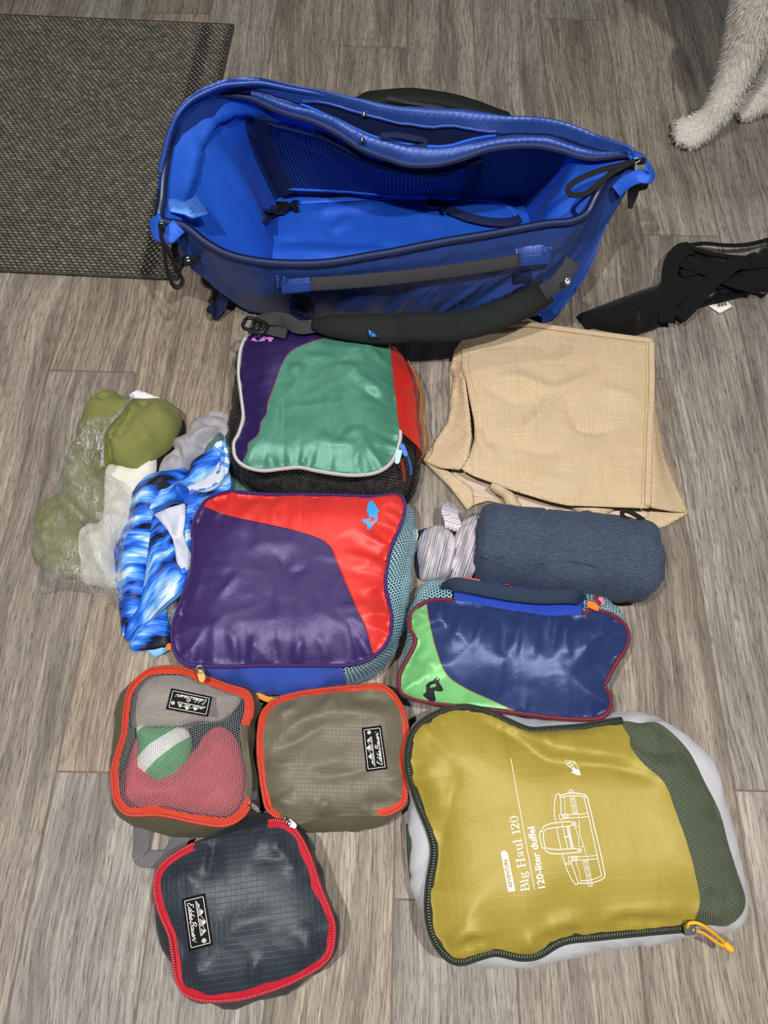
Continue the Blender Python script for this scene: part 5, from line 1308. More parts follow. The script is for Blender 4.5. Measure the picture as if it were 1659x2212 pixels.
def film_mat():
    m = NT('clear_plastic_film'); ob = m.obj()
    h = m.math('ADD', m.noise(m.mapping(ob, (1, .5, 1), (0, 0, .5)), 55, 4, .6, 1.4), m.math('MULTIPLY', m.noise(m.mapping(ob, (1, .4, 1), (0, 0, .9)), 160, 3, .6, 1.0), .35))
    bmp = m.bump(h, 1.0, .012)
    tr = m.node('ShaderNodeBsdfTransparent'); tr.inputs[0].default_value = (1, 1, 1, 1)
    gl = m.node('ShaderNodeBsdfGlossy'); gl.inputs['Roughness'].default_value = .13; m.l.new(bmp, gl.inputs['Normal'])
    df = m.node('ShaderNodeBsdfDiffuse'); df.inputs[0].default_value = (.85, .86, .88, 1)
    fr = m.node('ShaderNodeFresnel'); fr.inputs[0].default_value = 1.5; m.l.new(bmp, fr.inputs['Normal'])
    fac = m.math('MULTIPLY_ADD', fr.outputs[0], .35, .06, clamp=True)
    # wrinkle lines scatter light and look milky
    ln = None
    for ang, sc_ in ((.5, 60), (.9, 110), (-.5, 90)):
        q = m.math('ABSOLUTE', m.math('SUBTRACT', m.noise(m.mapping(ob, (1, .07, 1), (0, 0, ang)), sc_, 2, .5, .15), .5))
        q = m.math('SUBTRACT', 1.0, m.math('DIVIDE', q, .012), clamp=True)
        ln = q if ln is None else m.math('MAXIMUM', ln, q)
    ln = m.math('MULTIPLY', ln, m.ramp(m.noise(ob, 12, 2), [(.42, (0, 0, 0, 1)), (.62, (1, 1, 1, 1))]))
    a = m.node('ShaderNodeMixShader'); m.put(a.inputs[0], m.math('MULTIPLY_ADD', ln, .55, .085, clamp=True)); m.l.new(tr.outputs[0], a.inputs[1]); m.l.new(df.outputs[0], a.inputs[2])
    b = m.node('ShaderNodeMixShader'); m.put(b.inputs[0], fac); m.l.new(a.outputs[0], b.inputs[1]); m.l.new(gl.outputs[0], b.inputs[2])
    m.l.new(b.outputs[0], m.out.inputs[0])
    return m.m
CO, CS = (40, 820), .31344
def CC(pts): return px(CO, CS, pts)
def ccr(lst): return [(CC(a), w, h, .5) for a, w, h in lst]
def clothes():
    M_OL = knit('olive_jersey', '#7d8048', '#686b3a', scale=1300, mixs=.5, fold=.15)
    root = thing('olive_shirt', 'olive green shirt half pulled out of a clear plastic bag', 'shirt', (*P(220, 1050)[:2], 0))
    sheet('body', root, CC([(420, 290, .014), (395, 400, .014), (345, 480, .012), (305, 620, .010), (280, 770, .010), (150, 860, .008), (102, 1050, .008), (102, 1230, .008), (200, 1318, .008), (370, 1368, .010), (440, 1300, .014), (400, 1150, .018), (430, 960, .020), (560, 1010, .018), (600, 950, .018), (600, 650, .016), (640, 560, .016), (560, 300, .02)]), M_OL, .020, .03, (.006, .07),
          ccr([([(360, 470), (480, 450), (560, 430)], .006, -.008), ([(330, 620), (420, 560), (560, 500)], .010, .006), ([(150, 1050), (250, 960), (290, 880)], .012, .008), ([(200, 1200), (300, 1050), (420, 950)], .012, -.008), ([(300, 900), (420, 930), (560, 990)], .010, .008), ([(140, 1200), (240, 1230), (360, 1330)], .010, .006), ([(480, 700), (460, 850), (440, 960)], .008, -.006)]), (.004, .02, .03), depth=.012, seed=3)
    sheet('sleeve', root, CC([(560, 80, .020), (520, 120, .018), (460, 175, .018), (425, 280, .018), (400, 340, .020), (500, 430, .028), (575, 500, .03), (575, 595, .026), (620, 560, .030), (700, 582, .030), (850, 612, .026), (950, 520, .026), (1050, 430, .026), (1108, 320, .026), (1112, 225, .026), (1075, 178, .026), (980, 130, .024), (850, 130, .022), (720, 115, .022), (660, 78, .020), (600, 70, .020)]), M_OL, .024, .032, (.005, .08),
          ccr([([(730, 140), (700, 230), (620, 330), (580, 400)], .010, -.014), ([(790, 120), (700, 250), (640, 360), (590, 520)], .012, .008), ([(560, 440), (660, 400), (715, 380), (700, 410)], .005, -.010), ([(570, 470), (660, 480)], .004, -.007), ([(820, 130), (840, 160), (880, 130)], .008, -.008), ([(800, 580), (950, 480), (1080, 360)], .004, -.0025), ([(900, 180), (1000, 260), (1080, 240)], .020, .005), ([(760, 300), (860, 420), (900, 500)], .02, .006), ([(540, 110), (570, 95), (600, 100)], .006, -.01)]), (.002, .02, .03), depth=.014, seed=4)
    ow = thing('white_shirt', 'cream white shirt lying between olive shirt and blue shorts', 'shirt', (*P(250, 1100)[:2], 0))
    sheet('body', ow, CC([(600, 590, .014), (700, 560, .02), (860, 560, .02), (945, 520, .016), (940, 645, .016), (870, 700, .016), (830, 850, .016), (780, 1000, .016), (700, 1150, .016), (690, 1260, .014), (700, 1380, .012), (640, 1440, .006), (540, 1420, .005), (450, 1400, .005), (405, 1290, .007), (395, 1180, .010), (420, 1040, .014), (500, 985, .016), (560, 975, .016), (580, 850, .016), (585, 700, .016)]), knit('cream_jersey', '#dcdad0', '#c6c3b6', scale=900, mixs=.35, fold=.15), .015, .03, (.006, .07),
          ccr([([(590, 720), (680, 760), (800, 770)], .005, -.003), ([(560, 1330), (640, 1260), (700, 1230)], .006, .006), ([(600, 900), (640, 1050), (660, 1200)], .012, .006), ([(470, 1050), (540, 1180), (600, 1340)], .01, .006)]), depth=.012, seed=6)
    sheet('label', root, CC([(760, 105, .010), (815, 68, .012), (985, 128, .014), (940, 160, .014), (800, 150, .014)]), plain('white_paper', '#e6e4ea', .6), 0, depth=.001, seed=2, smooth_in=False, label='white paper slip')
    kb = thing('black_cloth', 'black cloth wedged between olive shirt and grey shirt', 'clothing', (*P(365, 960)[:2], 0))
    sheet('fabric', kb, CC([(935, 500, .012), (1040, 420, .014), (1100, 300, .012), (1120, 272, .010), (1142, 290, .010), (1135, 390, .014), (1080, 430, .014), (990, 540, .012), (965, 650, .010), (925, 650, .010)]), knit('black_jersey', '#121214', '#0a0a0b', fold=.2), .012, .03, (.002, .05), depth=.01, seed=7)
    kg = thing('grey_shirt', 'light grey shirt crumpled beside the green packing cube', 'shirt', (*P(425, 960)[:2], 0))
    sheet('body', kg, CC([(965, 645, .010), (1000, 540, .012), (1075, 480, .014), (1050, 430, .014), (1100, 395, .014), (1165, 365, .016), (1185, 310, .014), (1235, 258, .012), (1300, 250, .012), (1335, 213, .010), (1450, 248, .010), (1460, 340, .014), (1430, 420, .020), (1330, 520, .020), (1240, 580, .016), (1150, 625, .014), (1060, 650, .012)]), knit('grey_jersey', '#a3a1a8', '#8b8990', scale=1000, mixs=.4, fold=.2), .016, .03, (.007, .06),
          ccr([([(1190, 430), (1280, 380), (1390, 320)], .006, .008), ([(1380, 320), (1390, 360), (1340, 420), (1210, 470)], .006, -.008), ([(1060, 440), (1120, 440), (1150, 520), (1150, 600)], .006, .010), ([(1080, 470), (1110, 500), (1120, 560)], .006, -.008), ([(1300, 255), (1290, 300), (1370, 310)], .006, -.006), ([(1020, 620), (1060, 560), (1090, 520)], .007, .006), ([(1180, 600), (1200, 520), (1260, 470)], .008, .006)]), (.003, .02, .02), depth=.012, seed=8)
    kd = thing('green_shirt', 'grey green cloth peeking out between blue shorts and green packing cube', 'clothing', (*P(490, 1000)[:2], 0))
    sheet('body', kd, CC([(1240, 580, .020), (1290, 470, .022), (1365, 355, .018), (1425, 388, .014), (1450, 450, .010), (1465, 600, .008), (1550, 720, .006), (1620, 770, .006), (1560, 820, .006), (1440, 800, .008), (1350, 680, .02)]), knit('grey_green_jersey', '#4f6f65', '#41605a', scale=900, mixs=.4, fold=.2), .016, .03, (.004, .035), ccr([([(1420, 420), (1450, 560), (1540, 740)], .006, -.006), ([(1470, 560), (1500, 660), (1590, 760)], .006, .006)]), depth=.01, seed=9)
    # swim shorts
    MI = ikat_mat()
    ML = plain('white_lining_cloth', '#c3c6d6', .8)
    rs = thing('swim_shorts', 'blue black and white streak-print swim shorts with white lining', 'shorts', (*P(350, 1180)[:2], 0))
    z0 = .030
    sheet('leg', rs, CC([(870, 672, .022), (940, 640, .024), (1060, 612, .024), (1160, 618, .024), (1100, 720, .034), (1000, 810, .040), (930, 900, .042), (930, 1010, .042), (905, 1120, .042), (880, 1300, .044), (850, 1480, .044), (800, 1620, .036), (740, 1700, .028), (715, 1760, .02), (700, 1620, .018), (672, 1400, .018), (640, 1220, .018), (662, 1120, .018), (742, 960, .020), (782, 780, .022)]), MI, .020, .035, (.003, .05),
          ccr([([(700, 1200), (780, 1300), (840, 1340)], .012, .005), ([(800, 800), (900, 760), (1050, 640)], .012, .006), ([(760, 1000), (850, 980), (920, 960)], .012, -.006)]), depth=.018, seed=12, uvrot=.06)
    sheet('leg', rs, CC([(930, 940, .048), (1000, 1010, .050), (1060, 1100, .052), (1085, 1240, .052), (1120, 1330, .050), (1172, 1352, .046), (1130, 1440, .044), (1060, 1500, .042), (990, 1560, .038), (900, 1660, .034), (820, 1720, .028), (775, 1800, .022), (730, 1780, .02), (745, 1690, .030), (830, 1560, .046), (860, 1420, .050), (885, 1250, .052), (905, 1090, .052)]), MI, .012, .03, (.003, .04),
          ccr([([(900, 1120), (960, 1300), (880, 1500)], .010, .006), ([(1060, 1200), (1000, 1400), (860, 1640)], .010, .006), ([(940, 1000), (1000, 1100), (1040, 1280)], .007, -.006), ([(1100, 1330), (980, 1480), (840, 1660)], .007, -.006)]), depth=.016, seed=13, uvrot=.9)
    sheet('leg_hem', rs, CC([(830, 1600, .016), (990, 1540, .018), (1030, 1660, .014), (1050, 1790, .010), (1045, 1850, .008), (900, 1862, .008), (780, 1866, .008), (768, 1800, .010), (800, 1720, .014)]), MI, .016, .03, (.002, .04), ccr([([(780, 1790), (900, 1800), (1040, 1760)], .006, -.004)]), depth=.006, seed=14, uvrot=.1)
    sheet('drawcord_tab', rs, CC([(878, 1862, .006), (930, 1845, .007), (1030, 1800, .010), (1052, 1812, .010), (1040, 1862, .008), (935, 1918, .005)]), plain('pale_blue_cloth', '#7db6ea', .6), .002, .01, depth=.003, seed=15, smooth_in=False)
    sheet('side_panel', rs, CC([(1120, 700, .040), (1180, 640, .040), (1200, 560, .034), (1330, 470, .030), (1385, 442, .030), (1428, 465, .030), (1432, 560, .034), (1456, 650, .036), (1452, 750, .036), (1320, 800, .036), (1220, 900, .034), (1206, 1080, .034), (1212, 1220, .034), (1170, 1360, .034), (1110, 1330, .044), (1150, 1200, .040), (1140, 1000, .038), (1150, 860, .040), (1060, 830, .044), (940, 900, .046), (900, 880, .046), (960, 790, .046), (1060, 720, .044)]), MI, .012, .03, (.004, .035),
          ccr([([(1080, 700), (1120, 780), (1150, 850)], .007, .008), ([(1150, 660), (1240, 680), (1300, 600)], .007, -.008), ([(1180, 780), (1300, 770), (1420, 740)], .006, .006)]), (.004, .02, .02), depth=.014, seed=16, uvrot=.5)
    sheet('lining', rs, CC([(935, 930, .047), (1040, 880, .049), (1148, 850, .047), (1145, 960, .043), (1130, 1060, .043), (1180, 1180, .041), (1205, 1220, .040), (1190, 1300, .041), (1130, 1320, .046), (1090, 1260, .050), (1070, 1120, .050), (1030, 1040, .050)]), ML, .004, .02, (.004, .03), ccr([([(1130, 900), (1080, 1080), (1090, 1140)], .006, -.008), ([(940, 930), (1000, 1000), (1060, 1080)], .006, .005)]), depth=.006, seed=17, smooth_in=False, label='white inner lining')
    wb = PL(CC([(1345, 500, .036), (1385, 455, .042), (1422, 470, .044), (1426, 560, .046), (1400, 650, .048), (1340, 710, .048), (1270, 745, .048), (1200, 745, .048)]))
    part_ribbon('waistband', rs, wb, .016, plaid_mat(), .0022, up=np.array([[-.6, -.2, .8], [-.2, -.5, .8], [.4, -.3, .8], [.5, 0, .8], [.4, .3, .8], [.2, .5, .8], [0, .6, .8], [0, .6, .8]]), label='plaid waistband facing')
    sheet('waist_lining', rs, CC([(1150, 745, .048), (1240, 700, .049), (1330, 640, .050), (1390, 560, .050), (1420, 640, .050), (1370, 730, .050), (1290, 765, .050), (1190, 768, .048)]), ML, .003, .02, (.003, .03), depth=.005, seed=18, label='white waist lining')
    # the clear bag over olive and white shirts
    pb = thing('plastic_bag', 'crumpled clear plastic bag around the olive and white shirts', 'plastic bag', (*P(180, 1150)[:2], 0))
    MF = film_mat()
    sheet('film', pb, CC([(790, 115, .044), (700, 205, .050), (640, 250, .052), (500, 285, .042), (400, 332, .022), (385, 430, .020), (330, 455, .012), (290, 560, .010), (255, 720, .008), (240, 780, .008), (150, 862, .006), (92, 1060, .004), (95, 1200, .004), (122, 1290, .004), (152, 1472, .004), (300, 1450, .006), (480, 1470, .006), (560, 1500, .006), (690, 1592, .004), (760, 1640, .010), (760, 1300, .035), (800, 1000, .040), (800, 820, .042), (700, 700, .050), (590, 640, .052), (575, 560, .062), (575, 400, .066), (610, 330, .066), (700, 230, .062)]),
          MF, .034, .035, (.010, .05), ccr([([(330, 460), (360, 700), (400, 900), (560, 1050)], .008, .016), ([(250, 780), (380, 930), (560, 1100), (680, 1400)], .012, .018), ([(390, 480), (500, 600), (560, 740), (570, 900)], .006, .012), ([(130, 1290), (300, 1380), (480, 1340), (640, 1430)], .012, .014), ([(300, 930), (240, 1100), (160, 1250)], .008, .012), ([(420, 1000), (520, 1200), (640, 1350)], .008, .012), ([(540, 500), (545, 640), (590, 800)], .005, .010)]), (.006, .03, .02), depth=.0015, seed=22, step=.004, stretch=(1.0, 2.0))
    sheet('film', pb, CC([(1000, 1480, .006), (1150, 1400, .010), (1130, 1560, .008), (1080, 1700, .004), (1020, 1720, .004)]), MF, .012, .02, (.008, .03), depth=.001, seed=23)
    part_tube('bag_edge', pb, PL(CC([(790, 115, .050), (740, 170, .060), (690, 230, .072), (620, 310, .076), (580, 400, .076), (578, 500, .072), (580, 600, .062)])), .0028, MF, n=6)
def plaid_mat():
    m = NT('blue_plaid'); u = m.uv(); sp = m.node('ShaderNodeSeparateXYZ'); m.l.new(u, sp.inputs[0])
    a = m.math('GREATER_THAN', m.math('SINE', m.math('MULTIPLY', sp.outputs[0], 2 * math.pi / .018)), .2); b = m.math('GREATER_THAN', m.math('SINE', m.math('MULTIPLY', sp.outputs[1], 2 * math.pi / .016)), .0)
    f = m.math('MULTIPLY', m.math('ADD', a, b), .5)
    m.put(m.b.inputs['Base Color'], m.ramp(f, [(0, lin('#d4e4f2')), (.4, lin('#6ba7e6')), (.9, lin('#2a68c8'))])); m.b.inputs['Roughness'].default_value = .6
    return m.m
clothes()

# ------------------------------------------------------------------ rolled denim-blue garment and striped scarf
def stripes_mat():
    m = NT('striped_gauze'); u = m.uv()
    n1 = m.noise(m.mapping(u, (520, 4, 1)), 1.0, 1, .4); n2 = m.noise(m.mapping(u, (90, 2, 1), loc=(7, 0, 0)), 1.0, 1, .4)
    c = m.ramp(n1, [(.0, lin('#4d5876')), (.40, lin('#66729a')), (.43, lin('#d6d3d6')), (.55, lin('#dedbdc')), (.57, lin('#8a8690')), (.63, lin('#4f5a7c'))])
    c = m.mix(m.math('MULTIPLY', m.ramp(n2, [(.45, (0, 0, 0, 1)), (.6, (1, 1, 1, 1))]), .5), c, lin('#d8c6c8'))
    m.put(m.b.inputs['Base Color'], c); m.b.inputs['Roughness'].default_value = .85
    m.l.new(m.bump(m.math('ADD', m.noise(m.obj(), 60, 4), m.math('MULTIPLY', n1, .3)), .35, .003), m.b.inputs['Normal'])
    return m.m
def roll_and_scarf():
    MD = knit('heather_navy_jersey', '#47536a', '#2a3342', scale=420, mixs=.75, stretch=(.35, 1.6, 1), fold=.25)
    a, b = P(1030, 1172, .052), P(1406, 1216, .052)
    ax = b - a; Lr = np.linalg.norm(ax); ax /= Lr; sd = np.cross([0, 0, 1.], ax)   # sd points away from the camera side
    root = thing('rolled_garment', 'heather navy garment rolled into a thick bundle', 'clothing', (*((a + b) / 2)[:2], 0))
    nt, na = 90, 72
    R0 = .0565
    T = np.linspace(0, 1, nt); A = np.arange(na) * 2 * math.pi / na
    tt, aa = np.meshgrid(T, A, indexing='ij')
    end = np.clip(np.minimum(tt, 1 - tt) / .09, 0, 1)
    rad = R0 * (.70 + .30 * np.sqrt(1 - (1 - end) ** 2))
    # flattened below, slightly boxy above; folds
    cs, sn = np.cos(aa), np.sin(aa)
    e = 2.4; rad = rad / (np.abs(cs / 1.08) ** e + np.abs(sn / .92) ** e) ** (1 / e)
    rad = rad + .0035 * fbm(tt * 9, aa * 1.2, 3, 3) + .0065 * (ridge(tt * 4 + aa * .35, aa * 1.1, 5) - .6) - .004 * np.exp(-((tt - .36 - .012 * np.sin(aa * 2)) / .008) ** 2) - .003 * np.exp(-((tt - .87 - .02 * np.sin(aa)) / .010) ** 2)
    rad = rad + .003 * np.clip((tt - .85) / .15, 0, 1) * np.sin(aa * 7 + 3 * tt)
    shift = .010 * np.sin(aa) * np.clip(tt - .8, 0, 1) * 3
    cen = a[None, None] + ax * (tt * Lr + shift)[..., None]
    v = cen + sd * (rad * cs)[..., None] + np.array([0, 0, 1.]) * (rad * sn)[..., None]
    v[..., 2] = np.maximum(v[..., 2], .0015)
    f = grid_faces(nt, na, True)
    vv = [v.reshape(-1, 3)]; n0 = nt * na
    # spiral end faces
    for e_, row, sgn in ((0, 0, -1), (1, nt - 1, 1)):
        ring = v[row]; c = ring.mean(0)
        rows = []
        for k, q in enumerate(np.linspace(.93, .06, 14)):
            ph = np.sin((q * 26 + A * 1.0))
            rows.append(c + (ring - c) * q + ax * sgn * (.004 * ph + .004 * (1 - q))[:, None])
        rr = np.array(rows); vv.append(rr.reshape(-1, 3))
        g = grid_faces(14, na, True); base = n0
        fl = [[base + i for i in q] for q in g]; jn = [[row * na + j, row * na + (j + 1) % na, base + (j + 1) % na, base + j] for j in range(na)]
        last = [base + 13 * na + j for j in range(na)]
        if sgn > 0: f += fl + jn + [last]
        else: f += [q[::-1] for q in fl] + [q[::-1] for q in jn] + [last[::-1]]
        n0 += 14 * na
    mesh('roll', np.vstack(vv), f, MD, root)
    # loose outer flap edge along the roll
    fl = []
    for t in np.linspace(.02, .97, 40):
        an = 2.25 + .12 * math.sin(t * 9); r = R0 * 1.03
        fl.append(a + ax * t * Lr + sd * r * math.cos(an) + np.array([0, 0, 1.]) * r * math.sin(an) * .95)
    part_tube('flap_edge', root, np.array(fl), .0022, MD, n=6)
    mb = webbing('black_elastic', '#17171a', .002)
    part_ribbon('hanging_loop', root, PL([(1382, 1150, .080), (1362, 1128, .086), (1346, 1116, .088), (1344, 1106, .088), (1354, 1103, .088), (1372, 1112, .088), (1392, 1126, .086), (1394, 1140, .084), (1384, 1146, .082)]), .007, mb, .0025, up=(.2, -.3, 1), label='black elastic hanging loop')
    # scarf
    MS = stripes_mat()
    rs = thing('striped_scarf', 'grey, white and blue pinstriped gauze scarf wrapped at the roll end', 'scarf', (*P(955, 1190)[:2], 0))
    o, sc = (840, 1080), .3737
    C = lambda q: px(o, sc, q)
    k = lambda lst: [(C(p_), w, h, .5) for p_, w, h in lst]
    sheet('fold', rs, C([(160, 240, .012), (185, 190, .016), (232, 158, .022), (312, 142, .03), (362, 180, .036), (388, 240, .040), (384, 310, .040), (372, 390, .034), (310, 432, .024), (240, 456, .014), (182, 450, .010), (175, 380, .010), (160, 300, .010)]), MS, .028, .035, (.003, .04), k([([(200, 250), (230, 350), (220, 440)], .006, .006), ([(290, 170), (300, 300), (280, 420)], .007, .006), ([(340, 200), (350, 300), (330, 400)], .005, -.006)]), (.004, .02, .012), depth=.03, seed=31, uvrot=-.25)
    sheet('fold', rs, C([(395, 165, .040), (440, 110, .040), (520, 85, .040), (560, 100, .045), (545, 200, .060), (520, 300, .066), (500, 400, .055), (455, 456, .03), (360, 458, .02), (372, 400, .036), (388, 300, .044), (384, 220, .044)]), MS, .020, .03, (.003, .04), k([([(420, 170), (410, 300), (390, 430)], .005, -.007), ([(470, 130), (450, 300), (430, 430)], .007, .006)]), (.004, .02, .012), depth=.035, seed=32, uvrot=-.35)
    tail = [(345, 165, .045), (335, 120, .050), (325, 70, .046), (330, 28, .034)]
    for d, w in ((0, 1), (22, .9), (44, .9), (62, .7)):
        part_ribbon('tail', rs, PL(C([(x + d + (8 if i == 1 else 0), y + d * .35, z) for i, (x, y, z) in enumerate(tail)])), .012 * w, MS, .003, up=(.2, -.3 + d * .01, 1))
    mf = plain('pale_thread', '#c4bfc4', .8); q = MB()
    for i in range(26):
        x = 315 + i * 3.6; y = 26 + (i % 5) * 3 + max(0, i - 14) * 5
        p_ = PL(C([(x, y, .036), (x + random.uniform(-8, 8), y - 10, .038), (x + random.uniform(-16, 22), y - random.uniform(2, 26) + (20 if i > 18 else 0), .030)]))
        q.add(*sweep(spline(p_, n=6), circ(.0005, 4))[:2])
    p_ = PL(C([(375, 50, .04), (405, 60, .046), (425, 80, .04), (425, 105, .03)])); q.add(*sweep(spline(p_, n=14), circ(.0004, 4))[:2])
    q.build('fringe', mf, rs, kind='stuff')
    nv = thing('navy_garment', 'navy garment with white label between purple cube and scarf', 'clothing', (*P(900, 1160)[:2], 0))
    sheet('fabric', nv, C([(165, 180, .02), (205, 165, .024), (235, 160, .02), (190, 230, .012), (172, 300, .008), (176, 420, .006), (200, 450, .006), (165, 455, .004), (150, 380, .004), (152, 260, .006)]), knit('deep_navy', '#161c3c', '#10142c', fold=.2), .01, .02, depth=.006, seed=33, smooth_in=False)
    sheet('label', nv, C([(135, 170, .022), (160, 165, .026), (172, 200, .026), (158, 245, .020), (142, 240, .016)]), M_WHITEPRINT, 0, depth=.001, seed=34, smooth_in=False)
roll_and_scarf()

# ------------------------------------------------------------------ black strappy garment, top right
def black_garment():
    o, sc = (1200, 0), .33455
    C = lambda q: px(o, sc, q)
    MK = knit('black_stretch', '#0c0c0d', '#070707', scale=800, mixs=.4, fold=.15, sheen=.1)
    MKs = webbing('black_band', '#0e0e0f', .0016, .9)
    MSh = nylon('black_satin', '#101012', .35, wr=.6)
    root = thing('black_garment', 'black strappy garment with white price tag on the floor at right', 'clothing', (*P(1480, 630)[:2], 0))
    k = lambda lst: [(C(p_), w, h, .5) for p_, w, h in lst]
    sheet('cup', root, C([(140, 2040, .006), (165, 2018, .014), (250, 1985, .016), (500, 1890, .018), (690, 1822, .018), (730, 1900, .02), (720, 2060, .02), (650, 2102, .014), (560, 2140, .008), (500, 2166, .006), (400, 2142, .006), (250, 2110, .006), (200, 2122, .005)]), MK, .024, .04, (.003, .07), k([([(260, 2110), (240, 2040), (320, 2090)], .007, -.008), ([(250, 2030), (400, 2060), (560, 2040)], .010, .006), ([(560, 1980), (570, 2040), (550, 2060)], .005, -.008), ([(300, 2050), (280, 2110), (340, 2140)], .006, .006)]), depth=.012, seed=41, smooth_in=False)
    sheet('satin_lining', root, C([(700, 1960, .010), (860, 1900, .016), (1020, 1860, .018), (1240, 1850, .018), (1372, 1880, .014), (1350, 1912, .010), (1290, 1882, .010), (1100, 1932, .008), (980, 1962, .008), (860, 2000, .006), (760, 2060, .006), (640, 2098, .005)]), MSh, .010, .02, (.005, .03), depth=.006, seed=42, smooth_in=False)
    sheet('back_panel', root, C([(800, 1610, .010), (900, 1600, .014), (1080, 1660, .018), (1280, 1660, .020), (1372, 1560, .018), (1450, 1530, .02), (1500, 1700, .02), (1420, 1850, .016), (1360, 1885, .014), (1290, 1870, .016), (1130, 1830, .02), (1000, 1900, .02), (820, 1990, .014), (720, 2060, .010), (720, 1920, .012), (780, 1700, .010)]), MK, .010, .03, (.003, .06), k([([(780, 1690), (830, 1740), (1030, 1720)], .006, -.007), ([(870, 1630), (1000, 1700), (1030, 1720)], .006, -.008), ([(1100, 1660), (1170, 1720), (1130, 1810)], .006, -.008), ([(1180, 1720), (1300, 1640), (1372, 1600)], .010, .010), ([(1130, 1810), (1250, 1860), (1372, 1840)], .008, .006)]), depth=.008, seed=43, smooth_in=False)
    U = (0, .1, 1)
    part_ribbon('strap', root, PL(C([(880, 1600, .022), (815, 1615, .026), (755, 1690, .030), (735, 1800, .034), (730, 1900, .036), (725, 2000, .034), (715, 2085, .022)])), .030, MKs, .002, up=(.1, 0, 1))
    part_ribbon('strap', root, PL(C([(790, 2050, .022), (860, 1980, .030), (940, 1890, .034), (1040, 1790, .036), (1130, 1720, .036), (1220, 1680, .032)])), .030, MKs, .002, up=U)
    part_ribbon('strap', root, PL(C([(840, 1588, .024), (960, 1572, .026), (1100, 1584, .028), (1230, 1580, .028), (1372, 1548, .026), (1500, 1500, .02)])), .010, MKs, .002, up=U)
    part_ribbon('strap', root, PL(C([(860, 1592, .024), (980, 1630, .028), (1120, 1655, .030), (1290, 1665, .030), (1372, 1640, .028), (1480, 1600, .024)])), .010, MKs, .002, up=U)
    part_ribbon('strap', root, PL(C([(790, 1690, .024), (900, 1730, .028), (1010, 1770, .030), (1140, 1830, .030), (1290, 1870, .026)])), .022, MKs, .002, up=U)
    part_ribbon('strap', root, PL(C([(810, 1770, .024), (920, 1742, .028), (1040, 1716, .030), (1180, 1716, .032), (1372, 1700, .03)])), .020, MKs, .002, up=U)
    tg, S = sheet('price_tag', root, C([(988, 1972, .004), (1112, 1944, .005), (1144, 1976, .005), (1062, 2022, .004)]), M_WHITEPRINT, 0, depth=.0012, seed=44, smooth_in=False, label='white tag with barcode')
    mb = MB()
    for i in range(9):
        x = 1040 + i * 7; print_strokes(S, [(C([(x, 1961 - i * 1.5), (x + 9, 1982 - i * 1.5)]), .9 + (i % 3) * .5)], .0006, 3, mb)
    mb.build('barcode', M_BLACKPRINT, tg, smooth=False)
black_garment()
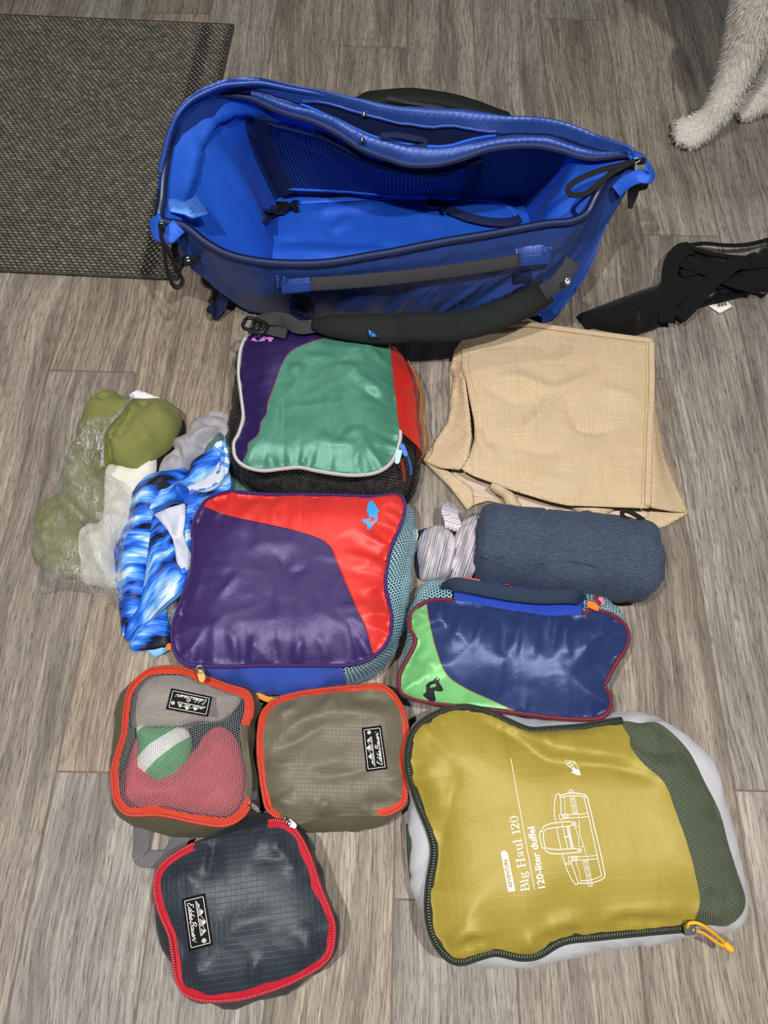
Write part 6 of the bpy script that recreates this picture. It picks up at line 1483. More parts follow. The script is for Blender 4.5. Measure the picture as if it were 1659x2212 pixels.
# ------------------------------------------------------------------ open blue duffel
from mathutils.bvhtree import BVHTree
def duffel():
    c1 = lambda q: px((300, 150), .36166, q)
    c2 = lambda q: px((850, 150), .36166, q)
    M_OUT = nylon('duffel_blue_ripstop', '#2a4d9f', .30, (.0075, .45, '#17306e'), spec=.6, wr=.4, wrs=26, metal=.85)
    M_LIN = nylon('bright_blue_lining', '#1f5fd6', .50, wr=.35, wrs=20)
    M_DARKW = webbing('navy_webbing_duffel', '#16234e', .0026)
    M_GREYW = webbing('dark_grey_webbing', '#3d3d42', .0030)
    M_BLKW = webbing('black_webbing_duffel', '#1b1b1d', .0024)
    M_TAPE = webbing('navy_zipper_tape', '#0e1a46', .002)
    M_COIL = plain('navy_coil', '#404c76', .3)
    root = thing('duffel_bag', 'large open blue duffel bag with bright blue lining', 'duffel bag', (*P(850, 560)[:2], 0))
    # ---- loops. front mouth edge left to right (px, z)
    FR = c1([(130, 900, .205), (240, 930, .200), (300, 960, .197), (400, 1040, .192), (530, 1110, .188), (700, 1150, .186), (870, 1165, .186), (1050, 1165, .187), (1200, 1150, .188), (1400, 1115, .190)]) + c2([(0, 1095, .190), (300, 1035, .190), (600, 985, .190), (900, 930, .192), (1050, 915, .193), (1150, 870, .195), (1200, 780, .198), (1250, 690, .202), (1330, 610, .206), (1420, 560, .210)])
    BK = c2([(1400, 517, .212), (1200, 537, .210), (1100, 525, .212), (1000, 492, .215), (850, 464, .218), (700, 467, .218), (550, 490, .214), (400, 540, .205), (250, 575, .196), (100, 577, .194)]) + c1([(1510, 547, .196), (1330, 480, .205), (1200, 395, .215), (1050, 320, .222), (900, 275, .226), (800, 240, .230), (700, 190, .236), (600, 165, .240), (500, 155, .242), (400, 175, .240), (320, 220, .236), (250, 290, .230), (200, 390, .222), (170, 520, .215), (150, 650, .210), (140, 780, .207)])
    OB = c2([(1430, 505, .214), (1315, 455, .222), (1200, 415, .232), (1050, 355, .240), (900, 318, .244), (700, 305, .246), (550, 280, .248), (400, 258, .250), (200, 248, .252), (0, 238, .254)]) + c1([(1350, 205, .257), (1200, 175, .259), (1050, 145, .261), (900, 118, .263), (740, 86, .266), (620, 88, .266), (500, 100, .264), (400, 140, .260), (310, 190, .255), (235, 270, .246), (190, 370, .236), (160, 480, .226), (132, 600, .216), (115, 700, .211)])
    zip_loop = spline(PL(FR + BK), n=420, closed=True)
    # ---- outer shell: mouth/outer edge down to the base
    out_keys = PL(FR + OB)
    nF, nO = len(FR), len(OB)
    bfl, bfr = P(548, 692, 0.0), P(1184, 700, 0.0)
    yb = 1.165
    bbr, bbl = np.array([bfr[0] - .01, yb, 0]), np.array([bfl[0] - .0, yb, 0])
    base = []
    for i in range(nF):
        t = np.clip((i - .8) / (nF - 1.8), 0, 1); base.append(bfl + (bfr - bfl) * t + [0, .012 * (abs(2 * t - 1) ** 6), 0])
    for j in range(nO):
        t = j / (nO - 1)
        if t < .12: q = t / .12; base.append(bfr + (bbr - bfr) * q)
        elif t < .62: q = (t - .12) / .50; base.append(bbr + (bbl - bbr) * q)
        else: q = (t - .62) / .38; base.append(bbl + (bfl - bbl) * q * .97)
    base = np.array(base)
    both = spline(np.hstack([out_keys, base]), n=360, closed=True)
    rim, ft = both[:, :3], both[:, 3:]
    rows = 18; n = len(rim)
    T = np.linspace(0, 1, rows)[:, None]
    c = ft.mean(0)[:2]; outw = rim[:, :2] - c; outw = (ft[:, :2] - c); outw /= np.linalg.norm(outw, axis=1)[:, None]
    L = np.concatenate([[0], np.cumsum(np.linalg.norm(np.diff(rim, axis=0), axis=1))])
    V = rim[None] * (1 - T)[..., None] + ft[None] * T[..., None]
    bulge = .018 * np.sin(np.pi * T) ** .9 + .004 * np.exp(-((T - .06) / .05) ** 2)
    fold = .007 * (ridge(L / .09 + T * 1.4, T * 2.2 + L * 0, 5) - .6) * np.sin(np.pi * np.clip(T * 1.1, 0, 1)) + .004 * fbm(L / .03 + T * 3, T * 3 + 0 * L, 9, 3) * np.sin(np.pi * T)
    pk = .010 * fbm(L / .016 + T * 2, T * 1.5 + 0 * L, 19, 3) * np.exp(-T / .10) * smoothstep(0, .03, T) + .012 * (ridge(L / .055 + T * 2.5, T * 1.2 + L * 0, 23) - .55) * smoothstep(.15, .4, T) * (1 - smoothstep(.7, 1, T))
    V[..., :2] += outw[None] * (bulge + fold + pk)[..., None]
    V[..., 2] = np.maximum(V[..., 2], .001)
    # round the foot
    V[-1, :, :2] -= outw * .012
    uvL = np.stack(np.broadcast_arrays(L[None, :], T * .22), -1)
    d = uvL.copy(); uvL[..., 0], uvL[..., 1] = (d[..., 0] + d[..., 1]) * .7071, (d[..., 1] - d[..., 0]) * .7071     # diagonal rip-stop
    V2 = np.concatenate([V, V[:, :1]], 1); U2 = np.concatenate([uvL, uvL[:, -1:]], 1)
    f = grid_faces(rows, n + 1)
    shell = mesh('outer_shell', V2.reshape(-1, 3), [q[::-1] for q in f], M_OUT, root, uv=U2.reshape(-1, 2), label='satin blue rip-stop outer shell')
    bottom('', V, M_OUT, root)
    allv = V2.reshape(-1, 3); bvh = BVHTree.FromPolygons([tuple(q) for q in allv], f)
    def on(px_, py_, lift=.003):
        o_ = Vector((0, 0, CAM_H)); e = Vector(P(px_, py_, 0)); dr = (e - o_).normalized()
        hit = bvh.ray_cast(o_, dr)
        if hit[0] is None: return P(px_, py_, .1)
        return np.array(hit[0] - dr * lift)
    # ---- lid strip between the zipper at the back and the outer back edge, with an open pocket slit
    bk = PL(BK)[::-1]; ob = PL([FR[-1]] + OB)[::-1]
    A = spline(bk, n=150); B = spline(ob, n=150)
    ss = np.linspace(0, 1, 150)
    # match by arc fraction; rows from the outer edge to the zipper
    slit = smoothstep(.36, .46, ss) * (1 - smoothstep(.66, .74, ss))
    prof = [(0, 0, 0), (.06, .012, 0), (.16, .014, 0), (.24, .010, .0), (.32, .002, .0), (.34, -.004, -.050), (.46, -.010, -.070), (.58, -.004, -.060), (.61, .000, -.004), (.70, .006, .0), (.80, .010, .0), (.92, .004, 0), (1, 0, 0)]
    rowsL = []
    for ir, (t, dz, ds) in enumerate(prof):
        tt_ = np.full(150, t)
        if 4 <= ir <= 8: tt_ = .47 + (t - .47) * (.05 + .95 * slit)
        q = B * (1 - tt_)[:, None] + A * tt_[:, None]
        w = .004 * fbm(ss * 26, np.full(150, t * 3), 4, 3) * math.sin(math.pi * t)
        q[:, 2] += dz * (.35 + .65 * smoothstep(0, .3, ss)) + ds * slit + w
        rowsL.append(q)
    LV = np.array(rowsL); Ls = np.concatenate([[0], np.cumsum(np.linalg.norm(np.diff(B, axis=0), axis=1))])
    uvl = np.stack(np.broadcast_arrays(Ls[None, :], np.linspace(0, .09, len(prof))[:, None]), -1)
    uvl = uvl @ np.array([[.7071, -.7071], [.7071, .7071]])
    for nm, a_, b_, mt, lb in (('lid', 0, 5, M_OUT, 'blue lid edge'), ('pocket_interior', 4, 9, nylon('pocket_painted_shade', '#0f1f4c', .6, metal=0), 'open pocket in the lid, its inner shade painted navy'), ('lid_lip', 8, len(prof), M_OUT, 'blue lip between pocket and zipper')):  # pocket interior coloured navy so the slit reads as shaded
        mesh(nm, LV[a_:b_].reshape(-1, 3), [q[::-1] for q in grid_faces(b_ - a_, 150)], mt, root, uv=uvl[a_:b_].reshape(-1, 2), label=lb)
    # pocket lips and hem
    i0, i1 = 58, 112
    part_tube('pocket_hem', root, LV[4, i0:i1] + [0, 0, .003], .0028, M_OUT, n=6)
    part_tube('pocket_hem', root, LV[8, i0:i1] + [0, 0, .002], .0028, M_LIN, n=6)
    part_ribbon('pocket_tape', root, c2p(c2([(-80, 395, .232), (20, 392, .232), (120, 410, .228), (185, 425, .222), (180, 450, .218), (100, 470, .214), (20, 455, .215)])), .010, M_DARKW, .002, up=(0, -.5, 1))
    # padded outer roll
    part_tube('rim_piping', root, B[4:-2] + [0, 0, .001], .0050, M_OUT, n=8)
    # ---- lining
    inn = 8
    ib = base.copy(); cc = base.mean(0)
    ib[:, :2] = cc[:2] + (base[:, :2] - cc[:2]) * .955; ib[:, 2] = .008
    # pair zipper loop keys with the inner floor: front, right, back, left
    nB = len(BK); ibz = [*ib[:nF]]
    ifl, ifr = ib[0], ib[nF - 1]
    ibr, ibl = np.array([ib[:, 0].max() - .005, yb - .012, .008]), np.array([ib[:, 0].min() + .005, yb - .012, .008])
    for j in range(nB):
        t = j / (nB - 1)
        if t < .10: ibz.append(ifr + (ibr - ifr) * (t / .10))
        elif t < .66: ibz.append(ibr + (ibl - ibr) * ((t - .10) / .56))
        else: ibz.append(ibl + (ifl - ibl) * ((t - .66) / .34) * .97)
    both = spline(np.hstack([PL(FR + BK), np.array(ibz)]), n=360, closed=True)
    r2, f2 = both[:, :3], both[:, 3:]
    T = np.linspace(0, 1, 20)[:, None]
    ow = f2[:, :2] - cc[:2]; ow /= np.linalg.norm(ow, axis=1)[:, None]
    LI = r2[None] * (1 - T)[..., None] + f2[None] * T[..., None]
    L2 = np.concatenate([[0], np.cumsum(np.linalg.norm(np.diff(r2, axis=0), axis=1))])
    backness = smoothstep(.2, .8, ow[:, 1])
    LI[..., :2] += ow[None] * ((.004 + .022 * backness[None]) * np.sin(np.pi * T) + .006 * (ridge(L2 / .07, T * 1.6 + 0 * L2, 12) - .6) * np.sin(np.pi * T) - .004 * np.sin(np.pi * T) ** .5)[..., None]
    LI[..., 2] += .004 * fbm(L2 / .05, T * 2 + 0 * L2, 14, 2) * np.sin(np.pi * T)
    endl = np.exp(-((f2[:, 1] - .985) / .075) ** 2) * (ow[:, 0] < -.55); endr = np.exp(-((f2[:, 1] - .97) / .09) ** 2) * (ow[:, 0] > .55)
    LI[..., 0] += (.030 * endl - .035 * endr)[None] * np.sin(np.pi * T * .92) ** .8
    LIc = np.concatenate([LI, LI[:, :1]], 1)
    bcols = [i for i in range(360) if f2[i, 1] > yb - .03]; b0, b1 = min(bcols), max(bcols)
    M_BACK = nylon('back_lining_painted_shade', '#12275f', .5, wr=.35, wrs=20, metal=.05)  # navy colour stands in for the deep shade on the back wall
    mesh('back_lining', LI[:, b0:b1 + 1].reshape(-1, 3), grid_faces(20, b1 - b0 + 1), M_BACK, root, label='back wall lining with its deep shade painted in navy')
    rest = list(range(b1, 360)) + list(range(0, b0 + 1))
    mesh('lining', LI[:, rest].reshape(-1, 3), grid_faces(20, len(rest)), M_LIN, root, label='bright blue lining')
    # a second fold of lining hanging inside the left rim
    hem = LI[0] * .985 + LI[2] * .015
    lfl = [i for i in range(180, 360) if r2[i, 0] < -.02 and r2[i, 1] > .86]
    lf = LI[:, lfl]
    mesh('lining_hem', np.concatenate([(lf[0] * .9 + lf[2] * .1)[None], (lf[1] + [.004, -.002, .001])[None], (lf[2] + [.008, -.005, 0])[None], (lf[2] * .5 + lf[3] * .5 + [.010, -.006, .0] + .008 * fbm(np.arange(len(lfl)) / 5., np.zeros(len(lfl)), 3)[:, None])[None], (lf[3] + [.002, -.001, -.003])[None]]).reshape(-1, 3), grid_faces(5, len(lfl)), M_LIN, root)
    # inner floor, wrinkled
    fl = np.array(LI[-1]); S = Surf(fl, .004, .05, (.002, .02, .03), (.004, .09), [(c1(a), w, h, .5) for a, w, h in [([(1000, 860), (1200, 830), (1500, 800)], .012, .008), ([(700, 1010), (1100, 1020), (1600, 1060)], .016, -.006), ([(1150, 960), (1230, 900), (1280, 880)], .012, .006), ([(900, 1060), (1200, 1100), (1500, 1060)], .020, .008)]], seed=77, lumps=(.010, .12))
    pf = S.panels([('a', None, None)], .007)['a']
    mesh('inner_floor', pf[0] + [0, 0, .001], pf[1], M_LIN, root)
    bvi = BVHTree.FromPolygons([tuple(q) for q in LIc.reshape(-1, 3)], grid_faces(20, 361))
    def onin(px_, py_, lift=.004):
        o_ = Vector((0, 0, CAM_H)); e = Vector(P(px_, py_, 0)); dr = (e - o_).normalized()
        best = None
        for b_ in (bvi,):
            h = b_.ray_cast(o_, dr)
            if h[0] is not None: best = h
        fl_ = S.at(px_, py_)
        if best is None: return fl_ + [0, 0, lift]
        a = np.array(best[0])
        return (a if a[2] > fl_[2] or np.linalg.norm(a - [0, 0, CAM_H]) < np.linalg.norm(fl_ - [0, 0, CAM_H]) else fl_) - np.array(dr) * lift
    # ---- net pocket on the back lining and dark straps beside it
    cb = sorted([i for i in range(360) if r2[i, 1] > .93 and -.20 < f2[i, 0] < .13 and backness[i] > .6], key=lambda i: f2[i, 0])
    NP = LI[3:18][:, cb] + np.array([0, -.012, .004]); sag = np.sin(np.linspace(0, math.pi, len(cb)))
    NP[..., 1] -= .010 * np.sin(np.linspace(.2, math.pi, 15))[:, None] * sag
    Lc = np.linspace(0, .34, len(cb)); uvn = np.stack(np.broadcast_arrays(Lc[None, :], np.linspace(0, .2, 15)[:, None]), -1)
    mesh('net_pocket', NP.reshape(-1, 3), grid_faces(15, len(cb)), netting('navy_net', '#1b4190', .0075, .50, tint='#234c9e'), root, uv=uvn.reshape(-1, 2), label='blue net pocket on the back lining')
    part_tube('pocket_binding', root, NP[-1], .0028, M_LIN, n=6); part_tube('pocket_binding', root, NP[0], .0024, M_DARKW, n=6)
    for cid, w in ((cb[0], .030), (cb[-1], .024)):
        q = LI[2:19, cid] + np.array([0, -.014, .003])
        part_ribbon('inner_strap', root, q, w, M_DARKW, .002, up=(0, -1, .5))
    # compression straps with side-release buckles on the floor
    def buckle(p_, ang, s_=1.0):
        mb = MB(); R = rotz(ang)
        def plate(poly, z0, z1):
            k = len(poly); v_ = [(x * s_, y * s_, z) for z in (z0, z1) for x, y in poly]
            mb.add(np.array(v_) @ R.T + p_, [list(range(k))[::-1], [k + i for i in range(k)]] + [[i, (i + 1) % k, k + (i + 1) % k, k + i] for i in range(k)])
        plate([(-.020, -.012), (-.004, -.010), (.003, -.004), (.012, -.013), (.020, -.010), (.012, -.001), (.020, .010), (.012, .013), (.003, .004), (-.004, .010), (-.020, .012)], 0, .006)
        for y in (-.008, .008): plate([(-.024, y - .002), (-.016, y - .002), (-.016, y + .002), (-.024, y + .002)], .001, .008)
        return mb.build('buckle', M_BLACKPL, root, smooth=False, label='black side-release buckle')
    buckle(onin(625, 457, .010), .15); buckle(onin(946, 455, .010), -.35)
    part_ribbon('compression_strap', root, np.array([onin(572, 454, .016), onin(590, 455, .014), onin(612, 456, .010)]), .020, M_DARKW, .002, up=(0, -.5, 1))
    part_ribbon('compression_strap', root, np.array([onin(572, 480, .016), onin(594, 474, .014), onin(616, 466, .012)]), .010, M_BLKW, .002, up=(0, -.5, 1))
    part_ribbon('compression_strap', root, np.array([onin(968, 462, .010), onin(1010, 480, .012), onin(1060, 490, .012), onin(1100, 488, .010), onin(1122, 478, .008)]), .016, M_DARKW, .002, up=(0, -.5, 1))
    part_ribbon('floor_binding', root, np.array([onin(x, y, .004) for x, y in ((648, 440), (720, 436), (820, 430), (920, 426), (1000, 428), (1060, 432), (1095, 448), (1115, 470))]), .010, M_LIN, .003, up=(0, -.4, 1))
    # care label
    tg, St = sheet('care_label', root, [(a, b, .205 - .0002 * (a - 350)) for a, b in c1([(165, 775), (225, 770), (270, 792), (345, 755), (415, 860), (320, 890), (272, 868), (180, 848)])], nylon('blue_label_satin', '#4a86ea', .35, wr=.2), .004, .01, (.002, .02), depth=.001, seed=6, smooth_in=False)
    mb = MB()
    for i in range(7): print_strokes(St, [(c1([(285 + i * 4 + (i % 2) * 6, 800 + i * 9), (340 + i * 9, 776 + i * 12)]), .9)], .0005, 3, mb)
    mb.build('label_print', plain('navy_ink', '#1c2f6a', .6), tg, smooth=False)
    # ---- zipper round the mouth (two coils meeting at both corners)
    zipper(root, np.vstack([zip_loop, zip_loop[:1]]) + [0, 0, .002], .0150, M_TAPE, M_COIL, coil_r=.0019, pitch=.0034)
    # snaps
    for q in (P(786, 248, .247), P(782, 303, .225)):
        mb = MB(); a = np.arange(12) * math.pi / 6
        prof_ = [(.0048, 0), (.0046, .0016), (.0030, .0026), (.0022, .0048), (.0008, .0054)]
        v_ = np.array([[r * math.cos(t), r * math.sin(t), z] for r, z in prof_ for t in a]); fc = grid_faces(5, 12, True) + [[48 + i for i in range(12)]]
        mb.add(v_ + q, fc); mb.build('snap', M_CHROME, root, label='bright metal snap')
    # ---- outside: handle, tabs, straps
    hp = np.array([on(x, y, .004) for x, y in ((676, 612), (682, 611), (760, 606), (850, 598), (950, 586), (1050, 572), (1112, 562), (1122, 561))]); hp[1:-1] += [0, -.008, .006]
    part_ribbon('grab_handle', root, hp, .021, M_GREYW, .0040, up=(0, -.75, .65), label='dark grey webbing grab handle')
    for x0, x1 in ((606, 686), (1112, 1192)):
        y0 = 612 if x0 < 900 else 553
        q = np.array([on(x0 + (x1 - x0) * t, y0 - (x1 - x0) * .10 * t, .003) for t in np.linspace(0, 1, 7)])
        part_ribbon('handle_anchor', root, q, .034, M_OUT, .004, up=(0, -.75, .65))
    stm = plain('light_blue_thread', '#5d86d6', .6)
    for x, y in ((600, 596), (615, 598), (1178, 538), (1190, 534)):
        q = [on(x + (3 if i % 2 else -3), y + i * 2.6, .0085) for i in range(11)]
        mesh('bar_tack', *sweep(np.array(q), circ(.0007, 4))[:2], stm, root)
    for pts, w in (([(647, 640), (646, 660), (645, 680), (645, 700)], .034), ([(1130, 590), (1128, 604), (1124, 622), (1120, 640)], .030)):
        part_ribbon('lash_strap', root, np.array([on(a, b, .003) for a, b in pts]), w, M_DARKW, .003, up=(0, -.8, .4))
    # padded shoulder strap swinging in front
    sp = PL(c1([(1040, 1525, .112), (1120, 1530, .118), (1300, 1545, .120), (1500, 1550, .118)]) + c2([(100, 1540, .114), (260, 1540, .110), (420, 1528, .108), (600, 1480, .112), (750, 1418, .122), (850, 1365, .134), (920, 1320, .146)]))
    p_ = spline(sp, step=.004); k = len(p_)
    w = .047 * np.interp(np.linspace(0, 1, k), [0, .08, .25, .8, 1], [.45, .75, 1, 1, .85])
    pr = np.array([(-.5, -.10), (-.47, -.20), (-.2, -.26), (.2, -.26), (.47, -.20), (.5, -.10), (.5, .10), (.47, .20), (.2, .27), (0, .28), (-.2, .27), (-.47, .20), (-.5, .10)])
    v_, f_, uv_ = sweep(p_, pr, (0, -.45, .9), scale=np.stack([w, np.full(k, .020)], 1))
    strap = mesh('shoulder_strap', v_, f_, nylon('dark_green_black_ripstop', '#101513', .6, (.0080, .8, '#2b3531'), wr=.3, spec=.25, metal=0, sheen=0), root, uv=(uv_ @ np.array([[.7071, -.7071], [.7071, .7071]])), label='padded dark shoulder strap')
    for t in (.0, .62): 
        i = int(t * (k - 1)); pass
    part_tube('strap_seam', root, v_.reshape(k, 13, 3)[int(k * .60)][[0, 2, 4, 6, 8, 10, 12]], .0012, M_BLKW, n=5)
    mk = c1([(1372, 1553), (1392, 1566), (1384, 1585), (1374, 1580)]); mk2 = c1([(1398, 1572), (1420, 1590), (1385, 1592)])
    zt = .131
    for pl in (mk, mk2):
        q = PL([(a, b, zt) for a, b in pl]); q2 = q + [0, 0, -.003]; kk = len(q)
        mesh('logo_print', np.vstack([q, q2]), [list(range(kk)), list(range(kk, 2 * kk))[::-1]] + [[i, (i + 1) % kk, kk + (i + 1) % kk, kk + i] for i in range(kk)], plain('bright_blue_print', '#2a78d4', .5), strap, smooth=False)
    part_ribbon('strap_end', root, np.array([p_[-4] + [0, -.002, .006], *PL(c2([(960, 1290, .160), (1010, 1240, .170), (1050, 1185, .176), (1072, 1140, .180)]))]), .026, M_GREYW, .003, up=(0, -.6, .8))
    rv = P(1226, 607, .180); a = np.arange(12) * math.pi / 6; mb = MB()
    v_ = np.array([[r * math.cos(t), r * math.sin(t), z] for r, z in [(.0058, 0), (.0050, .0018), (.0024, .0026), (.0018, .0014)] for t in a]); mb.add(v_ @ np.array([[1, 0, 0], [0, .8, .6], [0, -.6, .8]]) + rv, grid_faces(4, 12, True) + [[36 + i for i in range(12)]]); mb.build('rivet', M_CHROME, root)
    # webbing and ladder buckle at the strap's left end
    part_ribbon('strap_webbing', root, PL(c1([(1060, 1530, .114), (960, 1540, .112), (880, 1500, .118), (800, 1488, .118), (735, 1500, .112), (705, 1525, .108), (770, 1545, .108), (830, 1560, .108), (885, 1575, .106)])), .022, webbing('charcoal_webbing', '#3b3b3f', .0026), .0022, up=np.array([[0, -.4, 1], [0, -.5, 1], [0, -.7, .8], [0, -.8, .6], [-.3, -.3, 1], [0, -.2, 1], [.1, -.2, 1], [.1, -.2, 1], [.1, -.2, 1]]), label='black strap webbing')
    fr = np.array([(-.020, -.013, 0), (.016, -.012, 0), (.020, 0, .002), (.016, .012, 0), (-.020, .013, 0), (-.024, 0, .003)]) * .82 @ rotz(-.35).T + P(553, 704, .114)
    lb = part_tube('ladder_buckle', root, fr, .0030, M_BLACKPL, n=6, closed=True, label='black ladder-lock buckle')
    for s_ in (-.006, .006):
        q = np.array([(s_, -.012, .002), (s_, .012, .002)]) * .82 @ rotz(-.35).T + P(553, 704, .114)
        v_, f_, uv_ = sweep(q, circ(.0024, 6)); mesh('crossbar', v_, f_, M_BLACKPL, lb)
    # other shoulder strap behind the bag
    q = PL(c1([(1300, 205, .205), (1360, 185, .215)]) + c2([(60, 165, .225), (180, 172, .225), (330, 195, .222), (470, 232, .215), (580, 268, .205), (690, 305, .19)])); p_ = spline(q, step=.006); k = len(p_)
    v_, f_, uv_ = sweep(p_, pr, (0, .1, 1), scale=np.stack([np.full(k, .036), np.full(k, .03)], 1))
    mesh('shoulder_strap', v_, f_, nylon('dark_ripstop_back', '#161b17', .6, (.0080, .5, '#2a312b'), wr=.3, spec=.25, metal=0, sheen=0), root, uv=(uv_ @ np.array([[.7071, -.7071], [.7071, .7071]])), label='second dark shoulder strap behind the bag')
    part_ribbon('back_handle', root, PL([(835, 218, .252), (870, 226, .252), (910, 233, .252), (960, 241, .250)]) + np.array([0, .008, 0]), .012, M_GREYW, .003, up=(0, .3, 1))
    # corner tabs, pulls and clips
    part_ribbon('corner_tab', root, PL(c1([(95, 880, .212), (110, 960, .204), (165, 1000, .198), (215, 960, .200), (240, 935, .204)])), .024, M_LIN, .003, up=np.array([[-.6, -.3, .8], [-.5, -.4, .8], [-.1, -.6, .8], [.3, -.5, .8], [.3, -.4, .8]]))
    part_ribbon('corner_tab', root, PL(c1([(190, 960, .196), (205, 1000, .190), (215, 1035, .182)])), .018, M_LIN, .002, up=(-.2, -.6, .8))
    part_ribbon('corner_tab', root, PL(c2([(1400, 520, .216), (1470, 510, .218), (1525, 580, .214), (1530, 640, .208), (1460, 640, .206), (1380, 680, .202), (1330, 730, .198)])), .022, M_LIN, .003, up=np.array([[.2, .3, 1], [.4, .3, 1], [.7, 0, .8], [.5, -.4, .8], [.2, -.6, .8], [.2, -.6, .8], [.2, -.6, .8]]))
    def slider(p0, ang):
        o_ = pull_tab(root, p0, ang, .014, .010, M_BLACKPL, M_CHROME, th=.006, name='zipper_slider'); return o_
    slider(P(350, 484, .218), -1.5); slider(P(1376, 349, .224), .2)
    part_ribbon('zipper_pull', root, PL(c1([(130, 930, .218), (135, 1000, .214), (150, 1060, .200), (165, 1180, .170), (200, 1280, .150), (235, 1302, .146), (262, 1265, .150), (235, 1205, .165), (190, 1120, .188), (155, 1040, .208)])), .008, M_BLKW, .002, up=(-.5, -.5, .7), label='black cord zipper pull')
    part_ribbon('zipper_pull', root, PL(c2([(1440, 545, .226), (1340, 575, .226), (1230, 605, .224), (1110, 655, .218), (1045, 705, .212), (1065, 750, .210), (1150, 740, .212), (1230, 680, .218), (1300, 620, .222), (1410, 560, .226)])), .009, M_BLKW, .002, up=(0, -.3, 1), label='black cord zipper pull')
    def clip(pts, z, th):
        q = PL(pts, z); k_ = len(q); q2 = q + [0, .0, -th]
        mesh('clip', np.vstack([q, q2]), [list(range(k_))[::-1], [k_ + i for i in range(k_)]] + [[i, (i + 1) % k_, k_ + (i + 1) % k_, k_ + i] for i in range(k_)], M_BLACKPL, root, smooth=False, label='black plastic clip')
    clip(c1([(200, 1040), (225, 1035), (240, 1100), (265, 1150), (250, 1170), (215, 1150), (190, 1080)]), .170, .008)
    clip(c2([(1405, 665), (1470, 655), (1520, 640), (1525, 685), (1470, 700), (1462, 745), (1435, 805), (1410, 800)]), .185, .010)
    part_ribbon('side_tab', root, PL(c1([(245, 1160, .158), (290, 1140, .150), (350, 1095, .140), (400, 1070, .120)])), .024, M_BLKW, .0025, up=(-.2, -.3, 1))
    sn = P(406, 560, .152); a = np.arange(10) * math.pi / 5
    v_ = np.array([[r * math.cos(t), r * math.sin(t), z] for r, z in [(.006, 0), (.005, .002), (.003, .002), (.0025, .0008)] for t in a]) + sn
    mesh('snap', v_, grid_faces(4, 10, True) + [[30 + i for i in range(10)]], M_CHROME, root)
    part_ribbon('side_strap', root, PL(c1([(430, 1190, .090), (470, 1270, .060), (500, 1320, .040), (480, 1400, .020), (435, 1465, .006)])), .036, M_DARKW, .003, up=np.array([[-.8, -.2, .5], [-.6, -.2, .7], [-.3, 0, 1], [0, .1, 1], [0, .1, 1]]), label='loose navy strap')
    part_tube('strap_buckle', root, PL(c1([(395, 1160, .085), (400, 1210, .070), (425, 1250, .055), (440, 1230, .060)])), .006, M_BLACKPL, n=6)
def c2p(q): return PL(q)
duffel()
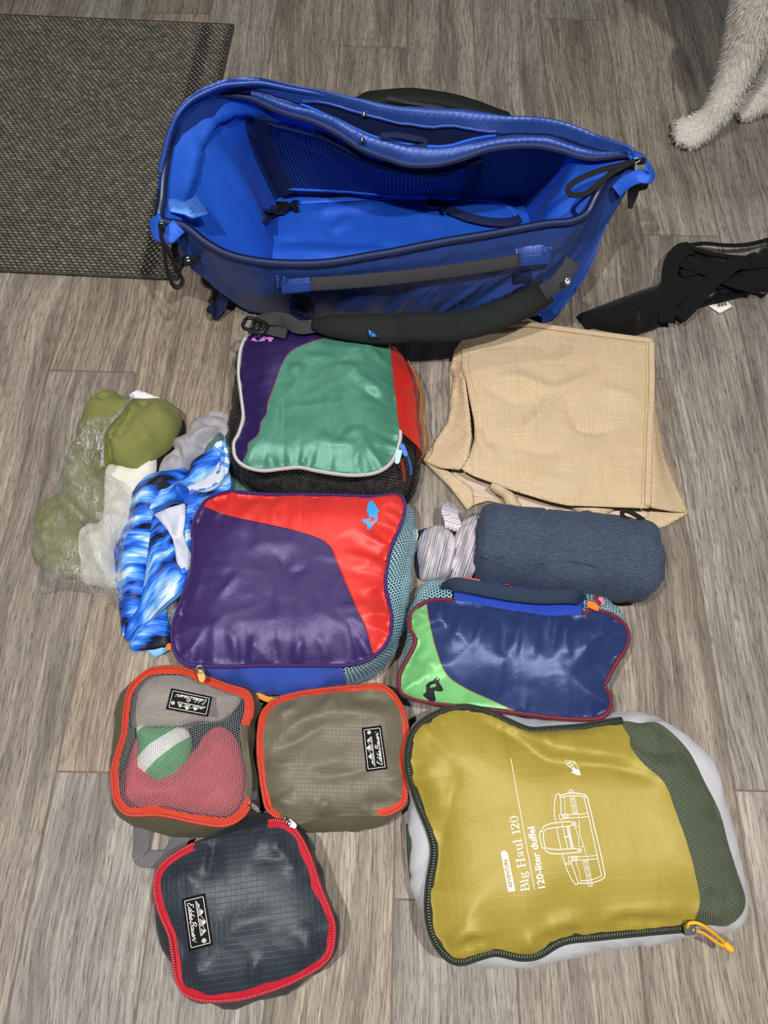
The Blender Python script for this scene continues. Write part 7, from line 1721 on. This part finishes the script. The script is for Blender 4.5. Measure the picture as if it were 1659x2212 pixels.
# ------------------------------------------------------------------ white dog standing at the upper right (its forelegs show)
def dog():
    root = thing('dog', 'white short-furred dog, its forelegs and paws at the top right corner', 'dog', (*P(1500, 290)[:2], 0))
    V = []; E = []; R = []
    def chain(pts, radii, start=None):
        prev = start
        for p_, r in zip(pts, radii):
            V.append(np.asarray(p_, float)); R.append(r); i = len(V) - 1
            if prev is not None: E.append((prev, i))
            prev = i
        return prev
    Yb = 1.45
    xs = PY(1640, 20, 1.42)[0] + .03
    # torso: pelvis is the root, towards the chest and neck
    pel = chain([(xs + .62, Yb + .02, .47)], [.095])
    bel = chain([(xs + .42, Yb + .01, .46), (xs + .22, Yb, .45), (xs + .06, Yb, .44)], [.105, .125, .13], pel)
    neck = chain([(xs - .06, Yb, .53), (xs - .12, Yb - .01, .61)], [.085, .07], bel)
    head = chain([(xs - .17, Yb - .02, .68), (xs - .25, Yb - .05, .665), (xs - .33, Yb - .08, .645)], [.075, .05, .033], neck)
    for s_ in (-1, 1):
        chain([(xs - .13, Yb + s_ * .055, .75), (xs - .11, Yb + s_ * .07, .81)], [.03, .012], len(V) - 3 - (0 if s_ < 0 else 2))
    chain([(xs + .74, Yb + .03, .52), (xs + .86, Yb + .03, .60), (xs + .90, Yb + .02, .72)], [.045, .04, .02], pel)
    # near foreleg: from the chest down to the paw seen in the picture
    a0 = P(1494, 287, .026); up = lambda x, y, Y: PY(x, y, Y)
    near = [(xs + .03, Yb - .07, .36), up(1650, -40, 1.415), up(1628, 40, 1.405), up(1612, 100, 1.40), up(1592, 155, 1.385), up(1572, 200, 1.37), up(1552, 238, 1.355), P(1524, 270, .034), a0]
    i_pw = chain(near, [.075, .056, .046, .040, .034, .030, .028, .029, .028], bel)
    toes = [((1466, 268, .014), (1456, 270, .008)), ((1462, 285, .014), (1454, 288, .008)), ((1468, 302, .014), (1461, 306, .008)), ((1488, 312, .014), (1483, 317, .008))]
    for t in toes: chain([P(*t[0]), P(*t[1])], [.0145, .010], i_pw)
    b0 = P(1622, 236, .024)
    far = [(xs + .06, Yb + .08, .35), (PY(1720, 20, 1.52)), PY(1690, 110, 1.50), PY(1666, 180, 1.48), P(1642, 222, .034), b0]
    j_pw = chain(far, [.07, .05, .040, .033, .030, .027], bel)
    for t in (((1596, 226, .013), (1588, 228, .008)), ((1594, 240, .013), (1586, 243, .008)), ((1604, 251, .013), (1598, 255, .008))): chain([P(*t[0]), P(*t[1])], [.0135, .010], j_pw)
    for s_ in (-1, 1):
        chain([(xs + .60, Yb + s_ * .09, .36), (xs + .54, Yb + s_ * .10, .26), (xs + .66, Yb + s_ * .10, .15), (xs + .63, Yb + s_ * .10, .05), (xs + .56, Yb + s_ * .10, .025)], [.085, .055, .032, .028, .028], pel)
    org = ORG[root.name]
    me = bpy.data.meshes.new('body'); me.from_pydata([(q - org).tolist() for q in V], E, [])
    o = bpy.data.objects.new('body', me); COL.objects.link(o)
    o.modifiers.new('skin', 'SKIN')
    for i, sv in enumerate(me.skin_vertices[0].data):
        sv.radius = (R[i], R[i]); sv.use_root = (i == 0)
    ss = o.modifiers.new('sub', 'SUBSURF'); ss.levels = 2; ss.render_levels = 2
    dg = bpy.context.evaluated_depsgraph_get()
    m2 = bpy.data.meshes.new_from_object(o.evaluated_get(dg))
    bpy.data.objects.remove(o); bpy.data.meshes.remove(me)
    m2.name = 'body'
    mat = NT('white_fur'); ob = mat.obj()
    cz = mat.mix(mat.ramp(mat.noise(ob, 14, 3), [(.4, (0, 0, 0, 1)), (.7, (1, 1, 1, 1))]), lin('#dad6cf'), lin('#d6c8bd'))
    mat.put(mat.b.inputs['Base Color'], cz); mat.b.inputs['Roughness'].default_value = .8; mat.b.inputs['Specular IOR Level'].default_value = .2
    m2.materials.clear(); m2.materials.append(mat.m)
    m2.polygons.foreach_set('use_smooth', np.ones(len(m2.polygons), bool))
    bo = bpy.data.objects.new('body', m2); COL.objects.link(bo); bo.parent = root; ORG[bo.name] = org
    # fur blades on the legs that show
    n = len(m2.vertices); co = np.empty(n * 3); m2.vertices.foreach_get('co', co); co = co.reshape(-1, 3) + org
    m2.calc_loop_triangles(); tr = np.empty(len(m2.loop_triangles) * 3, np.int32); m2.loop_triangles.foreach_get('vertices', tr); tr = tr.reshape(-1, 3)
    A = co[tr]; cen = A.mean(1); keep = (cen[:, 2] < .42) & (cen[:, 0] < xs + .25); tr = tr[keep]; A = A[keep]
    nr = np.cross(A[:, 1] - A[:, 0], A[:, 2] - A[:, 0]); ar = np.linalg.norm(nr, axis=1); nr /= ar[:, None] + 1e-12
    N = 26000; idx = RNG.choice(len(tr), N, p=ar / ar.sum()); u = RNG.random((N, 2)); fl = u.sum(1) > 1; u[fl] = 1 - u[fl]
    p0 = A[idx, 0] + (A[idx, 1] - A[idx, 0]) * u[:, :1] + (A[idx, 2] - A[idx, 0]) * u[:, 1:]
    nn = nr[idx]; Ln = RNG.uniform(.008, .015, N)[:, None] * np.where(p0[:, 2:] < .05, .6, 1.0)
    d = nn * .42 + np.array([.05, .02, -.75]) + RNG.normal(0, .16, (N, 3)); d -= nn * np.minimum((d * nn).sum(1) - .22, 0)[:, None]
    d /= np.linalg.norm(d, axis=1)[:, None]
    sd = np.cross(d, nn); sd /= np.linalg.norm(sd, axis=1)[:, None] + 1e-9
    w = .00045
    p1 = p0 + d * Ln * .55 + nn * .0012; p2 = p0 + d * Ln
    p2[:, 2] = np.maximum(p2[:, 2], .001); p1[:, 2] = np.maximum(p1[:, 2], .001)
    vv = np.stack([p0 - sd * w, p0 + sd * w, p1 + sd * w * .8, p1 - sd * w * .8, p2], 1).reshape(-1, 3)
    k = np.arange(N)[:, None] * 5
    ff = np.hstack([k, k + 1, k + 2, k + 3]).tolist() + np.hstack([k + 3, k + 2, k + 4]).tolist()
    fm = NT('white_fur_hair'); fm.b.inputs['Base Color'].default_value = lin('#e9e5df'); fm.b.inputs['Roughness'].default_value = .7; fm.b.inputs['Specular IOR Level'].default_value = .2
    mesh('fur', vv, ff, fm.m, bo, kind='stuff')
    cl = plain('dark_claw', '#3a322c', .4)
    for t in toes:
        q = P(*t[1]); dr = np.array([-.010, -.002, -.004])
        v_, f_, _ = sweep(np.array([q, q + dr * .6, q + dr]), circ(.003, 6), scale=[1, .8, .2]); mesh('claw', v_, f_, cl, root)
    for s_ in (-1, 1):
        b_ = bmesh.new(); bmesh.ops.create_uvsphere(b_, u_segments=10, v_segments=8, radius=.011)
        mesh('eye', np.array([q.co for q in b_.verts]) + [xs - .235, Yb - .045 + s_ * .036, .70], [[q.index for q in f_.verts] for f_ in b_.faces], M_BLACKPL, root); b_.free()
    b_ = bmesh.new(); bmesh.ops.create_uvsphere(b_, u_segments=10, v_segments=8, radius=.016)
    mesh('nose', np.array([q.co for q in b_.verts]) + [xs - .362, Yb - .09, .655], [[q.index for q in f_.verts] for f_ in b_.faces], M_BLACKPL, root); b_.free()
dog()
